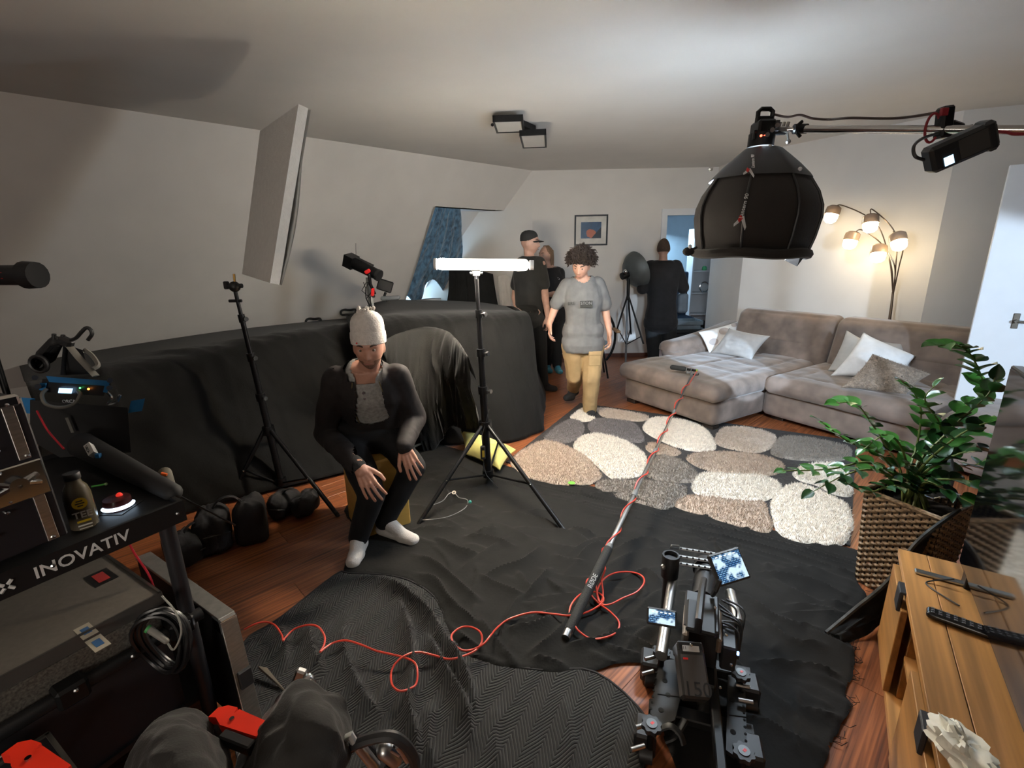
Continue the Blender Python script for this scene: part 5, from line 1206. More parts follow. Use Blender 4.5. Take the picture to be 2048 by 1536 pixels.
g_ = MB(); q = Vector(D(1888,245,2.18)); g_.box(q,(.05,.05,.12),rot=(0,-.1,0),bev=.008); g_.box(q+Vector((.06,.02,-.02)),(.06,.05,.05),rot=(0,.3,0),bev=.008); g_.box(q+Vector((.12,0,-.06)),(.10,.06,.06),rot=(0,.6,0),bev=.01); wpart(T, 'clamp', g_, blk)
g_ = MB(); qc = q+Vector((-.045,0,-.02)); g_.tube([qc+Vector((.028*math.cos(t),.0,.055*math.sin(t))) for t in np.linspace(.7,5.6,18)], .005, 6); g_.box(qc+Vector((.02,-.02,.055)),(.03,.015,.03),bev=.003); wpart(T, 'red_strap', g_, mat('red_strap', (.30,.02,.03), .6))
# ballast
q0, q1_ = Vector(D(1862,320,2.02)), Vector(D(1965,275,1.98)); d = (q1_-q0).normalized(); nf = Vector((-.15,-1,-.15)).normalized(); nf = (nf-d*nf.dot(d)).normalized(); w_ = nf.cross(d); cB = q0.lerp(q1_,.5); Mb = Matrix(((d.x,nf.x,w_.x,cB.x),(d.y,nf.y,w_.y,cB.y),(d.z,nf.z,w_.z,cB.z),(0,0,0,1)))
T = thing('power_ballast', 'black power supply with a lit blue display hanging from the boom arm', 'power supply', tuple(cB)); Lb = (q1_-q0).length
wpart(T, 'case', MB(Mb).box((0,0,0),(Lb+.03,.075,.10),bev=.012), blkp); wpart(T, 'end_bumper', MB(Mb).box((Lb/2+.01,0,.0),(.04,.085,.112),bev=.012), blkp); wpart(T, 'display_bezel', MB(Mb).box((-Lb/2+.04,.038,-.015),(.05,.004,.055)), blkp, False)
wpart(T, 'display', MB(Mb).box((-Lb/2+.035,.0405,-.02),(.030,.003,.032)), mat('lit_blue_display', (.2,.5,.9), .3, emit=(.45,.75,1.0), estr=2.2), False)
wpart(T, 'side_panel', MB(Mb).box((.05,.038,0),(.12,.003,.07)), mat('grey_panel', (.05,.048,.045), .5), False)
wpart(T, 'cable', MB().tube(catmull([D(1848,320,2.02), D(1830,312,2.02), D(1828,292,2.04), D(1845,277,2.1), D(1876,266,2.15)], 6), .006, 6), blkp)
T = thing('lamp_cable', 'thin dark cable running along above the boom arm', 'cable', tuple(LP(1548,230)))
wpart(T, 'cord', MB().tube(catmull([LP(1548,229), LP(1575,234), LP(1600,230), LP(1625,237), LP(1660,239), D(1700,236,2.4), D(1760,237,2.35), D(1800,236,2.3), D(1840,231,2.22), D(1880,224,2.18)], 6), .0055, 6), mat('brown_cable', (.05,.03,.025), .5))
T = thing('boom_cable', 'thin red-brown cable dangling under the right end of the boom arm', 'cable', tuple(D(1990,262,2.0))); wpart(T, 'cord', MB().tube(catmull([D(1970,262,2.0), D(2010,264,2.0), D(2030,268,1.97), D(2080,266,1.95)],6), .006, 6), MATS['red_strap'])
q = G(1960,226,HC-.012); T = thing('ceiling_strip', 'thin dark blade-shaped strip on the ceiling above the boom arm', 'strip', tuple(q)); mb = MB()
P_ = [G(1930,232,HC-.012), G(1955,223,HC-.012), G(2000,217,HC-.012), G(2018,215,HC-.012), G(1998,226,HC-.012), G(1960,230,HC-.012)]; mb.add([tuple(p) for p in P_]+[tuple(p+np.array([0,0,.011])) for p in P_], [(0,1,2,3,4,5),(11,10,9,8,7,6)]+[(k,k+6,(k+1)%6+6,(k+1)%6) for k in range(6)]); wpart(T, 'blade', mb, mat('brown_blade', (.10,.07,.06), .6), False)  # flat dark brown strip just under the ceiling
# ------------------------------------------------------------------ dark studio reflector on a tripod by the back wall
yR = 7.02; rb_ = D(1255,640,yR)
T = thing('studio_reflector', 'grey dish reflector lamp on a black tripod beside the man in the doorway', 'studio lamp', (rb_[0],rb_[1],0))
pz = lambda px, py, dy=0: Vector(D(px,py,yR+dy))
wpart(T, 'column', MB().cyl((rb_[0],rb_[1],.01), pz(1256,560), .016, n=12), mat('grey_column', (.25,.26,.27), .4, .6))
wpart(T, 'upper_tube', MB().cyl(pz(1256,600), pz(1257,540), .024, n=12), blk)
for f in ((1231,668),(1287,688),(1262,668)):
    k_ = pz(1256,588); e_ = Vector(D(f[0],f[1],yR+(-.25 if f[0] != 1262 else .3))); wpart(T, 'leg', MB().tube([k_, e_], .013, 8), blk); wpart(T, 'brace', MB().tube([Vector((rb_[0],rb_[1],.28)), k_.lerp(e_,.85)], .008, 6), blk)
cR = pz(1262,545); dR = Vector((.85,.35,.30)).normalized(); x_, y_, _ = frame(dR); Mr = Matrix(((x_.x,y_.x,dR.x,cR.x),(x_.y,y_.y,dR.y,cR.y),(x_.z,y_.z,dR.z,cR.z),(0,0,0,1)))
wpart(T, 'dish', MB(Mr).lathe([(.05,-.06),(.10,-.05),(.19,-.01),(.25,.06),(.27,.12),(.265,.12),(.245,.06),(.185,.0),(.05,-.045)], 28), mat('grey_dish', (.10,.11,.11), .5, .3))
wpart(T, 'lamp_socket', MB(Mr).lathe([(.001,-.17),(.05,-.165),(.055,-.10),(.05,-.04)], 20), blk); wpart(T, 'bulb_cap', MB().sph(pz(1251,543,-.1), .035, 12), chrome)
# black cylinder poking in at the left edge
q0, q1_ = Vector(D(-60,551,2.6)), Vector(D(76,550,2.6)); d = (q1_-q0).normalized(); T = thing('cylindrical_spotlight', 'black cylindrical spotlight with a red dot entering at the left edge', 'spotlight', tuple(q0.lerp(q1_,.5)))
wpart(T, 'barrel', MB().cyl(q0, q1_-d*.06, .052, n=24), blkp); wpart(T, 'front_ring', MB().cyl(q1_-d*.065, q1_, .072, .068, n=16), blkp); wpart(T, 'red_dot', MB().cyl(Vector(D(6,551,2.56))+Vector((0,.012,0)), Vector(D(6,551,2.56))+Vector((0,-.01,0)), .016, n=16), redp)
wpart(T, 'stand_pole', MB().cyl((q0.x,q0.y,.01), (q0.x,q0.y,q0.z-.04), .016, n=12), blk)
for a in (0,2.1,4.2): wpart(T, 'stand_leg', MB().tube([(q0.x,q0.y,.45),(q0.x+.4*math.cos(a),q0.y+.4*math.sin(a),.012)], .011, 8), blk)
# ================================================================== SMALL THINGS IN THE MIDDLE OF THE ROOM
# wooden box drum under the seated man
cj = np.array([-.855,2.69,0]); T = thing('box_drum', 'yellow-brown wooden box drum the seated man sits on', 'drum', tuple(cj), R_(33))
ply = mat('honey_plywood', (.58,.36,.09), .45, var=.10, scale=3, stretch=(1,1,6))
lpart(T, 'body', MB().box((0,0,.235),(.30,.30,.47),bev=.012), ply); lpart(T, 'front_plate', MB().box((0,-.152,.235),(.285,.006,.455),bev=.002), ply); lpart(T, 'side_plate', MB().box((-.152,0,.235),(.006,.285,.455),bev=.002), ply)
for x in (-.11,.11):
    for y in (-.11,.11): lpart(T, 'foot', MB().cyl((x,y,0),(x,y,.015),.018,n=10), blkp)
# fire extinguisher-red handle seen behind the knee
q = D(783,950,2.85); T = thing('spray_can', 'small steel can with an orange cap behind the box drum', 'can', (q[0],q[1],0)); lpart(T, 'can', MB().lathe([(.03,0),(.032,.01),(.032,.30),(.02,.33)],20), alu); lpart(T, 'cap', MB().lathe([(.034,.13),(.036,.14),(.036,.18),(.034,.19)],20), mat('orange_cap', (.8,.12,.02), .4))
# yellow cushion squashed under the stand
yc = G(972,920); T = MB(); n = 30; u = np.linspace(-1,1,n); Ug, Vg = np.meshgrid(u,u,indexing='ij')
cs = [G(918,876,.10), G(985,893,.16), G(1032,925,.03), G(990,948,.02)]; cs = [np.array(c) for c in (G(930,912,.03), G(1000,945,.03), G(1032,905,.05), G(922,868,.12))]
a, b = (Ug*(1-.08*(1-Vg**2))+1)/2, (Vg*(1-.08*(1-Ug**2))+1)/2
base = cs[0]*((1-a)*(1-b))[...,None]+cs[1]*(a*(1-b))[...,None]+cs[2]*(a*b)[...,None]+cs[3]*((1-a)*b)[...,None]
h_ = .085*((1-np.abs(Ug)**2.5)*(1-np.abs(Vg)**2.5))**.5; up = np.array([0,-.25,1]); w_ = fbm(n3(Ug*2,Vg*2,3))*.02*(1-Ug**4)*(1-Vg**4)
c0 = base.mean((0,1)); c0[2] = 0; T.grid(base+up*(h_+w_+.03)[...,None]-c0); T.grid(base+up*(.02-h_*.15)[...,None]-c0, flip=True)
o = T.build('yellow_cushion', linen('pale_yellow_cotton', (.55,.50,.16))); o.location = c0; tag(o, 'pale yellow cushion lying on the floor under the middle light stand', 'cushion')
# white shelf side and blue bag peeping out under the thrown cloth
q = G(918,885); T = thing('white_shelf_board', 'narrow white board standing under the thrown dark cloth', 'board', (q[0],q[1],0)); A_, B_ = D(905,775,q[1]), D(928,888,q[1]-.03)
mb, _ = panel(D(904,775,q[1]), D(922,790,q[1]), D(932,884,q[1]-.02), D(917,892,q[1]-.02), -.03); wpart(T, 'board', mb, whitem, False)
q = G(940,872); T = thing('blue_bag', 'light blue folded bag under the thrown dark cloth', 'bag', (q[0],q[1]+.12,0)); lpart(T, 'bag', MB().rbox((.06,0,.10),(.26,.12,.20),.04,8,lambda Q,U: Q+fbm(Q*9)[:,None]*.012), mat('light_blue_fabric', (.20,.42,.62), .7, var=.1, bump=.4, bscale=40)); lpart(T, 'fold', MB().tube([(-.06,-.06,.08),(.05,-.065,.07),(.18,-.06,.09)],.008,6), MATS['light_blue_fabric'])
q = G(636,926); T = thing('white_carton', 'small white carton corner on the floor behind the board stand leg', 'carton', (q[0],q[1]+.05,0), .5); lpart(T, 'body', MB().box((0,0,.045),(.16,.12,.09),bev=.003), mat('white_card', (.66,.64,.60), .8), False); lpart(T, 'lid', MB().box((0,0,.094),(.165,.125,.012),bev=.002), MATS['white_card'], False)
T = thing('folding_stool', 'thin steel folding stool legs behind the seated man on the right', 'stool', (*G(868,886)[:2],0)); q0, q1, q2 = Vector(D(815,828,3.55)), Vector(G(882,884,.012)), Vector(D(805,905,3.5)); q2.z = max(q2.z,.012)
for s_ in (0,.05): wpart(T, 'leg', MB().tube([q0+Vector((s_*.3,s_,0)), q1+Vector((s_*.3,s_,0))], .006, 8), alu); wpart(T, 'leg', MB().tube([q1.lerp(q0,.18)+Vector((s_*.3,s_,0)), q2+Vector((s_*.3,s_,0))], .006, 8), alu)
# leaf, beads
q = G(1143,967,.03); T = MB(); T.lathe([(.001,0),(.022,.003),(.026,.006),(.018,.010),(.001,.012)],16); o = T.build('fallen_leaf', mat('lime_leaf', (.18,.45,.06), .4, bump=.3)); o.location = q; tag(o, 'single bright green round leaf on the edge of the black floor cloth', 'leaf')
q = G(908,985,.02); T = thing('string_of_charms', 'thin cord with a pale ring and a teal bead on the black floor cloth', 'cord', tuple(q))
wpart(T, 'cord', MB().tube(catmull([G(860,1012,.035), G(885,1002,.04), G(897,988,.045), G(908,985,.04), G(918,995,.04), G(935,1000,.045), G(930,1016,.04), G(900,1032,.04), G(870,1038,.035), G(845,1040,.03)],6), .0022, 5), mat('thin_grey_cord', (.25,.25,.24), .6))
wpart(T, 'ring', MB().tube([np.array(G(908,985,.045))+np.array([.011*math.cos(t),.011*math.sin(t),.004*math.sin(t)]) for t in np.linspace(0,6.28,18)[:-1]], .0035, 6, closed=True), mat('cream_ring', (.6,.52,.42), .5)); wpart(T, 'bead', MB().sph(G(940,1004,.05), .012, 10), mat('teal_bead', (.02,.25,.20), .35))
# ------------------------------------------------------------------ framed picture
pc_ = [D(1150,432,YB-.02), D(1215,430,YB-.02), D(1213,490,YB-.02), D(1151,489,YB-.02)]; c = sum(pc_)/4; w = (pc_[1][0]-pc_[0][0]+pc_[2][0]-pc_[3][0])/2; h = (pc_[0][2]-pc_[3][2]+pc_[1][2]-pc_[2][2])/2
T = thing('framed_picture', 'black-framed picture of a glowing orange rock under a blue sky on the back wall', 'picture', (c[0],YB-.002,c[2]))
for (x,z,a,b) in ((0,h/2,w,.022),(0,-h/2,w,.022),(w/2,0,.022,h),(-w/2,0,.022,h)): lpart(T, 'frame', MB().box((x,-.014,z),(a+.022 if a > b else a, .028, b if a > b else b-.022),bev=.003), blkp)
lpart(T, 'mount', MB().box((0,-.010,0),(w,.004,h)), mat('cream_mount', (.66,.64,.60), .8), False)
pm_ = bpy.data.materials.new('blue_orange_landscape_print'); pm_.use_nodes = True; N = pm_.node_tree.nodes; L = pm_.node_tree.links; b = N['Principled BSDF']; b.inputs['Roughness'].default_value = .35
tc = N.new('ShaderNodeTexCoord'); sx = N.new('ShaderNodeSeparateXYZ'); L.new(tc.outputs['Object'], sx.inputs[0])
no = N.new('ShaderNodeTexNoise'); no.inputs['Scale'].default_value = 12; no.inputs['Detail'].default_value = 5; L.new(tc.outputs['Object'], no.inputs[0])
def mth(op, a, b_=None):
    n = N.new('ShaderNodeMath'); n.operation = op
    for i, x in enumerate((a, b_)):
        if x is None: continue
        if isinstance(x, (int, float)): n.inputs[i].default_value = x
        else: L.new(x, n.inputs[i])
    return n.outputs[0]
r1 = N.new('ShaderNodeValToRGB'); r1.color_ramp.elements[0].color = (.004,.01,.03,1); r1.color_ramp.elements[1].color = (.03,.10,.22,1); L.new(no.outputs['Fac'], r1.inputs[0])
dx = mth('DIVIDE', mth('SUBTRACT', sx.outputs[0], .0), .075); dz = mth('DIVIDE', mth('ADD', sx.outputs[2], .045), .06); rr2 = mth('ADD', mth('ADD', mth('MULTIPLY',dx,dx), mth('MULTIPLY',dz,dz)), mth('MULTIPLY', mth('SUBTRACT', no.outputs['Fac'], .5), 2.0)); ins_ = mth('LESS_THAN', rr2, 1.0)
mx = N.new('ShaderNodeMix'); mx.data_type = 'RGBA'; L.new(ins_, mx.inputs[0]); L.new(r1.outputs[0], mx.inputs[6]); mx.inputs[7].default_value = (.42,.10,.03,1)
dk_ = mth('LESS_THAN', sx.outputs[2], mth('ADD', mth('MULTIPLY', sx.outputs[0], 1.1), -.12)); m2 = N.new('ShaderNodeMix'); m2.data_type = 'RGBA'; L.new(dk_, m2.inputs[0]); L.new(mx.outputs[2], m2.inputs[6]); m2.inputs[7].default_value = (.004,.005,.01,1); L.new(m2.outputs[2], b.inputs['Base Color'])
lpart(T, 'print', MB().box((0,-.0135,0),(w*.64,.003,h*.56)), pm_, False)
# ------------------------------------------------------------------ next room: bookcase, blue door, trays, trunk
bk = thing('white_bookcase', 'white open bookcase in the next room beyond the doorway', 'bookcase', (3.62,9.15,0)); bx = whitem
for x in (-.24,.24): lpart(bk, 'side_panel', MB().box((x,0,1.0),(.025,.32,2.0)), bx, False)
for z in (.06,.45,.85,1.25,1.62,1.98): lpart(bk, 'shelf', MB().box((0,0,z),(.46,.31,.024)), bx, False)
lpart(bk, 'back_panel', MB().box((0,.16,1.0),(.5,.01,2.0)), bx, False)
q = (3.60,9.02,1.262); T = MB(); T.lathe([(.03,0),(.045,.02),(.04,.06),(.02,.08)],14); o = T.build('green_bowl', mat('green_glass', (.10,.5,.2), .2)); o.location = q; tag(o, 'small green ornament on a shelf of the white bookcase', 'ornament')
T = thing('silver_ring_ornament', 'silver ring ornament on a lower shelf of the white bookcase', 'ornament', (3.62,9.0,.862)); lpart(T, 'ring', MB().tube([(.085*math.cos(t),0,.10+.09*math.sin(t)) for t in np.linspace(0,6.28,24)[:-1]], .012, 8, closed=True), chrome); lpart(T, 'base', MB().box((0,0,.008),(.10,.06,.016),bev=.003), chrome)
T = thing('upright_files', 'dark files leaning on the bottom shelf of the white bookcase', 'files', (3.66,9.02,.072)); lpart(T, 'file', MB().box((0,0,.13),(.05,.2,.26),rot=(0,.2,0)), blkp, False); lpart(T, 'file', MB().box((.07,0,.12),(.04,.2,.24),rot=(0,.2,0)), MATS['grey_panel'], False)
T = thing('high_backed_chair', 'dark blue tall chair back in the next room behind the black-clad man', 'chair', (3.0,8.75,0)); dbl = mat('dark_blue_fabric', (.03,.055,.10), .8); lpart(T, 'backrest', MB().rbox((0,0,.86),(.42,.10,.80),.04,8), dbl); lpart(T, 'seat', MB().rbox((0,-.24,.45),(.44,.46,.09),.035,8), dbl)
for x in (-.18,.18):
    for y in (-.42,-.02): lpart(T, 'leg', MB().cyl((x,y,0),(x,y,.42),.016,n=8), blk)
ty = 7.55
T = thing('storage_chest', 'low black chest in the doorway beside the black-clad man', 'chest', (2.86,7.82,0)); lpart(T, 'body', MB().box((0,0,.17),(.60,.5,.34),bev=.01), blkp); lpart(T, 'lid', MB().box((0,0,.365),(.61,.51,.05),bev=.008), blkp)
for x in (-.25,.25): lpart(T, 'corner_guard', MB().box((x,-.25,.04),(.06,.02,.06),bev=.004), alu)
for k, (z, dx_) in enumerate(((.392,0),(.462,.04))):
    T = thing('storage_tray', ('lower','upper')[k]+' grey plastic tray stacked on the black chest in the doorway', 'tray', (2.83+dx_,7.78,z)); gp = mat('grey_tray_plastic', (.17,.20,.22), .5); lpart(T, 'floor', MB().box((0,0,.004),(.44,.34,.008)), gp, False)
    for (x,y,a,b_) in ((0,.17,.44,.012),(0,-.17,.44,.012),(.22,0,.012,.34),(-.22,0,.012,.34)): lpart(T, 'wall', MB().box((x,y,.034),(a,b_,.062),bev=.003), gp, False)
# hanging grey bag held by the man in the doorway
q = D(1366,590,7.12); T = thing('grey_bag', 'grey bag the black-clad man holds in the doorway', 'bag', tuple(q)); lpart(T, 'bag', MB().rbox((.0,.0,-.12),(.16,.10,.30),.045,8,lambda Q,U: Q+fbm(Q*8)[:,None]*.015), mat('slate_nylon', (.10,.12,.14), .6, var=.2)); lpart(T, 'strap', MB().tube([(-.05,0,.02),(0,0,.09),(.05,0,.02)],.008,6), blkp)
# black chair with wooden arm behind the walking man
q = D(1215,690,6.1); T = thing('hoop_chair', 'black hoop-backed chair with a wooden armrest behind the walking man', 'chair', (q[0]-.16,6.25,0))
lpart(T, 'hoop', MB().tube([(.30*math.cos(t), .05, .52+.40*math.sin(t)) for t in np.linspace(-.9,math.pi+.9,30)], .017, 8), blk); lpart(T, 'seat', MB().lathe([(.001,.42),(.22,.42),(.23,.44),(.22,.465),(.001,.47)],24), mat('pale_blue_vinyl', (.32,.45,.55), .5)); lpart(T, 'armrest', MB().box((.27,-.12,.64),(.06,.30,.03),bev=.008), mat('oak_arm', (.34,.20,.10), .5))
for a in (.7,2.4,3.9,5.5): lpart(T, 'leg', MB().tube([(.15*math.cos(a),.15*math.sin(a),.42),(.25*math.cos(a),.25*math.sin(a),.01)], .012, 8), blk)
# white jacket hanging between the counter and the capped man
P_ = loft([[D(995,552,6.9),D(1010,548,6.9),D(1024,556,6.9)], [D(998,585,6.88),D(1012,585,6.85),D(1026,585,6.9)], [D(1002,626,6.9),D(1014,630,6.86),D(1024,628,6.9)]], 24, 24); P_ = folds(P_, .02, 5, 1, 3.1)
cloth_obj('hanging_towel', 'pale towel with a faint orange fold hanging behind the middle stand', P_, mat('pale_towel', (.62,.60,.58), .9, var=.06), cat='towel')
# ================================================================== BOOM POLE, CABLE, CAMERA DOLLY
b_lo, b_hi = Vector(G(1131,1276,.035)), Vector(G(1384,748,.50))
T = thing('boom_pole', 'silver microphone boom pole with a black foam grip lying from floor to chaise', 'boom pole', tuple(b_lo))
d = (b_hi-b_lo).normalized(); L_ = (b_hi-b_lo).length; at_ = lambda t: b_lo.lerp(b_hi, t)
def t_at(px, py):     # parameter on the pole nearest the viewing ray
    best = min(np.linspace(0,1,800), key=lambda t: np.linalg.norm(np.cross(np.array(at_(t))-CAMP, ray(px,py)/np.linalg.norm(ray(px,py))))); return float(best)
tg, t2, t3, t4 = t_at(1216,1098), t_at(1275,985), t_at(1312,900), t_at(1347,820)
foamg = mat('black_foam_grip', (.022,.022,.021), .85, bump=.5, bscale=150)
wpart(T, 'end_cap', MB().cyl(at_(0), at_(.012), .019, .021, n=18), alu); wpart(T, 'grip', MB().cyl(at_(.012), at_(tg), .0225, n=20), foamg); wpart(T, 'collar', MB().cyl(at_(tg), at_(tg)+d*.03, .020, .017, n=18), mat('grey_collar', (.16,.16,.155), .5))
for a, b, r in ((tg,t2,.0135),(t2,t3,.0115),(t3,t4,.0095),(t4,1.0,.0075)):
    wpart(T, 'tube', MB().cyl(at_(a), at_(b), r, n=16), alu if r > .009 else mat('dark_carbon', (.05,.05,.052), .3, .4)); wpart(T, 'lock_ring', MB().cyl(at_(b)-d*.05, at_(b), r*1.25, n=16), mat('grey_collar', (.16,.16,.155), .5))
# lettering along the grip, turned to the viewer
m_ = at_(t_at(1185,1168)); vx = -d; tz = (Vector(CAMP)-m_); tz = (tz-vx*tz.dot(vx)).normalized(); vy = tz.cross(vx); mm = m_+tz*.0228
vx, vy = -vx, -vy
wpart(T, 'lettering', text_mb('RØDE', .034, Matrix(((vx.x,vy.x,tz.x,mm.x),(vx.y,vy.y,tz.y,mm.y),(vx.z,vy.z,tz.z,mm.z),(0,0,0,1))), .0006), mat('grey_lettering', (.42,.42,.41), .6), False)
# microphone on top
mc = Vector(G(1362,737,.52)); md_ = (Vector(G(1345,735,.52))-Vector(G(1395,742,.52))).normalized()
T = thing('shotgun_microphone', 'short black shotgun microphone in foam resting on the chaise', 'microphone', tuple(mc))
wpart(T, 'foam_windshield', MB().caps(mc+md_*.085, mc-md_*.03, .024, .024, n=18), foamg); wpart(T, 'barrel', MB().cyl(mc-md_*.03, mc-md_*.15, .011, n=14), blk); wpart(T, 'yellow_band', MB().cyl(mc-md_*.148, mc-md_*.158, .0125, n=14), mat('yellow_green_band', (.35,.6,.05), .4))
sm2 = MB(); q = mc-md_*.06
for k in (0,1): sm2.tube([q-md_*(.045*k)+Vector((.03*math.cos(t)*0,0,0))+Vector((-md_.y,md_.x,0))*(.022*math.cos(t))+Vector((0,0,.022*math.sin(t)-.005)) for t in np.linspace(0,6.28,16)[:-1]], .003, 5, closed=True)
sm2.box(q-md_*.02+Vector((0,0,-.035)),(.05,.02,.02),bev=.004); sm2.cyl(q-md_*.02+Vector((0,0,-.04)), b_hi, .008); wpart(T, 'shock_mount', sm2, alu); wpart(T, 'hook', MB().tube([b_hi+Vector((.0,0,0)), b_hi+Vector((.03,0,-.01)), b_hi+Vector((.05,-.02,-.005)), b_hi+Vector((.055,-.02,.01))], .006, 6), blkp)
# red cable
redc = mat('red_cable', (.62,.055,.03), .4, var=.08)
rp_ = [(488,1259),(510,1248),(531,1244),(549,1250),(563,1269),(566,1281),(570,1276),(589,1258),(617,1250),(637,1254),(649,1272),(648,1290),(640,1304),(650,1296),(668,1285),(693,1281),(724,1290),(754,1302),(805,1314),(829,1325),(835,1345),(832,1368),(820,1377),(800,1382),(785,1371),(782,1348),(790,1328),(810,1311),(836,1304),(866,1310),(897,1318),(927,1312),(952,1300),(964,1282),(960,1264),(942,1254),(922,1255),(904,1269),(907,1287),(924,1300),(945,1299),(968,1287),(982,1270),(998,1252),(1021,1237),(1064,1225),(1107,1228),(1138,1231),(1172,1225),(1201,1209),(1207,1195),(1192,1184),(1164,1187),(1144,1207),(1139,1230),(1150,1252),(1160,1264),(1181,1277),(1210,1275),(1233,1264),(1238,1244),(1221,1224),(1201,1209),(1184,1192),(1173,1169),(1178,1157),(1190,1166),(1195,1190),(1204,1208),(1222,1208),(1246,1196),(1273,1184),(1288,1166),(1284,1152),(1261,1144),(1230,1146),(1206,1160),(1194,1184),(1200,1205),(1206,1190),(1203,1160)]
path = []
for i, p in enumerate(rp_):
    z = .066+.008*math.sin(i*1.7) if p[0] < 990 else .046+.006*math.sin(i*2.3); path.append(G(p[0],p[1],z))
cv = list(catmull(path, 5))
x_, y_, _ = frame(d)
for t in np.linspace(t_at(1212,1140), t_at(1376,765), 190):
    r = .0295 if t < tg else .0175; rot = (t-tg)*L_*2*math.pi/.30; cv.append(np.array(at_(t)+x_*(r*math.cos(rot))+y_*(r*math.sin(rot))))
cv.append(np.array(mc-md_*.155))
T = MB(); o_ = np.array(G(1000,1250)); T.tube([tuple(c-o_) for c in cv], .0042, 7); o = T.build('red_cable', redc); o.location = o_; tag(o, 'long red microphone cable looping over the blankets and spiralling up the boom pole', 'cable')
# ------------------------------------------------------------------ camera dolly
rc_ = G(1400,1400); T = thing('camera_slider', 'black camera slider dolly with silver tubes and perforated plates on the floor cloth', 'camera slider', (rc_[0],rc_[1],0))
pl_m = mat('anodised_black', (.014,.014,.014), .5, .3, var=.2); hole = mat('hole_black', (.003,.003,.003), .9)
Z1 = .11
def px_plate(pts, z, th, name, m):
    P_ = [G(x,y,z) for x,y in pts]; mb = MB(); n = len(P_); mb.add([tuple(p) for p in P_]+[tuple(p-np.array([0,0,th])) for p in P_], [tuple(range(n))[::-1], tuple(range(n,2*n))]+[(k,(k+1)%n,n+(k+1)%n,n+k) for k in range(n)]); return wpart(T, name, mb, m, False)
Lp = [(1318,1322),(1352,1318),(1362,1345),(1362,1390),(1350,1440),(1322,1452),(1296,1448)]; Rp = [(1456,1350),(1490,1350),(1494,1500),(1470,1512),(1452,1500)]
a = px_plate(Lp, Z1, .014, 'perforated_plate', pl_m); b2_ = px_plate(Rp, Z1, .014, 'perforated_plate', pl_m)
for i in range(9):
    q = G(1313-i*1.8,1345+i*12,Z1+.0005); sub(a, 'hole', MB().cyl(q, q+np.array([0,0,.0012]), .0042, n=10), hole, T)
    q = G(1484+i*1.0,1370+i*14,Z1+.0005); sub(b2_, 'hole', MB().cyl(q, q+np.array([0,0,.0012]), .0042, n=10), hole, T)
for (x,y,pp) in ((1330,1362,a),(1322,1420,a),(1336,1390,a),(1464,1400,b2_),(1466,1464,b2_)): q = G(x,y,Z1+.0005); sub(pp, 'hole', MB().cyl(q, q+np.array([0,0,.0012]), .009, n=12), hole, T)
for (p, q) in (((1315,1388),(1360,1394)),((1458,1430),(1492,1434))): wpart(T, 'groove', MB().tube([G(*p,Z1+.001), G(*q,Z1+.001)], .0018, 5), hole)
for p0, p1, r, z in (((1347,1150),(1322,1312),.021,.22),((1460,1185),(1476,1246),.021,.22)):
    wpart(T, 'silver_tube', MB().cyl(G(*p0,z), G(*p1,z), r, n=20), mat('brushed_silver', (.62,.62,.61), .28, 1.0, var=.04))
wpart(T, 'centre_rail', MB().box(np.array(G(1432,1440,.09)), (.03,.42,.05), rot=(0,0,-.32), bev=.004), pl_m)
wpart(T, 'cross_rail', MB().box(np.array(G(1400,1440,.06)), (.34,.05,.03), rot=(0,0,-.32), bev=.004), pl_m); wpart(T, 'cross_rail', MB().box(np.array(G(1400,1330,.07)), (.36,.05,.04), rot=(0,0,-.32), bev=.004), pl_m)
for (x,y,z) in ((1323,1308,.16),(1303,1455,.14),(1481,1352,.15),(1487,1510,.14)):
    q = G(x,y,z); k_ = MB(); n = 48; vs = []; 
    for zz in (0,.016):
        for i in range(n): t = 2*math.pi*i/n; r = .030+.003*math.cos(8*t); vs.append((q[0]+r*math.cos(t), q[1]+r*math.sin(t), q[2]+zz))
    k_.add(vs, [tuple(range(n-1,-1,-1)), tuple(range(n,2*n))]+[(i,(i+1)%n,n+(i+1)%n,n+i) for i in range(n)]); kb = wpart(T, 'star_knob', k_, blkp)
    sub(kb, 'knob_cap', MB().cyl(q+np.array([0,0,.016]), q+np.array([0,0,.019]), .017, n=20), mat('steel_cap', (.10,.10,.10), .4, .6), T); sub(kb, 'red_mark', MB().box(q+np.array([.002,0,.0195]), (.011,.008,.001), rot=(0,0,.6)), redp, T, False)
    wpart(T, 'knob_post', MB().cyl((q[0],q[1],.05), q, .012, n=12), blk)
for (x,y) in ((1290,1318),(1284,1348),(1272,1455),(1262,1500),(1500,1375),(1506,1405)):
    q = G(x,y,.13); wpart(T, 'spring_pin', MB().cyl(q, q+np.array([.045 if x < 1400 else -.045,.012,.0]), .0075, n=10), alu); 
for (x,y) in ((1290,1470),(1300,1330),(1495,1380),(1500,1510)):
    q = G(x,y,.05); wpart(T, 'wheel_block', MB().box((q[0],q[1],.05),(.07,.09,.09),rot=(0,0,-.3),bev=.008), blkp); wpart(T, 'wheel', MB().cyl((q[0]-.03,q[1]-.04,.03),(q[0]+.01,q[1]-.05,.03),.029,n=18), blkp)
# arched linkage at the front-left
wpart(T, 'link_arm', MB().tube(catmull([G(1312,1462,.10), G(1340,1452,.13), G(1360,1468,.12), G(1368,1490,.10)],6), .012, 8, flat=.5), pl_m); wpart(T, 'link_arm', MB().tube(catmull([G(1330,1480,.06), G(1350,1470,.08), G(1370,1440,.09)],6), .014, 8, flat=.5), pl_m)
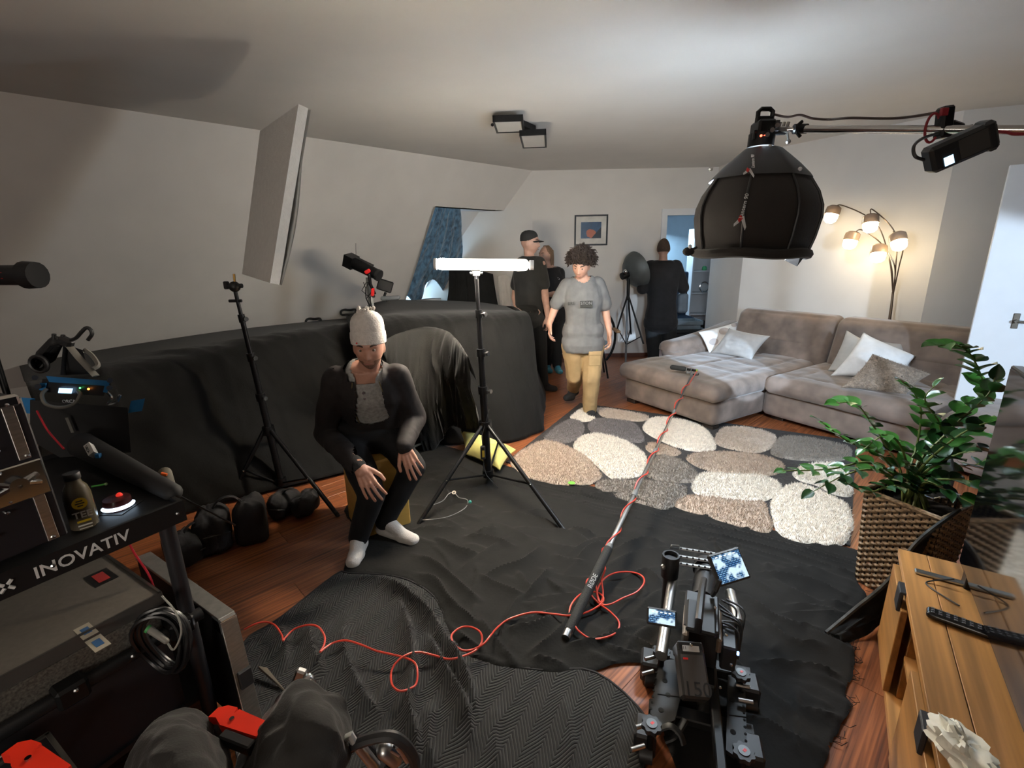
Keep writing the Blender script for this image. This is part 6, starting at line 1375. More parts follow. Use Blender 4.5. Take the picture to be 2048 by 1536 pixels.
# front bracket: silver rails, mount ring
T2_ = thing('front_rail_bracket', 'perforated silver rail bracket with a black ring at the far end of the slider', 'bracket', tuple(G(1385,1130)))
for (y0, y1) in ((1096,1108),(1112,1124),(1126,1138)):
    wpart(T2_, 'rail', MB().tube([G(1352,y0,.30), G(1430,y1,.30)], .010, 6, flat=.6), mat('matt_silver', (.45,.45,.44), .35, .9))
    for k in range(6): q = np.array(G(1362+k*12, y0+(y1-y0)*(.12+k*.155), .308)); wpart(T2_, 'slot', MB().cyl(q, q+np.array([0,0,.004]), .0045, n=8), hole)
q = G(1342,1112,.34); wpart(T2_, 'ring', MB().lathe([(.030,-.10),(.036,-.10),(.038,0),(.036,.006),(.029,.006),(.027,-.01)],28,TR(tuple(q))), blkp); wpart(T2_, 'clamp_bolt', MB().sph(G(1326,1134,.30), .012, 10), alu); wpart(T2_, 'wing_nut', MB().box(G(1350,1094,.33),(.05,.012,.02),rot=(0,.3,.3),bev=.004), alu); wpart(T2_, 'post', MB().cyl((q[0],q[1],.02), (q[0],q[1],.27), .026, n=18), blkp)
# camera body and battery
cb = G(1398,1250,.30); T3_ = thing('cinema_camera', 'black cinema camera with cage and side plates riding on the slider', 'camera', tuple(G(1398,1290))); rz_ = R_(-22)
def CB(c, dms, bev=.006, rz=rz_): return MB().box(c, dms, rot=(0,0,rz), bev=bev)
wpart(T3_, 'body', CB(G(1400,1255,.25),(.12,.20,.16)), blkp); wpart(T3_, 'top_plate', CB(G(1402,1235,.34),(.10,.16,.02)), pl_m); wpart(T3_, 'top_handle', MB().tube([G(1396,1260,.35), G(1398,1240,.41), G(1404,1180,.42), G(1408,1160,.36)], .013, 8), blkp)
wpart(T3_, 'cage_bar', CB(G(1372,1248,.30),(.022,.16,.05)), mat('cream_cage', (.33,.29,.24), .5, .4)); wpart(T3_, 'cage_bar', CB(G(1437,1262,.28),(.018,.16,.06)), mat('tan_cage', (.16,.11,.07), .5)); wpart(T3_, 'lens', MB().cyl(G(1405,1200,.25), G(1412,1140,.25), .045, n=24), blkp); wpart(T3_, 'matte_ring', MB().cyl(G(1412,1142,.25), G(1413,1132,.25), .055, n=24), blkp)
wpart(T3_, 'base_plate', CB(G(1402,1300,.15),(.10,.34,.03)), pl_m); wpart(T3_, 'arm', MB().tube([G(1425,1190,.34), G(1432,1180,.40), G(1440,1160,.44)], .009, 8), blkp)
wpart(T3_, 'side_module', CB(G(1455,1290,.24),(.05,.14,.10)), blkp); wpart(T3_, 'blue_light', MB().box(G(1476,1307,.30),(.006,.006,.012)), mat('blue_led', (.1,.2,.9), .3, emit=(.15,.3,1), estr=5), False)
for k in range(7):
    a = np.array(G(1440+random.uniform(-10,14),1215+random.uniform(-20,60),.30)); b = np.array(G(1465+random.uniform(-10,16),1290+random.uniform(-20,50),.22)); wpart(T3_, 'cable', MB().tube(catmull([a,(a+b)/2+np.array([.04,0,.04]),b],8), .004, 6), blkp)
for (x,y,z) in ((1382,1290,.33),(1430,1215,.36),(1462,1330,.27),(1440,1375,.20),(1452,1270,.32)): wpart(T3_, 'bolt', MB().sph(G(x,y,z), .006, 8), chrome)
bt = thing('camera_battery', 'large grey-black camera battery marked 150 behind the cinema camera', 'battery', tuple(G(1395,1345,.16))); e1 = np.array(G(1367,1395,.24)); e2 = np.array(G(1424,1400,.24)); e4 = np.array(G(1372,1285,.33)); ex = e2-e1; W_ = np.linalg.norm(ex); ex /= W_; ey = e4-e1; H_ = np.linalg.norm(ey); ey = ey/H_; ez = np.cross(ex,ey); ez /= np.linalg.norm(ez); ey = np.cross(ez,ex); c = e1+ex*W_/2+ey*H_/2; Mb = Matrix(((ex[0],ey[0],ez[0],c[0]),(ex[1],ey[1],ez[1],c[1]),(ex[2],ey[2],ez[2],c[2]),(0,0,0,1)))
wpart(bt, 'case', MB(Mb).box((0,0,-.035),(W_,H_,.07),bev=.008), mat('battery_black', (.022,.021,.02), .5)); wpart(bt, 'face_panel', MB(Mb).box((0,-H_*.10,.001),(W_*.84,H_*.72,.003)), mat('battery_face', (.075,.066,.06), .55), False); wpart(bt, 'numerals', text_mb('150', .060, Mb @ TR((.004,-H_*.36,.0032)), .0004), mat('numeral_black', (.012,.012,.012), .6), False); wpart(bt, 'white_sticker', MB(Mb).box((.0,H_*.37,.002),(W_*.62,H_*.11,.002)), mat('white_sticker', (.6,.58,.55), .6), False); wpart(bt, 'red_mark', MB(Mb).box((-W_*.25,H_*.18,.0032),(.016,.006,.0008)), redp, False); wpart(bt, 'sticker_numeral', text_mb('11', .014, Mb @ TR((-W_*.24,H_*.375,.0032)), .0003), MATS['numeral_black'], False)
wpart(bt, 'mount_plate', MB(Mb).box((0,H_*.42,-.05),(W_*.95,.03,.10),bev=.004), blkp)
# monitors
def screen_mat():
    m = bpy.data.materials.new('lit_monitor_picture'); m.use_nodes = True; N = m.node_tree.nodes; L = m.node_tree.links; b = N['Principled BSDF']; b.inputs['Base Color'].default_value = (.01,.01,.012,1); b.inputs['Roughness'].default_value = .25
    tc = N.new('ShaderNodeTexCoord'); br_ = N.new('ShaderNodeTexBrick'); br_.inputs['Scale'].default_value = 38; br_.inputs['Color1'].default_value = (.05,.16,.36,1); br_.inputs['Color2'].default_value = (.18,.36,.55,1); br_.inputs['Mortar'].default_value = (.01,.03,.08,1); br_.inputs['Mortar Size'].default_value = .06; br_.offset = .37; L.new(tc.outputs['Object'], br_.inputs[0])
    no = N.new('ShaderNodeTexNoise'); no.inputs['Scale'].default_value = 26; L.new(tc.outputs['Object'], no.inputs[0]); mx = N.new('ShaderNodeMix'); mx.data_type = 'RGBA'; rp = N.new('ShaderNodeValToRGB'); rp.color_ramp.elements[0].position = .48; rp.color_ramp.elements[1].position = .58; L.new(no.outputs[0], rp.inputs[0]); L.new(rp.outputs[0], mx.inputs[0]); L.new(br_.outputs[0], mx.inputs[6]); mx.inputs[7].default_value = (.55,.72,.85,1)
    L.new(mx.outputs[2], b.inputs['Emission Color']); b.inputs['Emission Strength'].default_value = .9; return m
scm = screen_mat()
def monitor(label, c4, th, bez):
    BL, BR, TRr, TL = [np.array(p) for p in c4]; c = (BL+BR+TRr+TL)/4; ex = (BR-BL)+(TRr-TL); W_ = np.linalg.norm(ex)/2; ex /= np.linalg.norm(ex); ey = (TL-BL)+(TRr-BR); H_ = np.linalg.norm(ey)/2; ez = np.cross(ex,ey); ez /= np.linalg.norm(ez); ey = np.cross(ez,ex)
    M_ = Matrix(((ex[0],ey[0],ez[0],0),(ex[1],ey[1],ez[1],0),(ex[2],ey[2],ez[2],0),(0,0,0,1))); t = thing('monitor', label, 'monitor', tuple(c))
    lpart(t, 'housing', MB(M_).box((0,0,-th/2),(W_,H_,th),bev=.005), mat('monitor_grey', (.035,.034,.033), .45)); s_ = MB().box((0,0,.0005),(W_-bez*2,H_-bez*2,.002)).build('screen', scm, t, False); s_.matrix_local = M_
    for k in range(5): lpart(t, 'status_line', MB(M_).box((-W_*.3+k*W_*.14, H_/2-bez-.007, .0018),(W_*.08,.004,.0006)), mat('white_status', (.5,.6,.7), .4, emit=(.8,.9,1), estr=.9), False)
    return t
monitor('tilted field monitor with a lit blue picture above the cinema camera', (G(1420,1174,.42), G(1484,1152,.44), G(1497,1096,.52), G(1437,1112,.50)), .022, .008)
monitor('small lit monitor on the left side of the cinema camera', (G(1290,1246,.32), G(1352,1257,.32), G(1356,1222,.36), G(1297,1213,.36)), .018, .007)
# ================================================================== TV BENCH, TV, PLANT
FB = np.array([1.515,1.632,0]); BE = np.array([-.560,-.828,0]); BN = np.array([.828,-.560,0]); BH = .47
def bp3(s, dpt, z): return FB+BE*s+BN*dpt+np.array([0,0,z])
oak = mat('golden_oak', (.42,.20,.06), .42, var=.36, scale=2.2, stretch=(.8,16,9), bump=.08, bscale=60)
bench = thing('tv_bench', 'long golden oak TV bench with black tab handles at the right', 'TV bench', tuple(FB), math.atan2(BE[1],BE[0]))
# local: x along BE (towards the viewer), y = left of x ; BN in local coordinates:
yN = BN[0]*(-BE[1])+BN[1]*BE[0]; sgn = 1 if yN > 0 else -1
def LB(x, d_, z): return (x, sgn*d_, z)
Lb_ = 1.62; Dp = .44
for i, (d0, d1) in enumerate(((0,.085),(.087,.20),(.202,.32),(.322,Dp))):
    lpart(bench, 'top_board', MB().box(LB(Lb_/2,(d0+d1)/2,BH-.0125),(Lb_,d1-d0,.025),bev=.0015), oak, False)
lpart(bench, 'end_panel', MB().box(LB(.012,Dp/2+.008,.245),(.024,Dp-.016,.40)), oak, False)
lpart(bench, 'carcass_back', MB().box(LB(Lb_/2,Dp-.02,.245),(Lb_,.02,.40)), oak, False); lpart(bench, 'bottom_board', MB().box(LB(Lb_/2,Dp/2,.055),(Lb_,Dp,.025)), oak, False)
for x in (.33,.60): lpart(bench, 'divider', MB().box(LB(x,Dp/2+.01,.245),(.02,Dp-.04,.38)), oak, False)
for (x0,x1,hx) in ((.014,.325,.27),(.61,1.6,.86)):
    dr = lpart(bench, 'drawer_front', MB().box(LB((x0+x1)/2,.002,.235),(x1-x0,.02,.345),bev=.002), oak, False)
    hnd = MB(); hnd.box(LB(hx,-.012,.425),(.07,.012,.075),bev=.003); hnd.box(LB(hx,-.002,.462),(.07,.03,.010),bev=.002); hnd.build('tab_handle', mat('black_tab', (.022,.022,.024), .5), dr, True)
lpart(bench, 'niche_shelf', MB().box(LB(.465,Dp/2,.24),(.25,Dp-.05,.016)), oak, False)
for x in (.05,1.55):
    for d_ in (.05,Dp-.05): lpart(bench, 'foot', MB().cyl(LB(x,d_,0),LB(x,d_,.045),.02,n=12), blkp)
# TV
tvd = .165; T = thing('television', 'large black flat television standing on the oak bench at the right edge', 'television', tuple(bp3(.7,tvd,BH)), math.atan2(BE[1],BE[0]))
lpart(T, 'panel', MB().box((.02,sgn*.018,.40),(1.36,.03,.74),bev=.004), mat('gloss_black_bezel', (.006,.006,.007), .12)); lpart(T, 'screen', MB().box((.02,sgn*.0015,.402),(1.335,.003,.715)), mat('gloss_screen', (.004,.004,.005), .06, coat=.5), False)
for x in (-.55,.45):
    f_ = lpart(T, 'stand_leg', MB().box((x,sgn*.01,.02),(.05,.02,.06),bev=.003), blk); f2 = MB(); f2.box((x,sgn*-.02,.006),(.025,.22,.011),bev=.003); f2.build('stand_foot', alu, T)
lpart(T, 'power_cord', MB().tube(catmull([(-.40,sgn*-.03,.006),(-.46,sgn*-.09,.004),(-.50,sgn*-.10,.004),(-.52,sgn*-.03,.03)],6), .0025, 5), blkp)
# remote controls (two lying crossed)
for lab, p0, p1 in (('glossy black remote control lying on the oak bench', (1852,1222), (2020,1282)),):
    a, b = np.array(G(*p0,BH+.012)), np.array(G(*p1,BH+.012)); T = thing('remote_control', lab, 'remote control', tuple((a+b)/2-np.array([0,0,.012])), math.atan2(b[1]-a[1], b[0]-a[0])); L_ = np.linalg.norm(b-a)
    lpart(T, 'body', MB().rbox((0,0,.0125),(L_,.045,.022),.010,10), mat('gloss_black_plastic', (.008,.008,.009), .18))
    for i in range(9):
        for j in (-1,0,1): lpart(T, 'button', MB().box((-L_*.42+i*L_*.095, j*.011, .0245),(.009,.007,.003),bev=.001), mat('grey_button', (.10,.10,.11), .4), False)
# crumpled tissue
q = G(1925,1500,BH+.03); T = MB(); nu = 34; th_ = np.linspace(0,2*np.pi,nu,endpoint=False); ph_ = np.linspace(.05,np.pi-.05,22); A_, B_ = np.meshgrid(th_,ph_,indexing='ij')
dv = np.stack([np.sin(B_)*np.cos(A_), np.sin(B_)*np.sin(A_), np.cos(B_)],-1); r_ = .040*(1+.75*ridge(dv*2.1+3,3)); Pq = dv*r_[...,None]*np.array([.85,1.35,.8]); Pq[...,2] = np.maximum(Pq[...,2], -.028); T.grid(Pq, wrap_u=True, flip=True)
o = T.build('crumpled_tissue', mat('white_tissue', (.78,.76,.66), .9, var=.05, bump=.4, bscale=60), None, True); o.location = q; tag(o, 'crumpled white tissue on the near end of the oak bench', 'tissue')
# ------------------------------------------------------------------ wicker basket
BC = np.array([1.885,1.985,0]); BA = math.atan2(-.9,.43); BW0, BW1, BZ = .128, .152, .50
bas = thing('wicker_basket', 'tall square brown wicker basket planter beside the TV bench', 'basket', tuple(BC), BA)
wick = mat('brown_wicker', (.26,.175,.10), .5, var=.6, scale=60, stretch=(1,1,2.2), bump=.3, bscale=80); wick2 = mat('dark_wicker', (.015,.009,.006), .6, var=.3)
for k in range(4):
    Mx = Matrix.Rotation(k*math.pi/2, 4, 'Z'); nx, nz = 66, 150; P_ = np.zeros((nx,nz,3))
    U_, Z_ = np.meshgrid(np.linspace(-1,1,nx), np.linspace(0,1,nz), indexing='ij'); hw = BW0+(BW1-BW0)*Z_; rows = 34; cols = 11
    row = np.floor(Z_*rows); ph = (U_+1)/2*cols*math.pi+row*math.pi; fr = (Z_*rows)%1
    dsp = .0070*np.sin(ph)*np.sin(math.pi*fr)**.6+.003*np.sin(math.pi*fr)**.6
    P_[...,0] = U_*hw; P_[...,1] = -(hw)-dsp; P_[...,2] = Z_*BZ; mb = MB(Mx); mb.grid(P_); mb.build('woven_side', wick, bas)
    for c in range(cols): 
        x = -1+2*(c+.5)/cols; mb = MB(Mx); mb.tube([(x*BW0,-BW0+.003,.01),(x*BW1,-BW1+.003,BZ)], .0042, 5); mb.build('upright_cane', wick2, bas)
    mb = MB(Mx); mb.tube([(-BW1-.004,-BW1,BZ),(BW1+.004,-BW1,BZ)], .011, 8); mb.build('rim', wick, bas)
lpart(bas, 'base', MB().box((0,0,.008),(BW0*2,BW0*2,.014)), wick2, False); lpart(bas, 'soil', MB().box((0,0,BZ-.07),(BW1*1.85,BW1*1.85,.02)), mat('dark_soil', (.02,.014,.01), .95, bump=.8, bscale=60), False)
# ------------------------------------------------------------------ the plant
plant = thing('zz_plant', 'glossy green potted plant with arching leafy stems in the wicker basket', 'plant', tuple(BC+np.array([0,0,BZ-.06])))
leafm = mat('glossy_leaf', (.028,.105,.014), .28, var=.35, scale=14, spec=.6); leafd = mat('dark_glossy_leaf', (.014,.055,.012), .28, var=.3, scale=14, spec=.6); stm = mat('green_stem', (.12,.15,.035), .45, var=.25)
def leaf_mesh():
    mb = MB(); n = 9; m = 5; P_ = np.zeros((n,m,3))
    for i, t in enumerate(np.linspace(0,1,n)):
        w = .0225*math.sin(math.pi*min(1,t**.75))**.8 if 0 < t < 1 else .0008
        for j, s in enumerate(np.linspace(-1,1,m)): P_[i,j] = (t*.060, s*w, .006*abs(s)**1.5*(1 if 0<t<1 else 0)-.010*t*t)
    mb.grid(P_); me = mb.build('leaf_proto', leafm); d_ = me.data; bpy.data.objects.remove(me, do_unlink=True); return d_
lm1 = leaf_mesh(); lm2 = lm1.copy(); lm2.materials.clear(); lm2.materials.append(leafd)
def PT(px, py, y): return D(px, py, y)
root = lambda a, r: BC+np.array([r*math.cos(a), r*math.sin(a), BZ-.06])
stems = [ # control points (px,py,depth), leaf pairs, size, start fraction
 ([(1800,960,2.02),(1740,925,1.98),(1660,938,1.95),(1565,942,1.92)],9,.80,.25,1),
 ([(1800,965,1.98),(1745,940,1.90),(1690,950,1.86),(1622,985,1.84)],8,.85,.25,2),
 ([(1795,950,2.1),(1750,900,2.12),(1700,885,2.12),(1640,842,2.12)],8,1.0,.30,1),
 ([(1800,940,2.14),(1770,890,2.2),(1745,850,2.22),(1712,808,2.22),(1672,806,2.2)],8,1.0,.30,1),
 ([(1822,930,2.15),(1836,880,2.2),(1842,820,2.2),(1826,782,2.2),(1803,762,2.18)],8,.9,.40,1),
 ([(1835,925,2.1),(1880,850,2.15),(1962,790,2.12),(1955,735,2.1),(1925,695,2.08),(1868,690,2.06)],12,1.15,.48,1),
 ([(1835,935,2.0),(1890,870,1.98),(1925,835,1.95),(1975,790,1.9),(1990,755,1.9)],9,1.05,.40,2),
 ([(1840,940,1.95),(1905,880,1.85),(1960,850,1.8),(2010,842,1.78)],8,1.15,.30,2),
 ([(1845,950,1.95),(1900,915,1.9),(1965,900,1.85),(2035,925,1.8)],8,1.0,.25,2),
 ([(1850,965,1.9),(1920,960,1.82),(1990,975,1.75),(2060,990,1.7)],8,1.0,.25,2),
 ([(1815,940,2.05),(1800,890,2.05),(1770,870,2.05),(1725,900,2.02)],7,.9,.25,1),
 ([(1830,945,2.05),(1870,900,2.05),(1880,850,2.05),(1850,800,2.02),(1870,770,2.0)],8,.95,.35,1),
 ([(1845,955,2.0),(1880,930,2.05),(1950,930,2.1),(1985,905,2.1)],7,.9,.25,2),
 ([(1805,975,1.95),(1770,975,1.86),(1735,985,1.82),(1690,965,1.80)],6,.8,.3,2),
 ([(1840,945,2.08),(1895,895,2.1),(1930,870,2.12),(1985,870,2.15)],7,.9,.25,1),
 ([(1850,965,1.88),(1900,985,1.8),(1950,1010,1.72),(2010,1030,1.66)],7,.95,.25,2),
]
rr_ = random.Random(21)
for (cp, nl, sz, s0, kd) in stems:
    a = rr_.uniform(0,6.28); p0 = root(a, .05); pts = [p0]+[PT(*c) for c in cp]; cv = resample(catmull(pts,10), 60)-np.array(plant.location)
    rs_ = list(np.linspace(.008,.0022,60)); st = lpart(plant, 'stem', MB().tube([tuple(c) for c in cv], rs_, 7), stm)
    for i in range(nl):
        f = s0+(1-s0)*(i/(nl-1))**.95; k = min(58, int(f*59)); p = Vector(cv[k]); tg_ = (Vector(cv[k+1])-Vector(cv[k])).normalized(); sd = tg_.cross(Vector((0,0,1))).normalized()
        for s in ((-1,1) if i < nl-1 else (0,)):
            dirv = (tg_*.62+sd*s*.78+Vector((0,0,rr_.uniform(-.05,.28)))).normalized() if s else tg_; up_v = (Vector((0,0,1))+Vector((rr_.uniform(-.5,.5),rr_.uniform(-.7,.2),0))).normalized(); yv = up_v.cross(dirv).normalized(); zv = dirv.cross(yv)
            o = bpy.data.objects.new('leaf', lm1 if (kd == 1 or rr_.random() < .25) else lm2); COL.objects.link(o); o.parent = st; sc_ = sz*rr_.uniform(.85,1.15)*(1.0-.25*(i/(nl-1))**3)*1.42
            o.matrix_local = Matrix(((dirv.x,yv.x,zv.x,p.x),(dirv.y,yv.y,zv.y,p.y),(dirv.z,yv.z,zv.z,p.z),(0,0,0,1))) @ Matrix.Scale(sc_,4)
# crumpled clear foil in the basket
q = np.array(G(1880,950,.60)); P_ = loft([[q+np.array([-.04,.02,-.1]), q+np.array([.02,-.03,-.1]), q+np.array([.06,.03,-.1])],[q+np.array([-.05,.0,.0]), q+np.array([.02,-.05,.0]), q+np.array([.07,.03,.0])],[q+np.array([-.02,.03,.10]), q+np.array([.03,.0,.12]), q+np.array([.05,.05,.10])]],20,20); P_ = P_+fbm(P_*18)[...,None]*.02
cloth_obj('clear_foil', 'crumpled clear plastic wrap sticking out of the wicker basket', P_, mat('clear_wrap', (.55,.62,.66), .15, var=.2, trans=.6), cat='plastic wrap', thick=.001)
# black cloth slung behind the bench end
c1 = [G(1652,1268,.02), G(1712,1218,.10), G(1775,1165,.26), G(1835,1085,.44), G(1918,1022,.52)]; c2 = [p+np.array([.10,-.05,-.02]) for p in c1]; c3 = [G(1685,1292,.012), G(1735,1275,.012), G(1770,1240,.03), G(1830,1140,.2), G(1925,1060,.3)]
for p in c1+c2+c3: p[2] = max(p[2], .012)
P_ = loft([c1,[a*.5+b*.5+np.array([.02,0,.03]) for a,b in zip(c1,c3)],c3], 70, 26); P_ = folds(P_, .018, 7, 2, 1.1); P_[...,2] = np.maximum(P_[...,2], .01)
cloth_obj('slung_cloth', 'black cloth slung from the basket down past the end of the TV bench', P_, floorcm)
rim = MB(); o_ = bpy.data.objects['slung_cloth']; rim.tube([tuple(np.array(p)-np.array(o_.location)+np.array([0,0,.006])) for p in resample(catmull(c1,8),40)], .009, 6); rim.build('rolled_edge', mat('grey_rolled_edge', (.05,.05,.045), .7, var=.5, scale=25), o_)
# ================================================================== EQUIPMENT CART AND CASES AT THE LEFT
CA = np.array([-1.03,1.31,0]); C1 = np.array([-.52,-.854,0]); C2 = np.array([-.854,.52,0])
def CP(a, b, z): return CA+C1*a+C2*b+np.array([0,0,z])
CM = Matrix(((C1[0],C2[0],0,CA[0]),(C1[1],C2[1],0,CA[1]),(0,0,1,0),(0,0,0,1)))     # local a,b,z (left-handed plan is fine for boxes)
TZ = .90; dark = mat('cart_black', (.011,.011,.012), .5, .3, var=.2)
cart = thing('equipment_cart', 'black rolling equipment cart with a white logo on its tray rim', 'cart', tuple(CA))
def cbox(a0,a1,b0,b1,z0,z1,bev=.0): return MB(CM).box(((a0+a1)/2,(b0+b1)/2,(z0+z1)/2),(a1-a0,b1-b0,z1-z0),bev=bev)
AL, BL_ = .80, .82
wpart(cart, 'tray', cbox(0,AL,0,BL_,TZ-.012,TZ), dark, False)
wpart(cart, 'tray_rim', cbox(-.0,AL,-.012,.0,TZ-.055,TZ+.012), dark, False); wpart(cart, 'tray_rim', cbox(-.012,.0,-.012,BL_,TZ-.055,TZ+.012), dark, False); wpart(cart, 'tray_rim', cbox(0,AL,BL_,BL_+.012,TZ-.055,TZ+.012), dark, False)
for (a,b) in ((.03,.03),(.03,BL_-.03),(AL-.03,.03),(AL-.03,BL_-.03)):
    wpart(cart, 'leg', MB().cyl(CP(a,b,.10), CP(a,b,TZ-.01), .022, n=16), mat('grey_black_tube', (.035,.035,.04), .4, .5)); wpart(cart, 'caster', MB().cyl(CP(a-.015,b,.05), CP(a+.015,b,.05), .048, n=18), blkp)
wpart(cart, 'lower_rail', MB().cyl(CP(.0,.01,.50), CP(AL,.01,.50), .02, n=14), dark); wpart(cart, 'lower_shelf', cbox(0,AL,.04,BL_,.17,.19), dark, False)
for a in (.03,.30,.55): wpart(cart, 'rail_clamp', cbox(a,a+.07,-.02,.04,.47,.53,.008), blk); 
for a in (.05,.20,.33): wpart(cart, 'bolt', MB().sph(CP(a,-.02,.515), .007, 8), chrome)
for (a,b) in ((.012,-.016),(.30,-.016),(.62,-.016)): wpart(cart, 'bolt', MB().sph(CP(a,b,TZ-.02), .006, 8), chrome)
# lettering on the rim, read from the viewer's side
x = Vector(-C1); zf = Vector(-C2); y_ = zf.cross(x); c = Vector(CP(.235,-.0135,TZ-.024))
wpart(cart, 'logo_lettering', text_mb('INOVATIV', .044, Matrix(((x.x,y_.x,zf.x,c.x),(x.y,y_.y,zf.y,c.y),(x.z,y_.z,zf.z,c.z),(0,0,0,1))), .0006, bold=.0006), wpr, False)
lg = MB(); c2 = Vector(CP(.385,-.0140,TZ-.024))
for k in range(4): a = math.pi/4+k*math.pi/2; p = c2+x*(.017*math.cos(a))+y_*(.017*math.sin(a)); lg.tube([c2+x*(.005*math.cos(a))+y_*(.005*math.sin(a)), p], .0042, 5)
wpart(cart, 'logo_mark', lg, wpr, False)
wpart(cart, 'cross_strap', MB().tube([CP(.1,.05,TZ-.02), CP(.16,.3,TZ-.05), CP(.22,.5,TZ-.03)], .004, 5), mat('grey_bungee', (.2,.2,.2), .6))
# flight case standing on the tray at the left edge
fcb = thing('flight_case', 'black flight case with riveted aluminium strips and a butterfly latch at the left edge', 'case', tuple(CP(.5,.25,TZ)))
e0 = np.array(D(8,800,1.06)); e1 = np.array(D(108,1080,1.06))
nrm = Vector((.85,-.45,.10)).normalized(); uu = Vector(e0-e1).normalized(); nrm = (nrm-uu*nrm.dot(uu)).normalized(); ww = uu.cross(nrm); org = Vector(e1)
if ww.x > 0: ww = -ww                                       # towards the left, out of the frame
Mf = Matrix(((ww.x,uu.x,nrm.x,org.x),(ww.y,uu.y,nrm.y,org.y),(ww.z,uu.z,nrm.z,org.z),(0,0,0,1))); Lf = (Vector(e0)-org).length
wpart(fcb, 'body', MB(Mf).box((.14,Lf/2,-.12),(.34,Lf,.24),bev=.004), mat('black_laminate', (.009,.009,.013), .45, var=.2), False)
strip = mat('brushed_aluminium', (.46,.45,.42), .38, 1.0, var=.12, scale=30, stretch=(1,1,6))
wpart(fcb, 'aluminium_strip', MB(Mf).box((.0,Lf*.80,.002),(.022,Lf*.40,.006),bev=.001), strip); wpart(fcb, 'aluminium_strip', MB(Mf).box((.0,Lf*.18,.002),(.022,Lf*.34,.006),bev=.001), strip)
la = wpart(fcb, 'butterfly_latch', MB(Mf).box((.03,Lf*.46,.004),(.11,.09,.010),bev=.003), chrome)
lt = MB(Mf); lt.tube([(-.01,Lf*.43,.012),(.03,Lf*.47,.020),(.07,Lf*.43,.012)], .006, 6); lt.tube([(-.01,Lf*.49,.012),(.03,Lf*.45,.022),(.07,Lf*.50,.012)], .006, 6); lt.cyl((.03,Lf*.46,.004),(.03,Lf*.46,.026),.018); lt.build('latch_wing', chrome, la, True, off=fcb.location)
for (p, q) in ((-.005,.62),(.0,.97),(.04,.70),(.06,.30),(.0,.03),(.05,.56),(.05,.36),(.09,.18),(.09,.82)): wpart(fcb, 'rivet', MB(Mf).sph((p,Lf*q,.005), .0055, 8), chrome)
wpart(fcb, 'corner_cap', MB(Mf).box((.0,Lf*.985,-.002),(.05,.03,.02),bev=.006), chrome)
# drinks bottle
bq = np.array(G(172,1052,TZ)); ht = thing('tea_bottle', 'glass bottle of iced tea with a yellow round label on the cart tray', 'bottle', tuple(bq))
gl2 = mat('tea_glass', (.10,.085,.055), .12, var=.25, scale=8, spec=.7); lpart(ht, 'glass', MB().lathe([(.026,0),(.031,.006),(.031,.095),(.030,.105),(.026,.122),(.018,.134),(.0165,.15)],28), gl2); lpart(ht, 'cap', MB().lathe([(.018,.146),(.0185,.148),(.0185,.162),(.017,.164)],24), blkp)
lb_ = MB(); Q = np.array([[((.0315)*math.cos(t), .0315*math.sin(t), z) for z in np.linspace(.004,.085,8)] for t in np.linspace(-2.6,-.05,22)]); lb_.grid(Q); lpart(ht, 'paper_label', lb_, mat('brown_label', (.06,.045,.025), .6))
def on_bottle(t, z, r=.0322): 
    n_ = Vector((math.cos(t),math.sin(t),0)); x_ = Vector((-math.sin(t),math.cos(t),0)); return Matrix(((x_.x,0,n_.x,r*n_.x),(x_.y,0,n_.y,r*n_.y),(0,1,0,z),(0,0,0,1)))
ta = math.atan2(-bq[1],-bq[0]); lpart(ht, 'yellow_roundel', MB(on_bottle(ta,.083,.0318)).cyl((0,0,0),(0,0,.0012),.0165,n=24), mat('label_yellow', (.62,.42,.02), .5)); mat('label_black', (.02,.02,.02), .6)
for k_, w_ in enumerate((.014,.020,.012)): lpart(ht, 'roundel_print', MB(on_bottle(ta,.090-.007*k_,.0331)).box((0,0,0),(w_,.0032,.0006)), MATS['label_black'], False)
if True: pass
lpart(ht, 'label_foot', MB(on_bottle(ta,.009,.0322)).box((0,0,0),(.028,.003,.001)), mat('label_cream', (.5,.46,.38), .6), False); lpart(ht, 'label_lettering', text_mb('TEE', .026, on_bottle(ta,.049,.0328), .0003, bold=.0005), mat('label_white', (.6,.57,.5), .6), False)
lpart(ht, 'label_stripe', MB(on_bottle(ta,.030,.0322)).box((0,0,0),(.03,.006,.001)), MATS['label_yellow'], False); lpart(ht, 'label_stripe', MB(on_bottle(ta,.018,.0322)).box((0,0,0),(.03,.004,.001)), MATS['label_white'], False)
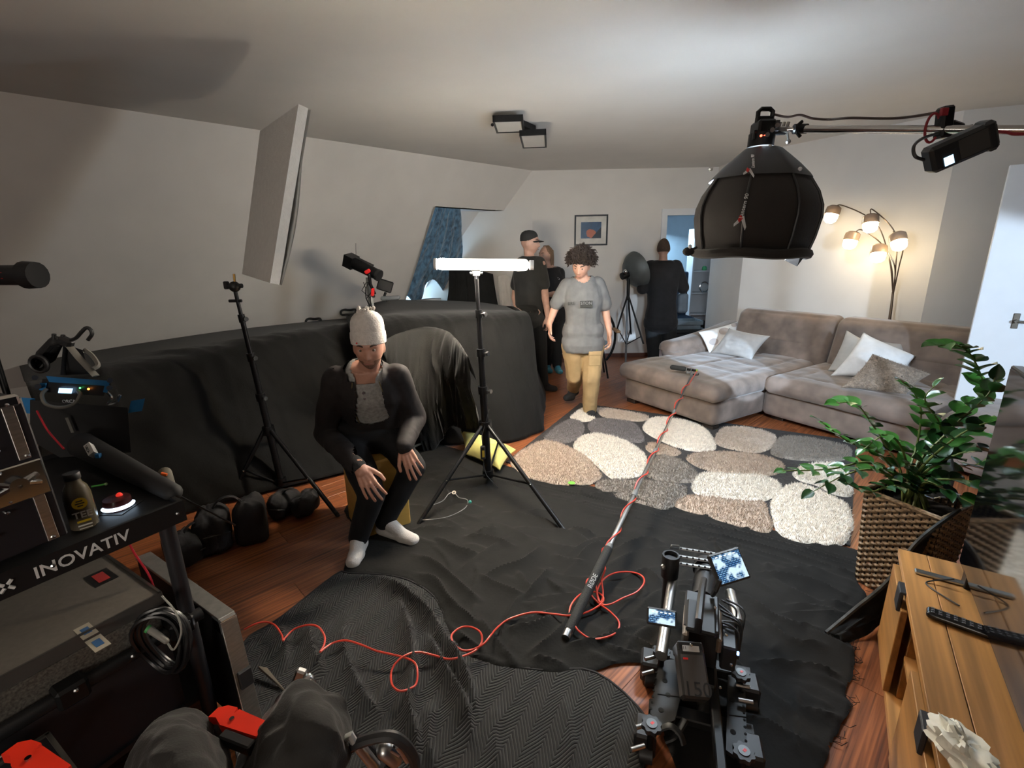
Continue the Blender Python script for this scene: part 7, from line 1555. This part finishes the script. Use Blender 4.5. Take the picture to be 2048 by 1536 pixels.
# round device with a glowing ring
rq = np.array(G(238,1016,TZ)); rd_ = thing('glowing_ring_device', 'small black round device with a white glowing ring on the cart tray', 'device', tuple(rq))
lpart(rd_, 'body', MB().lathe([(.034,0),(.036,.004),(.036,.02),(.033,.034),(.001,.036)],32), mat('dark_red_plastic', (.05,.008,.008), .3)); fa = math.atan2(-rq[1],-rq[0])
lpart(rd_, 'light_ring', MB().tube([(.0365*math.cos(t),.0365*math.sin(t),.012) for t in np.linspace(fa-1.35,fa+1.35,26)], .0058, 8), mat('white_light_ring', (.6,.75,1), .4, emit=(.62,.8,1), estr=2.4)); lpart(rd_, 'foot_plate', MB().box((0,0,.001),(.085,.085,.002)), blkp, False); lpart(rd_, 'red_button', MB().sph((.0,.012,.036), .009, 10), mat('red_button', (.6,.02,.02), .3, emit=(1,.05,.03), estr=.4))
T = thing('green_pick', 'thin green plastic stick lying behind the tea bottle', 'stick', tuple(G(185,980,TZ))); lpart(T, 'stick', MB().tube([(0,0,.012),(.035,.012,.014)], .003, 6), mat('lime_plastic', (.1,.5,.08), .4)); lpart(T, 'tip', MB().sph((.037,.013,.014), .005, 8), mat('pale_green', (.4,.6,.3), .4))
# ------------------------------------------------------------------ sound recorder bag
ym = 1.72; bb = np.array(G(190,905,TZ)); bb = np.array([-1.60,1.72,TZ]); bag = thing('sound_recorder_bag', 'black sound recorder bag with blue panels, a lit display and carrying straps', 'bag', tuple(bb))
BG = lambda px, py, dy=0.0: Vector(D(px,py,bb[1]+dy)); bl = mat('blue_nylon', (.02,.17,.42), .55, var=.15); bk_m = mat('black_nylon', (.010,.010,.011), .7, var=.2)
def slabq(pts, dy0, dy1): 
    mb = MB(); P_ = [BG(x,y,dy0) for x,y in pts]+[BG(x,y,dy1) for x,y in pts]; n = len(pts); mb.add(P_, [tuple(range(n)), tuple(range(2*n-1,n-1,-1))]+[(k,n+k,n+(k+1)%n,(k+1)%n) for k in range(n)]); return mb
wpart(bag, 'pouch', slabq([(60,800),(255,815),(262,905),(120,915),(60,880)], -.03, .20), bk_m, False)
wpart(bag, 'recorder', slabq([(85,758),(215,770),(208,792),(80,784)], -.06, .12), blkp, False); wpart(bag, 'blue_top_edge', slabq([(92,752),(222,762),(216,772),(98,764)], -.062, -.02), bl, False)
for p in ([(80,766),(94,766),(90,782),(78,780)], [(210,768),(220,770),(214,786),(206,784)]): wpart(bag, 'blue_corner', slabq(p, -.066, -.05), bl, False)
wpart(bag, 'blue_side_panel', slabq([(20,793),(70,797),(74,828),(36,826)], .02, .10), bl, False); wpart(bag, 'blue_end_flap', slabq([(262,802),(290,797),(284,822),(256,826)], -.02, .03), bl, False)
wpart(bag, 'lit_display', slabq([(118,776),(146,777),(143,787),(116,786)], -.068, -.060), mat('lit_display_blue', (.3,.6,1), .3, emit=(.40,.68,1), estr=1.6), False)
wpart(bag, 'green_led', MB().sph(BG(160,776,-.066), .003, 8), mat('green_led', (.1,.8,.2), .3, emit=(.1,1,.2), estr=3)); wpart(bag, 'orange_led', MB().sph(BG(177,778,-.066), .004, 8), mat('orange_led', (.9,.3,.05), .3, emit=(1,.3,.05), estr=3))
for (x,y) in ((70,755),(76,773),(220,761),(219,776)): wpart(bag, 'connector', MB().cyl(BG(x,y,-.05), BG(x,y,-.09), .009, n=12), chrome)
wpart(bag, 'carrying_loop', MB().tube(catmull([BG(93,778,-.07), BG(84,790,-.09), BG(92,808,-.10), BG(120,815,-.10), BG(148,808,-.10), BG(160,790,-.09), BG(156,782,-.07)],8), .006, 8), mat('grey_cord', (.13,.125,.11), .6))
wpart(bag, 'lettering', text_mb('ORCA', .018, Matrix(((1,0,0,BG(138,803,-.05).x),(0,0,-1,BG(138,803,-.05).y),(0,1,0,BG(138,803,-.05).z),(0,0,0,1))), .0005), wpr, False)
hub = BG(132,684,.02); strap = mat('grey_strap', (.16,.155,.14), .7)
wpart(bag, 'strap', MB().tube([hub, BG(158,716,.0), BG(192,752,-.03)], .012, 4, flat=.25), strap); wpart(bag, 'strap', MB().tube([hub, BG(129,716,.02), BG(126,750,.0)], .011, 4, flat=.25), mat('dark_strap', (.03,.03,.03), .7)); wpart(bag, 'strap', MB().tube([hub, BG(108,690,.02), BG(84,718,.03), BG(70,735,.03)], .016, 6, flat=.5), bk_m)
wpart(bag, 'padded_shoulder', MB().caps(BG(112,684,.03), BG(92,712,.05), .022, .03), bk_m); wpart(bag, 'pouch_flap', slabq([(135,690),(165,700),(180,748),(128,750)], .03, .10), bk_m, False)
cc_ = MB(); 
for k in range(6): r = .030-.002*k; c_ = BG(78,728,.0+.012*k-.03); cc_.tube([c_+Vector((r*1.1*math.cos(t),0,r*math.sin(t))) for t in np.linspace(0,6.28,20)[:-1]], .0055, 6, closed=True)
wpart(bag, 'coiled_lead', cc_, blkp); wpart(bag, 'carabiner', MB().tube(catmull([BG(138,682,.02), BG(152,676,.01), BG(163,664,.0), BG(172,656,.0), BG(180,658,.0), BG(184,668,.0), BG(176,680,.0)],8), .0065, 8), blkp); wpart(bag, 'buckle', MB().box(hub,(.05,.03,.035),rot=(0,.5,0),bev=.008), blkp)
for k, (x,y) in enumerate(((108,668),(126,670),(118,680))): wpart(bag, 'aerial_stub', MB().cyl(BG(x,y+12,.02), BG(x,y,.02), .007, n=10), blkp)
wpart(bag, 'side_clip', MB().tube(catmull([BG(215,785,-.03), BG(224,796,-.05), BG(216,808,-.05), BG(232,804,-.04), BG(240,790,-.03)],6), .005, 6), chrome); wpart(bag, 'ribbed_lead', MB().tube(catmull([BG(170,700,.05), BG(185,712,.03), BG(196,730,.0), BG(186,738,-.02)],6), .008, 8), strap)
wpart(bag, 'strap_end', MB().box(BG(140,850,-.05),(.012,.004,.06),rot=(0,-.12,0)), strap, False)
# thin red strap hanging left of the bag and boom bag lying right of it
T = thing('red_lanyard', 'thin red lanyard hanging beside the recorder bag', 'lanyard', tuple(D(100,860,1.55))); wpart(T, 'cord', MB().tube(catmull([D(74,822,1.62), D(95,860,1.56), D(128,898,1.50)],8), .0032, 6), mat('red_cord', (.45,.015,.03), .5))
T = thing('red_lanyard', 'thin red lanyard dangling under the cart tray', 'lanyard', tuple(D(280,1120,1.35))); wpart(T, 'cord', MB().tube(catmull([D(248,1066,1.40), D(270,1108,1.36), D(298,1150,1.33), D(312,1190,1.32)],8), .0032, 6), MATS['red_cord'])
a, b = Vector(G(150,885,TZ+.06)), Vector(G(330,975,TZ+.03)); a = Vector(D(165,890,1.62)); b = Vector(D(345,985,1.36)); T = thing('padded_boom_bag', 'long black padded bag with a white tag lying along the cart edge', 'bag', tuple(a.lerp(b,.5)))
wpart(T, 'bag', MB().caps(a,b,.045,.028,n=14), bk_m); wpart(T, 'white_tag', MB().box(a.lerp(b,.22)+Vector((.015,-.045,.035)),(.06,.02,.02),rot=(.6,.35,-.7)), mat('white_tag', (.6,.6,.58), .6), False); wpart(T, 'tag_lettering', text_mb('ORCA', .014, Matrix.Translation(a.lerp(b,.22)+Vector((.015,-.058,.044))) @ Euler((.9,.35,-.7)).to_matrix().to_4x4(), .0004), MATS['label_black'], False); wpart(T, 'blue_tab', MB().box(a.lerp(b,.30)+Vector((.015,-.045,.028)),(.014,.012,.014)), bl, False)
wpart(T, 'orange_tab', MB().box(D(328,952,1.42),(.018,.006,.022),rot=(0,.3,0)), mat('orange_tab', (.75,.13,.02), .5), False); wpart(T, 'mesh_end', MB().caps(b+Vector((-.09,.1,.02)), b, .02, .014), mat('grey_mesh', (.10,.09,.07), .8))
wpart(T, 'aerial_rod', MB().cyl(b, Vector(D(470,1050,1.75)), .0035, n=8), blk)
# ------------------------------------------------------------------ cases on the lower shelf
grc = thing('grey_equipment_case', 'grey-topped equipment case with a red label on the cart\'s lower shelf', 'case', tuple(CP(.4,.3,.19)))
gtop = mat('grey_brown_laminate', (.15,.135,.115), .6, var=.08, scale=60)
wpart(grc, 'body', cbox(.085,.72,.05,.50,.19,.60), mat('black_case_side', (.010,.009,.012), .6, var=.2), False); wpart(grc, 'top', cbox(.08,.725,.045,.505,.60,.62), gtop, False)
def ct(a, b): return np.array([*(CA+C1*a+C2*b)[:2], .6205])
rl = PL(202,1155,(0,0,.6205),(0,0,1)); 
def top_rect(c, w_, h_, th, m, nm): wpart(grc, nm, MB(Matrix(((C1[0],C2[0],0,c[0]),(C1[1],C2[1],0,c[1]),(0,0,1,c[2]),(0,0,0,1)))).box((0,0,0),(w_,h_,th)), m, False)
top_rect(rl, .062,.095,.002, blkp, 'label_holder'); top_rect(rl+np.array([0,0,.0012]), .030,.062,.002, mat('red_label', (.42,.035,.035), .6), 'red_label')
for (p, nm) in (((172,1262),'sticker'),((196,1286),'sticker')):
    c = PL(*p,(0,0,.6205),(0,0,1)); top_rect(c, .035,.07,.0015, mat('cream_sticker', (.42,.38,.30), .6), nm); top_rect(c+np.array([0,0,.0009]), .018,.035,.001, mat('blue_sticker_print', (.04,.12,.28), .6), 'sticker_print')
wpart(grc, 'edge_profile', cbox(.078,.085,.04,.51,.585,.625), alu, False); wpart(grc, 'edge_profile', cbox(.08,.725,.038,.046,.585,.625), mat('dark_edge', (.06,.055,.05), .5), False)
mesh_m = mat('grey_perforated', (.12,.11,.095), .5, .3, var=.5, scale=160); wpart(grc, 'perforated_band', cbox(.10,.62,.034,.044,.50,.585), mesh_m, False)
bkc_ = thing('black_hard_case', 'black hard case with silver edges at the lower left corner', 'case', tuple(CP(.75,-.15,0))); wpart(bkc_, 'body', cbox(.40,.85,-.30,-.02,.02,.44), mat('black_case_purple', (.011,.009,.012), .55, var=.2), False)
for (b0,b1) in ((-.304,-.294),(-.026,-.016)): wpart(bkc_, 'edge_profile', cbox(.40,.85,b0,b1,.43,.445), mat('dark_silver_edge', (.16,.15,.13), .4, .8), False)
wpart(bkc_, 'edge_profile', cbox(.398,.408,-.30,-.02,.43,.445), MATS['dark_silver_edge'], False); wpart(bkc_, 'edge_profile', MB().tube([CP(.40,-.30,.02), CP(.40,-.30,.44)], .006, 6), MATS['dark_silver_edge']); wpart(bkc_, 'latch', cbox(.45,.53,-.02,-.008,.40,.46,.003), chrome)
# cable coil hanging on the rail
cq = np.array(D(318,1250,1.16)); coil = thing('hanging_cable_coil', 'coil of black cable hanging from the lower rail of the cart', 'cable', tuple(cq)); rr_ = random.Random(6)
for k in range(9):
    dx, dy = rr_.uniform(-.012,.012), rr_.uniform(-.02,.02); w_, h_ = .065+rr_.uniform(-.006,.006), .10+rr_.uniform(-.008,.012)
    lpart(coil, 'turn', MB().tube([(dx+w_*math.cos(t), dy+.012*math.sin(2*t), -.06+h_*math.sin(t)) for t in np.linspace(0,6.28,28)[:-1]], .0058, 6, closed=True), mat('black_rubber_cable', (.010,.010,.011), .35))
lpart(coil, 'plug', MB().caps((.0,-.03,.01),(.045,-.04,-.02),.010,.008), mat('grey_plug', (.20,.19,.17), .5)); lpart(coil, 'green_band', MB().cyl((-.01,-.03,.016),(-.004,-.03,.012),.011,n=10), mat('green_band', (.05,.3,.08), .5))
lpart(coil, 'thin_lead', MB().tube(catmull([(.03,0,.10),(.075,-.02,.06),(.085,-.03,-.0),(.06,-.04,-.05),(.045,-.04,-.02)],8), .0028, 6), mat('pale_lead', (.3,.3,.27), .5))
# ------------------------------------------------------------------ aluminium-edged case leaning by the cart
al = thing('aluminium_case_lid', 'black panel case with wide aluminium edges leaning beside the cart', 'case', tuple(G(470,1400)))
A3, B3, C3, D3 = [Vector(p) for p in (G(300,1108,.44), G(468,1228,.40), G(520,1420,.06), G(300,1330,.10))]
C3 = Vector(G(522,1440,.02)); D3 = A3+(C3-B3)
ux = (B3-A3).normalized(); uy = (C3-B3).normalized(); nz = ux.cross(uy); W3, H3 = (B3-A3).length, (C3-B3).length
M3 = Matrix(((ux.x,uy.x,nz.x,A3.x),(ux.y,uy.y,nz.y,A3.y),(ux.z,uy.z,nz.z,A3.z),(0,0,0,1))); sg3 = 1 if nz.dot(Vector((1,.6,0))) > 0 else -1
wpart(al, 'panel', MB(M3).box((W3/2,H3/2,-sg3*.025),(W3,H3,.05)), mat('black_case_panel', (.008,.008,.009), .5), False)
wpart(al, 'top_edge', MB(M3).box((W3/2,-.004,-sg3*.025),(W3,.012,.060),bev=.002), strip); wpart(al, 'front_edge', MB(M3).box((W3+.002,H3/2,-sg3*.025),(.012,H3,.060),bev=.002), strip); wpart(al, 'face_edge', MB(M3).box((W3-.018,H3/2,sg3*.0),(.034,H3,.010),bev=.002), mat('bright_edge', (.62,.58,.52), .35, .7)); wpart(al, 'face_edge', MB(M3).box((W3/2,.02,sg3*.0),(W3,.034,.010),bev=.002), strip)
for (x_, y2) in ((W3,0),(W3,H3)): cp_ = MB(M3); cp_.box((x_-.02,y2+(.02 if y2 == 0 else -.02),-sg3*.025),(.055,.055,.066),bev=.006); wpart(al, 'corner_cap', cp_, chrome)
for k in range(4): wpart(al, 'rivet', MB(M3).sph((W3-.12*k-.06,.05,sg3*.006), .006, 8), chrome)
wpart(al, 'hinge', MB(M3).box((W3+.012,H3*.55,-sg3*.02),(.014,.06,.05),bev=.003), blkp)
q = G(535,1380,.03); T = thing('wooden_wedge', 'pale thin wedge lying beside the aluminium-edged case', 'wedge', tuple(q)); mb = MB(); w3 = [G(516,1332,.05), G(534,1335,.05), G(571,1381,.02)]; mb.add([tuple(p) for p in w3]+[tuple(p-np.array([0,0,.015])) for p in w3], [(2,1,0),(3,4,5),(0,1,4,3),(1,2,5,4),(2,0,3,5)]); wpart(T, 'wedge', mb, mat('pale_wood', (.36,.31,.24), .7), False)
# ------------------------------------------------------------------ foreground: red clamps, grey cloths, chrome stand parts
def spring_clamp(label, p, q, w_=.03):
    p, q = Vector(p), Vector(q); d = (q-p).normalized(); t = thing('red_clamp', label, 'clamp', tuple(p.lerp(q,.5))); sd = d.cross(Vector((0,0,1))).normalized(); up = sd.cross(d); L = (q-p).length
    M_ = Matrix(((d.x,sd.x,up.x,p.x),(d.y,sd.y,up.y,p.y),(d.z,sd.z,up.z,p.z),(0,0,0,1)))
    wpart(t, 'jaw', MB(M_).prism([(0,-w_*.5),(L*.12,-w_),(L*.3,-w_*1.1),(L*.34,-w_*.5),(L*.36,-w_*1.0),(L,-w_*.8),(L,w_*.6),(L*.3,w_*.75),(L*.12,w_*.3),(0,w_*.5)], -.012, .012), mat('bright_red_plastic', (.80,.035,.015), .35), False); wpart(t, 'handle_grip', MB(M_).box((L*.72,w_*1.2,-.004),(L*.6,w_*.9,.03),bev=.004), blkp); wpart(t, 'pivot', MB(M_).cyl((L*.4,0,-.016),(L*.4,0,.016),.006,n=10), chrome); return t
spring_clamp('bright red spring clamp between the two grey cloths in the foreground', D(428,1432,.98), D(526,1468,.92), .028); spring_clamp('bright red spring clamp cut off by the lower left corner', D(22,1505,.80), D(120,1560,.74), .028)
gcl = mat('charcoal_twill', (.019,.0175,.016), .9, var=.15, scale=12, bump=.3, bscale=160, sheen=.15)
def hump(label, rows, seed, amp=.03):
    P_ = loft(rows, 60, 60); P_ = P_-normals(P_)*((fbm(P_*8+seed,3)+.7*ridge(P_*np.array([9,9,4])+seed,2))*amp)[...,None]; return cloth_obj('grey_cloth', label, P_, gcl)
hump('charcoal cloth hood over a fixture at the lower left of the foreground', [[D(318,1448,.98),D(350,1432,.98),D(390,1430,.98),D(425,1440,.98)],[D(290,1490,.92),D(340,1470,.86),D(400,1470,.86),D(440,1490,.92)],[D(262,1545,.86),D(330,1540,.78),D(410,1540,.78),D(448,1550,.86)],[D(240,1620,.80),D(330,1640,.70),D(420,1640,.70),D(460,1640,.80)]], 1)
hump('charcoal cloth draped over the stand at the bottom centre-left', [[D(560,1400,1.02),D(600,1378,1.02),D(645,1385,1.02),D(690,1402,1.02)],[D(535,1440,.98),D(600,1420,.92),D(650,1425,.92),D(694,1450,.98)],[D(500,1490,.94),D(580,1480,.86),D(650,1485,.86),D(694,1500,.94)],[D(450,1560,.90),D(560,1560,.80),D(640,1570,.80),D(680,1560,.90)]], 5)
T = thing('grip_head', 'chrome grip head and knuckle standing behind the draped charcoal cloth', 'stand', (*D(612,1370,1.12)[:2],0)); gp_ = lambda px, py, dy=0: Vector(D(px,py,1.10+dy))
wpart(T, 'column', MB().cyl((T.location.x,T.location.y,.01), gp_(617,1392), .016, n=14), blk); wpart(T, 'knuckle', MB().caps(gp_(615,1360), gp_(628,1382), .020, .016), chrome); wpart(T, 'jaw', MB().box(gp_(600,1352),(.03,.02,.05),rot=(0,.4,0),bev=.005), alu); wpart(T, 'tee_handle', MB().cyl(gp_(592,1345), gp_(602,1375), .006, n=10), chrome); wpart(T, 'red_base', MB().lathe([(.02,-.02),(.028,-.012),(.028,.0),(.018,.008)],18,Matrix.Translation(gp_(628,1392))), mat('dark_red_metal', (.25,.04,.03), .4))
for a in (0,2.1,4.2): wpart(T, 'leg', MB().tube([(T.location.x,T.location.y,.35),(T.location.x+.28*math.cos(a),T.location.y+.28*math.sin(a),.012)], .010, 8), blk)
T = thing('folded_stand', 'folded chrome stand parts at the bottom edge of the foreground', 'stand', tuple(D(760,1500,.92))); fp_ = lambda px, py, dy=0: Vector(D(px,py,.92+dy))
wpart(T, 'tube', MB().cyl(fp_(716,1490), fp_(760,1545), .014, n=14), alu); wpart(T, 'tube', MB().cyl(fp_(795,1490), fp_(816,1520), .010, n=12), chrome); wpart(T, 'tube', MB().cyl(fp_(782,1495), fp_(800,1505), .012, n=12), chrome); wpart(T, 'knuckle', MB().caps(fp_(770,1500), fp_(790,1518), .022, .020), alu); wpart(T, 'lever', MB().tube([fp_(690,1478), fp_(700,1470), fp_(712,1490)], .010, 8), mat('white_lever', (.5,.5,.48), .4)); wpart(T, 'black_arm', MB().tube(catmull([fp_(640,1530), fp_(690,1500), fp_(740,1478), fp_(790,1475), fp_(825,1510), fp_(832,1560)],8), .014, 8), blkp); wpart(T, 'ground_post', MB().cyl((T.location.x,T.location.y,.01), fp_(760,1530), .014, n=12), blk)
# ------------------------------------------------------------------ sandbags on the floor
sbm = mat('sandbag_nylon', (.016,.0155,.017), .75, var=.25, bump=.4, bscale=50)
def sandbag(label, g, w_, h_, seed, rz, two=True):
    t = thing('sandbag', label, 'sandbag', (g[0],g[1],0), rz, 'sandbags behind the cart')
    def dsp(s): return lambda Q, U: np.c_[Q[:,:2]*(1+.12*fbm(Q*6+s)[:,None]), np.maximum(Q[:,2]+fbm(Q*9+s)*.045+.02*ridge(Q*12+s), -h_/2)]
    lpart(t, 'saddle', MB().rbox((-w_*.27,0,h_/2),(w_*.5,w_*.75,h_),.06,12,dsp(seed)), sbm)
    if two: lpart(t, 'saddle', MB().rbox((w_*.27,.02,h_*.48),(w_*.48,w_*.7,h_*.95),.055,12,dsp(seed+3)), sbm)
    lpart(t, 'handle', MB().tube(catmull([(-w_*.25,0,h_*.95),(-w_*.1,0,h_*1.22),(w_*.1,0,h_*1.22),(w_*.25,0,h_*.9)],8), .014, 6, flat=.35), bk_m); lpart(t, 'seam', MB().tube([(-w_*.5,-w_*.3,h_*.55),(-w_*.27,-w_*.38,h_*.6),(0,-w_*.3,h_*.55)], .004, 5), mat('grey_seam', (.05,.05,.05), .8)); return t
sandbag('largest black sandbag, in front of the long black cloth left of the drum', G(470,1085), .36, .24, 1, .5); sandbag('small slumped black sandbag nearest the box drum', G(590,1030), .28, .15, 4, -.2); sandbag('dark sandbag half hidden behind the cart leg', G(405,1115), .30, .18, 8, .9)
q = G(592,985,.10); T = MB(); T.sph((0,0,0),.013,10); T.cyl((0,0,-.03),(0,0,.0),.006)
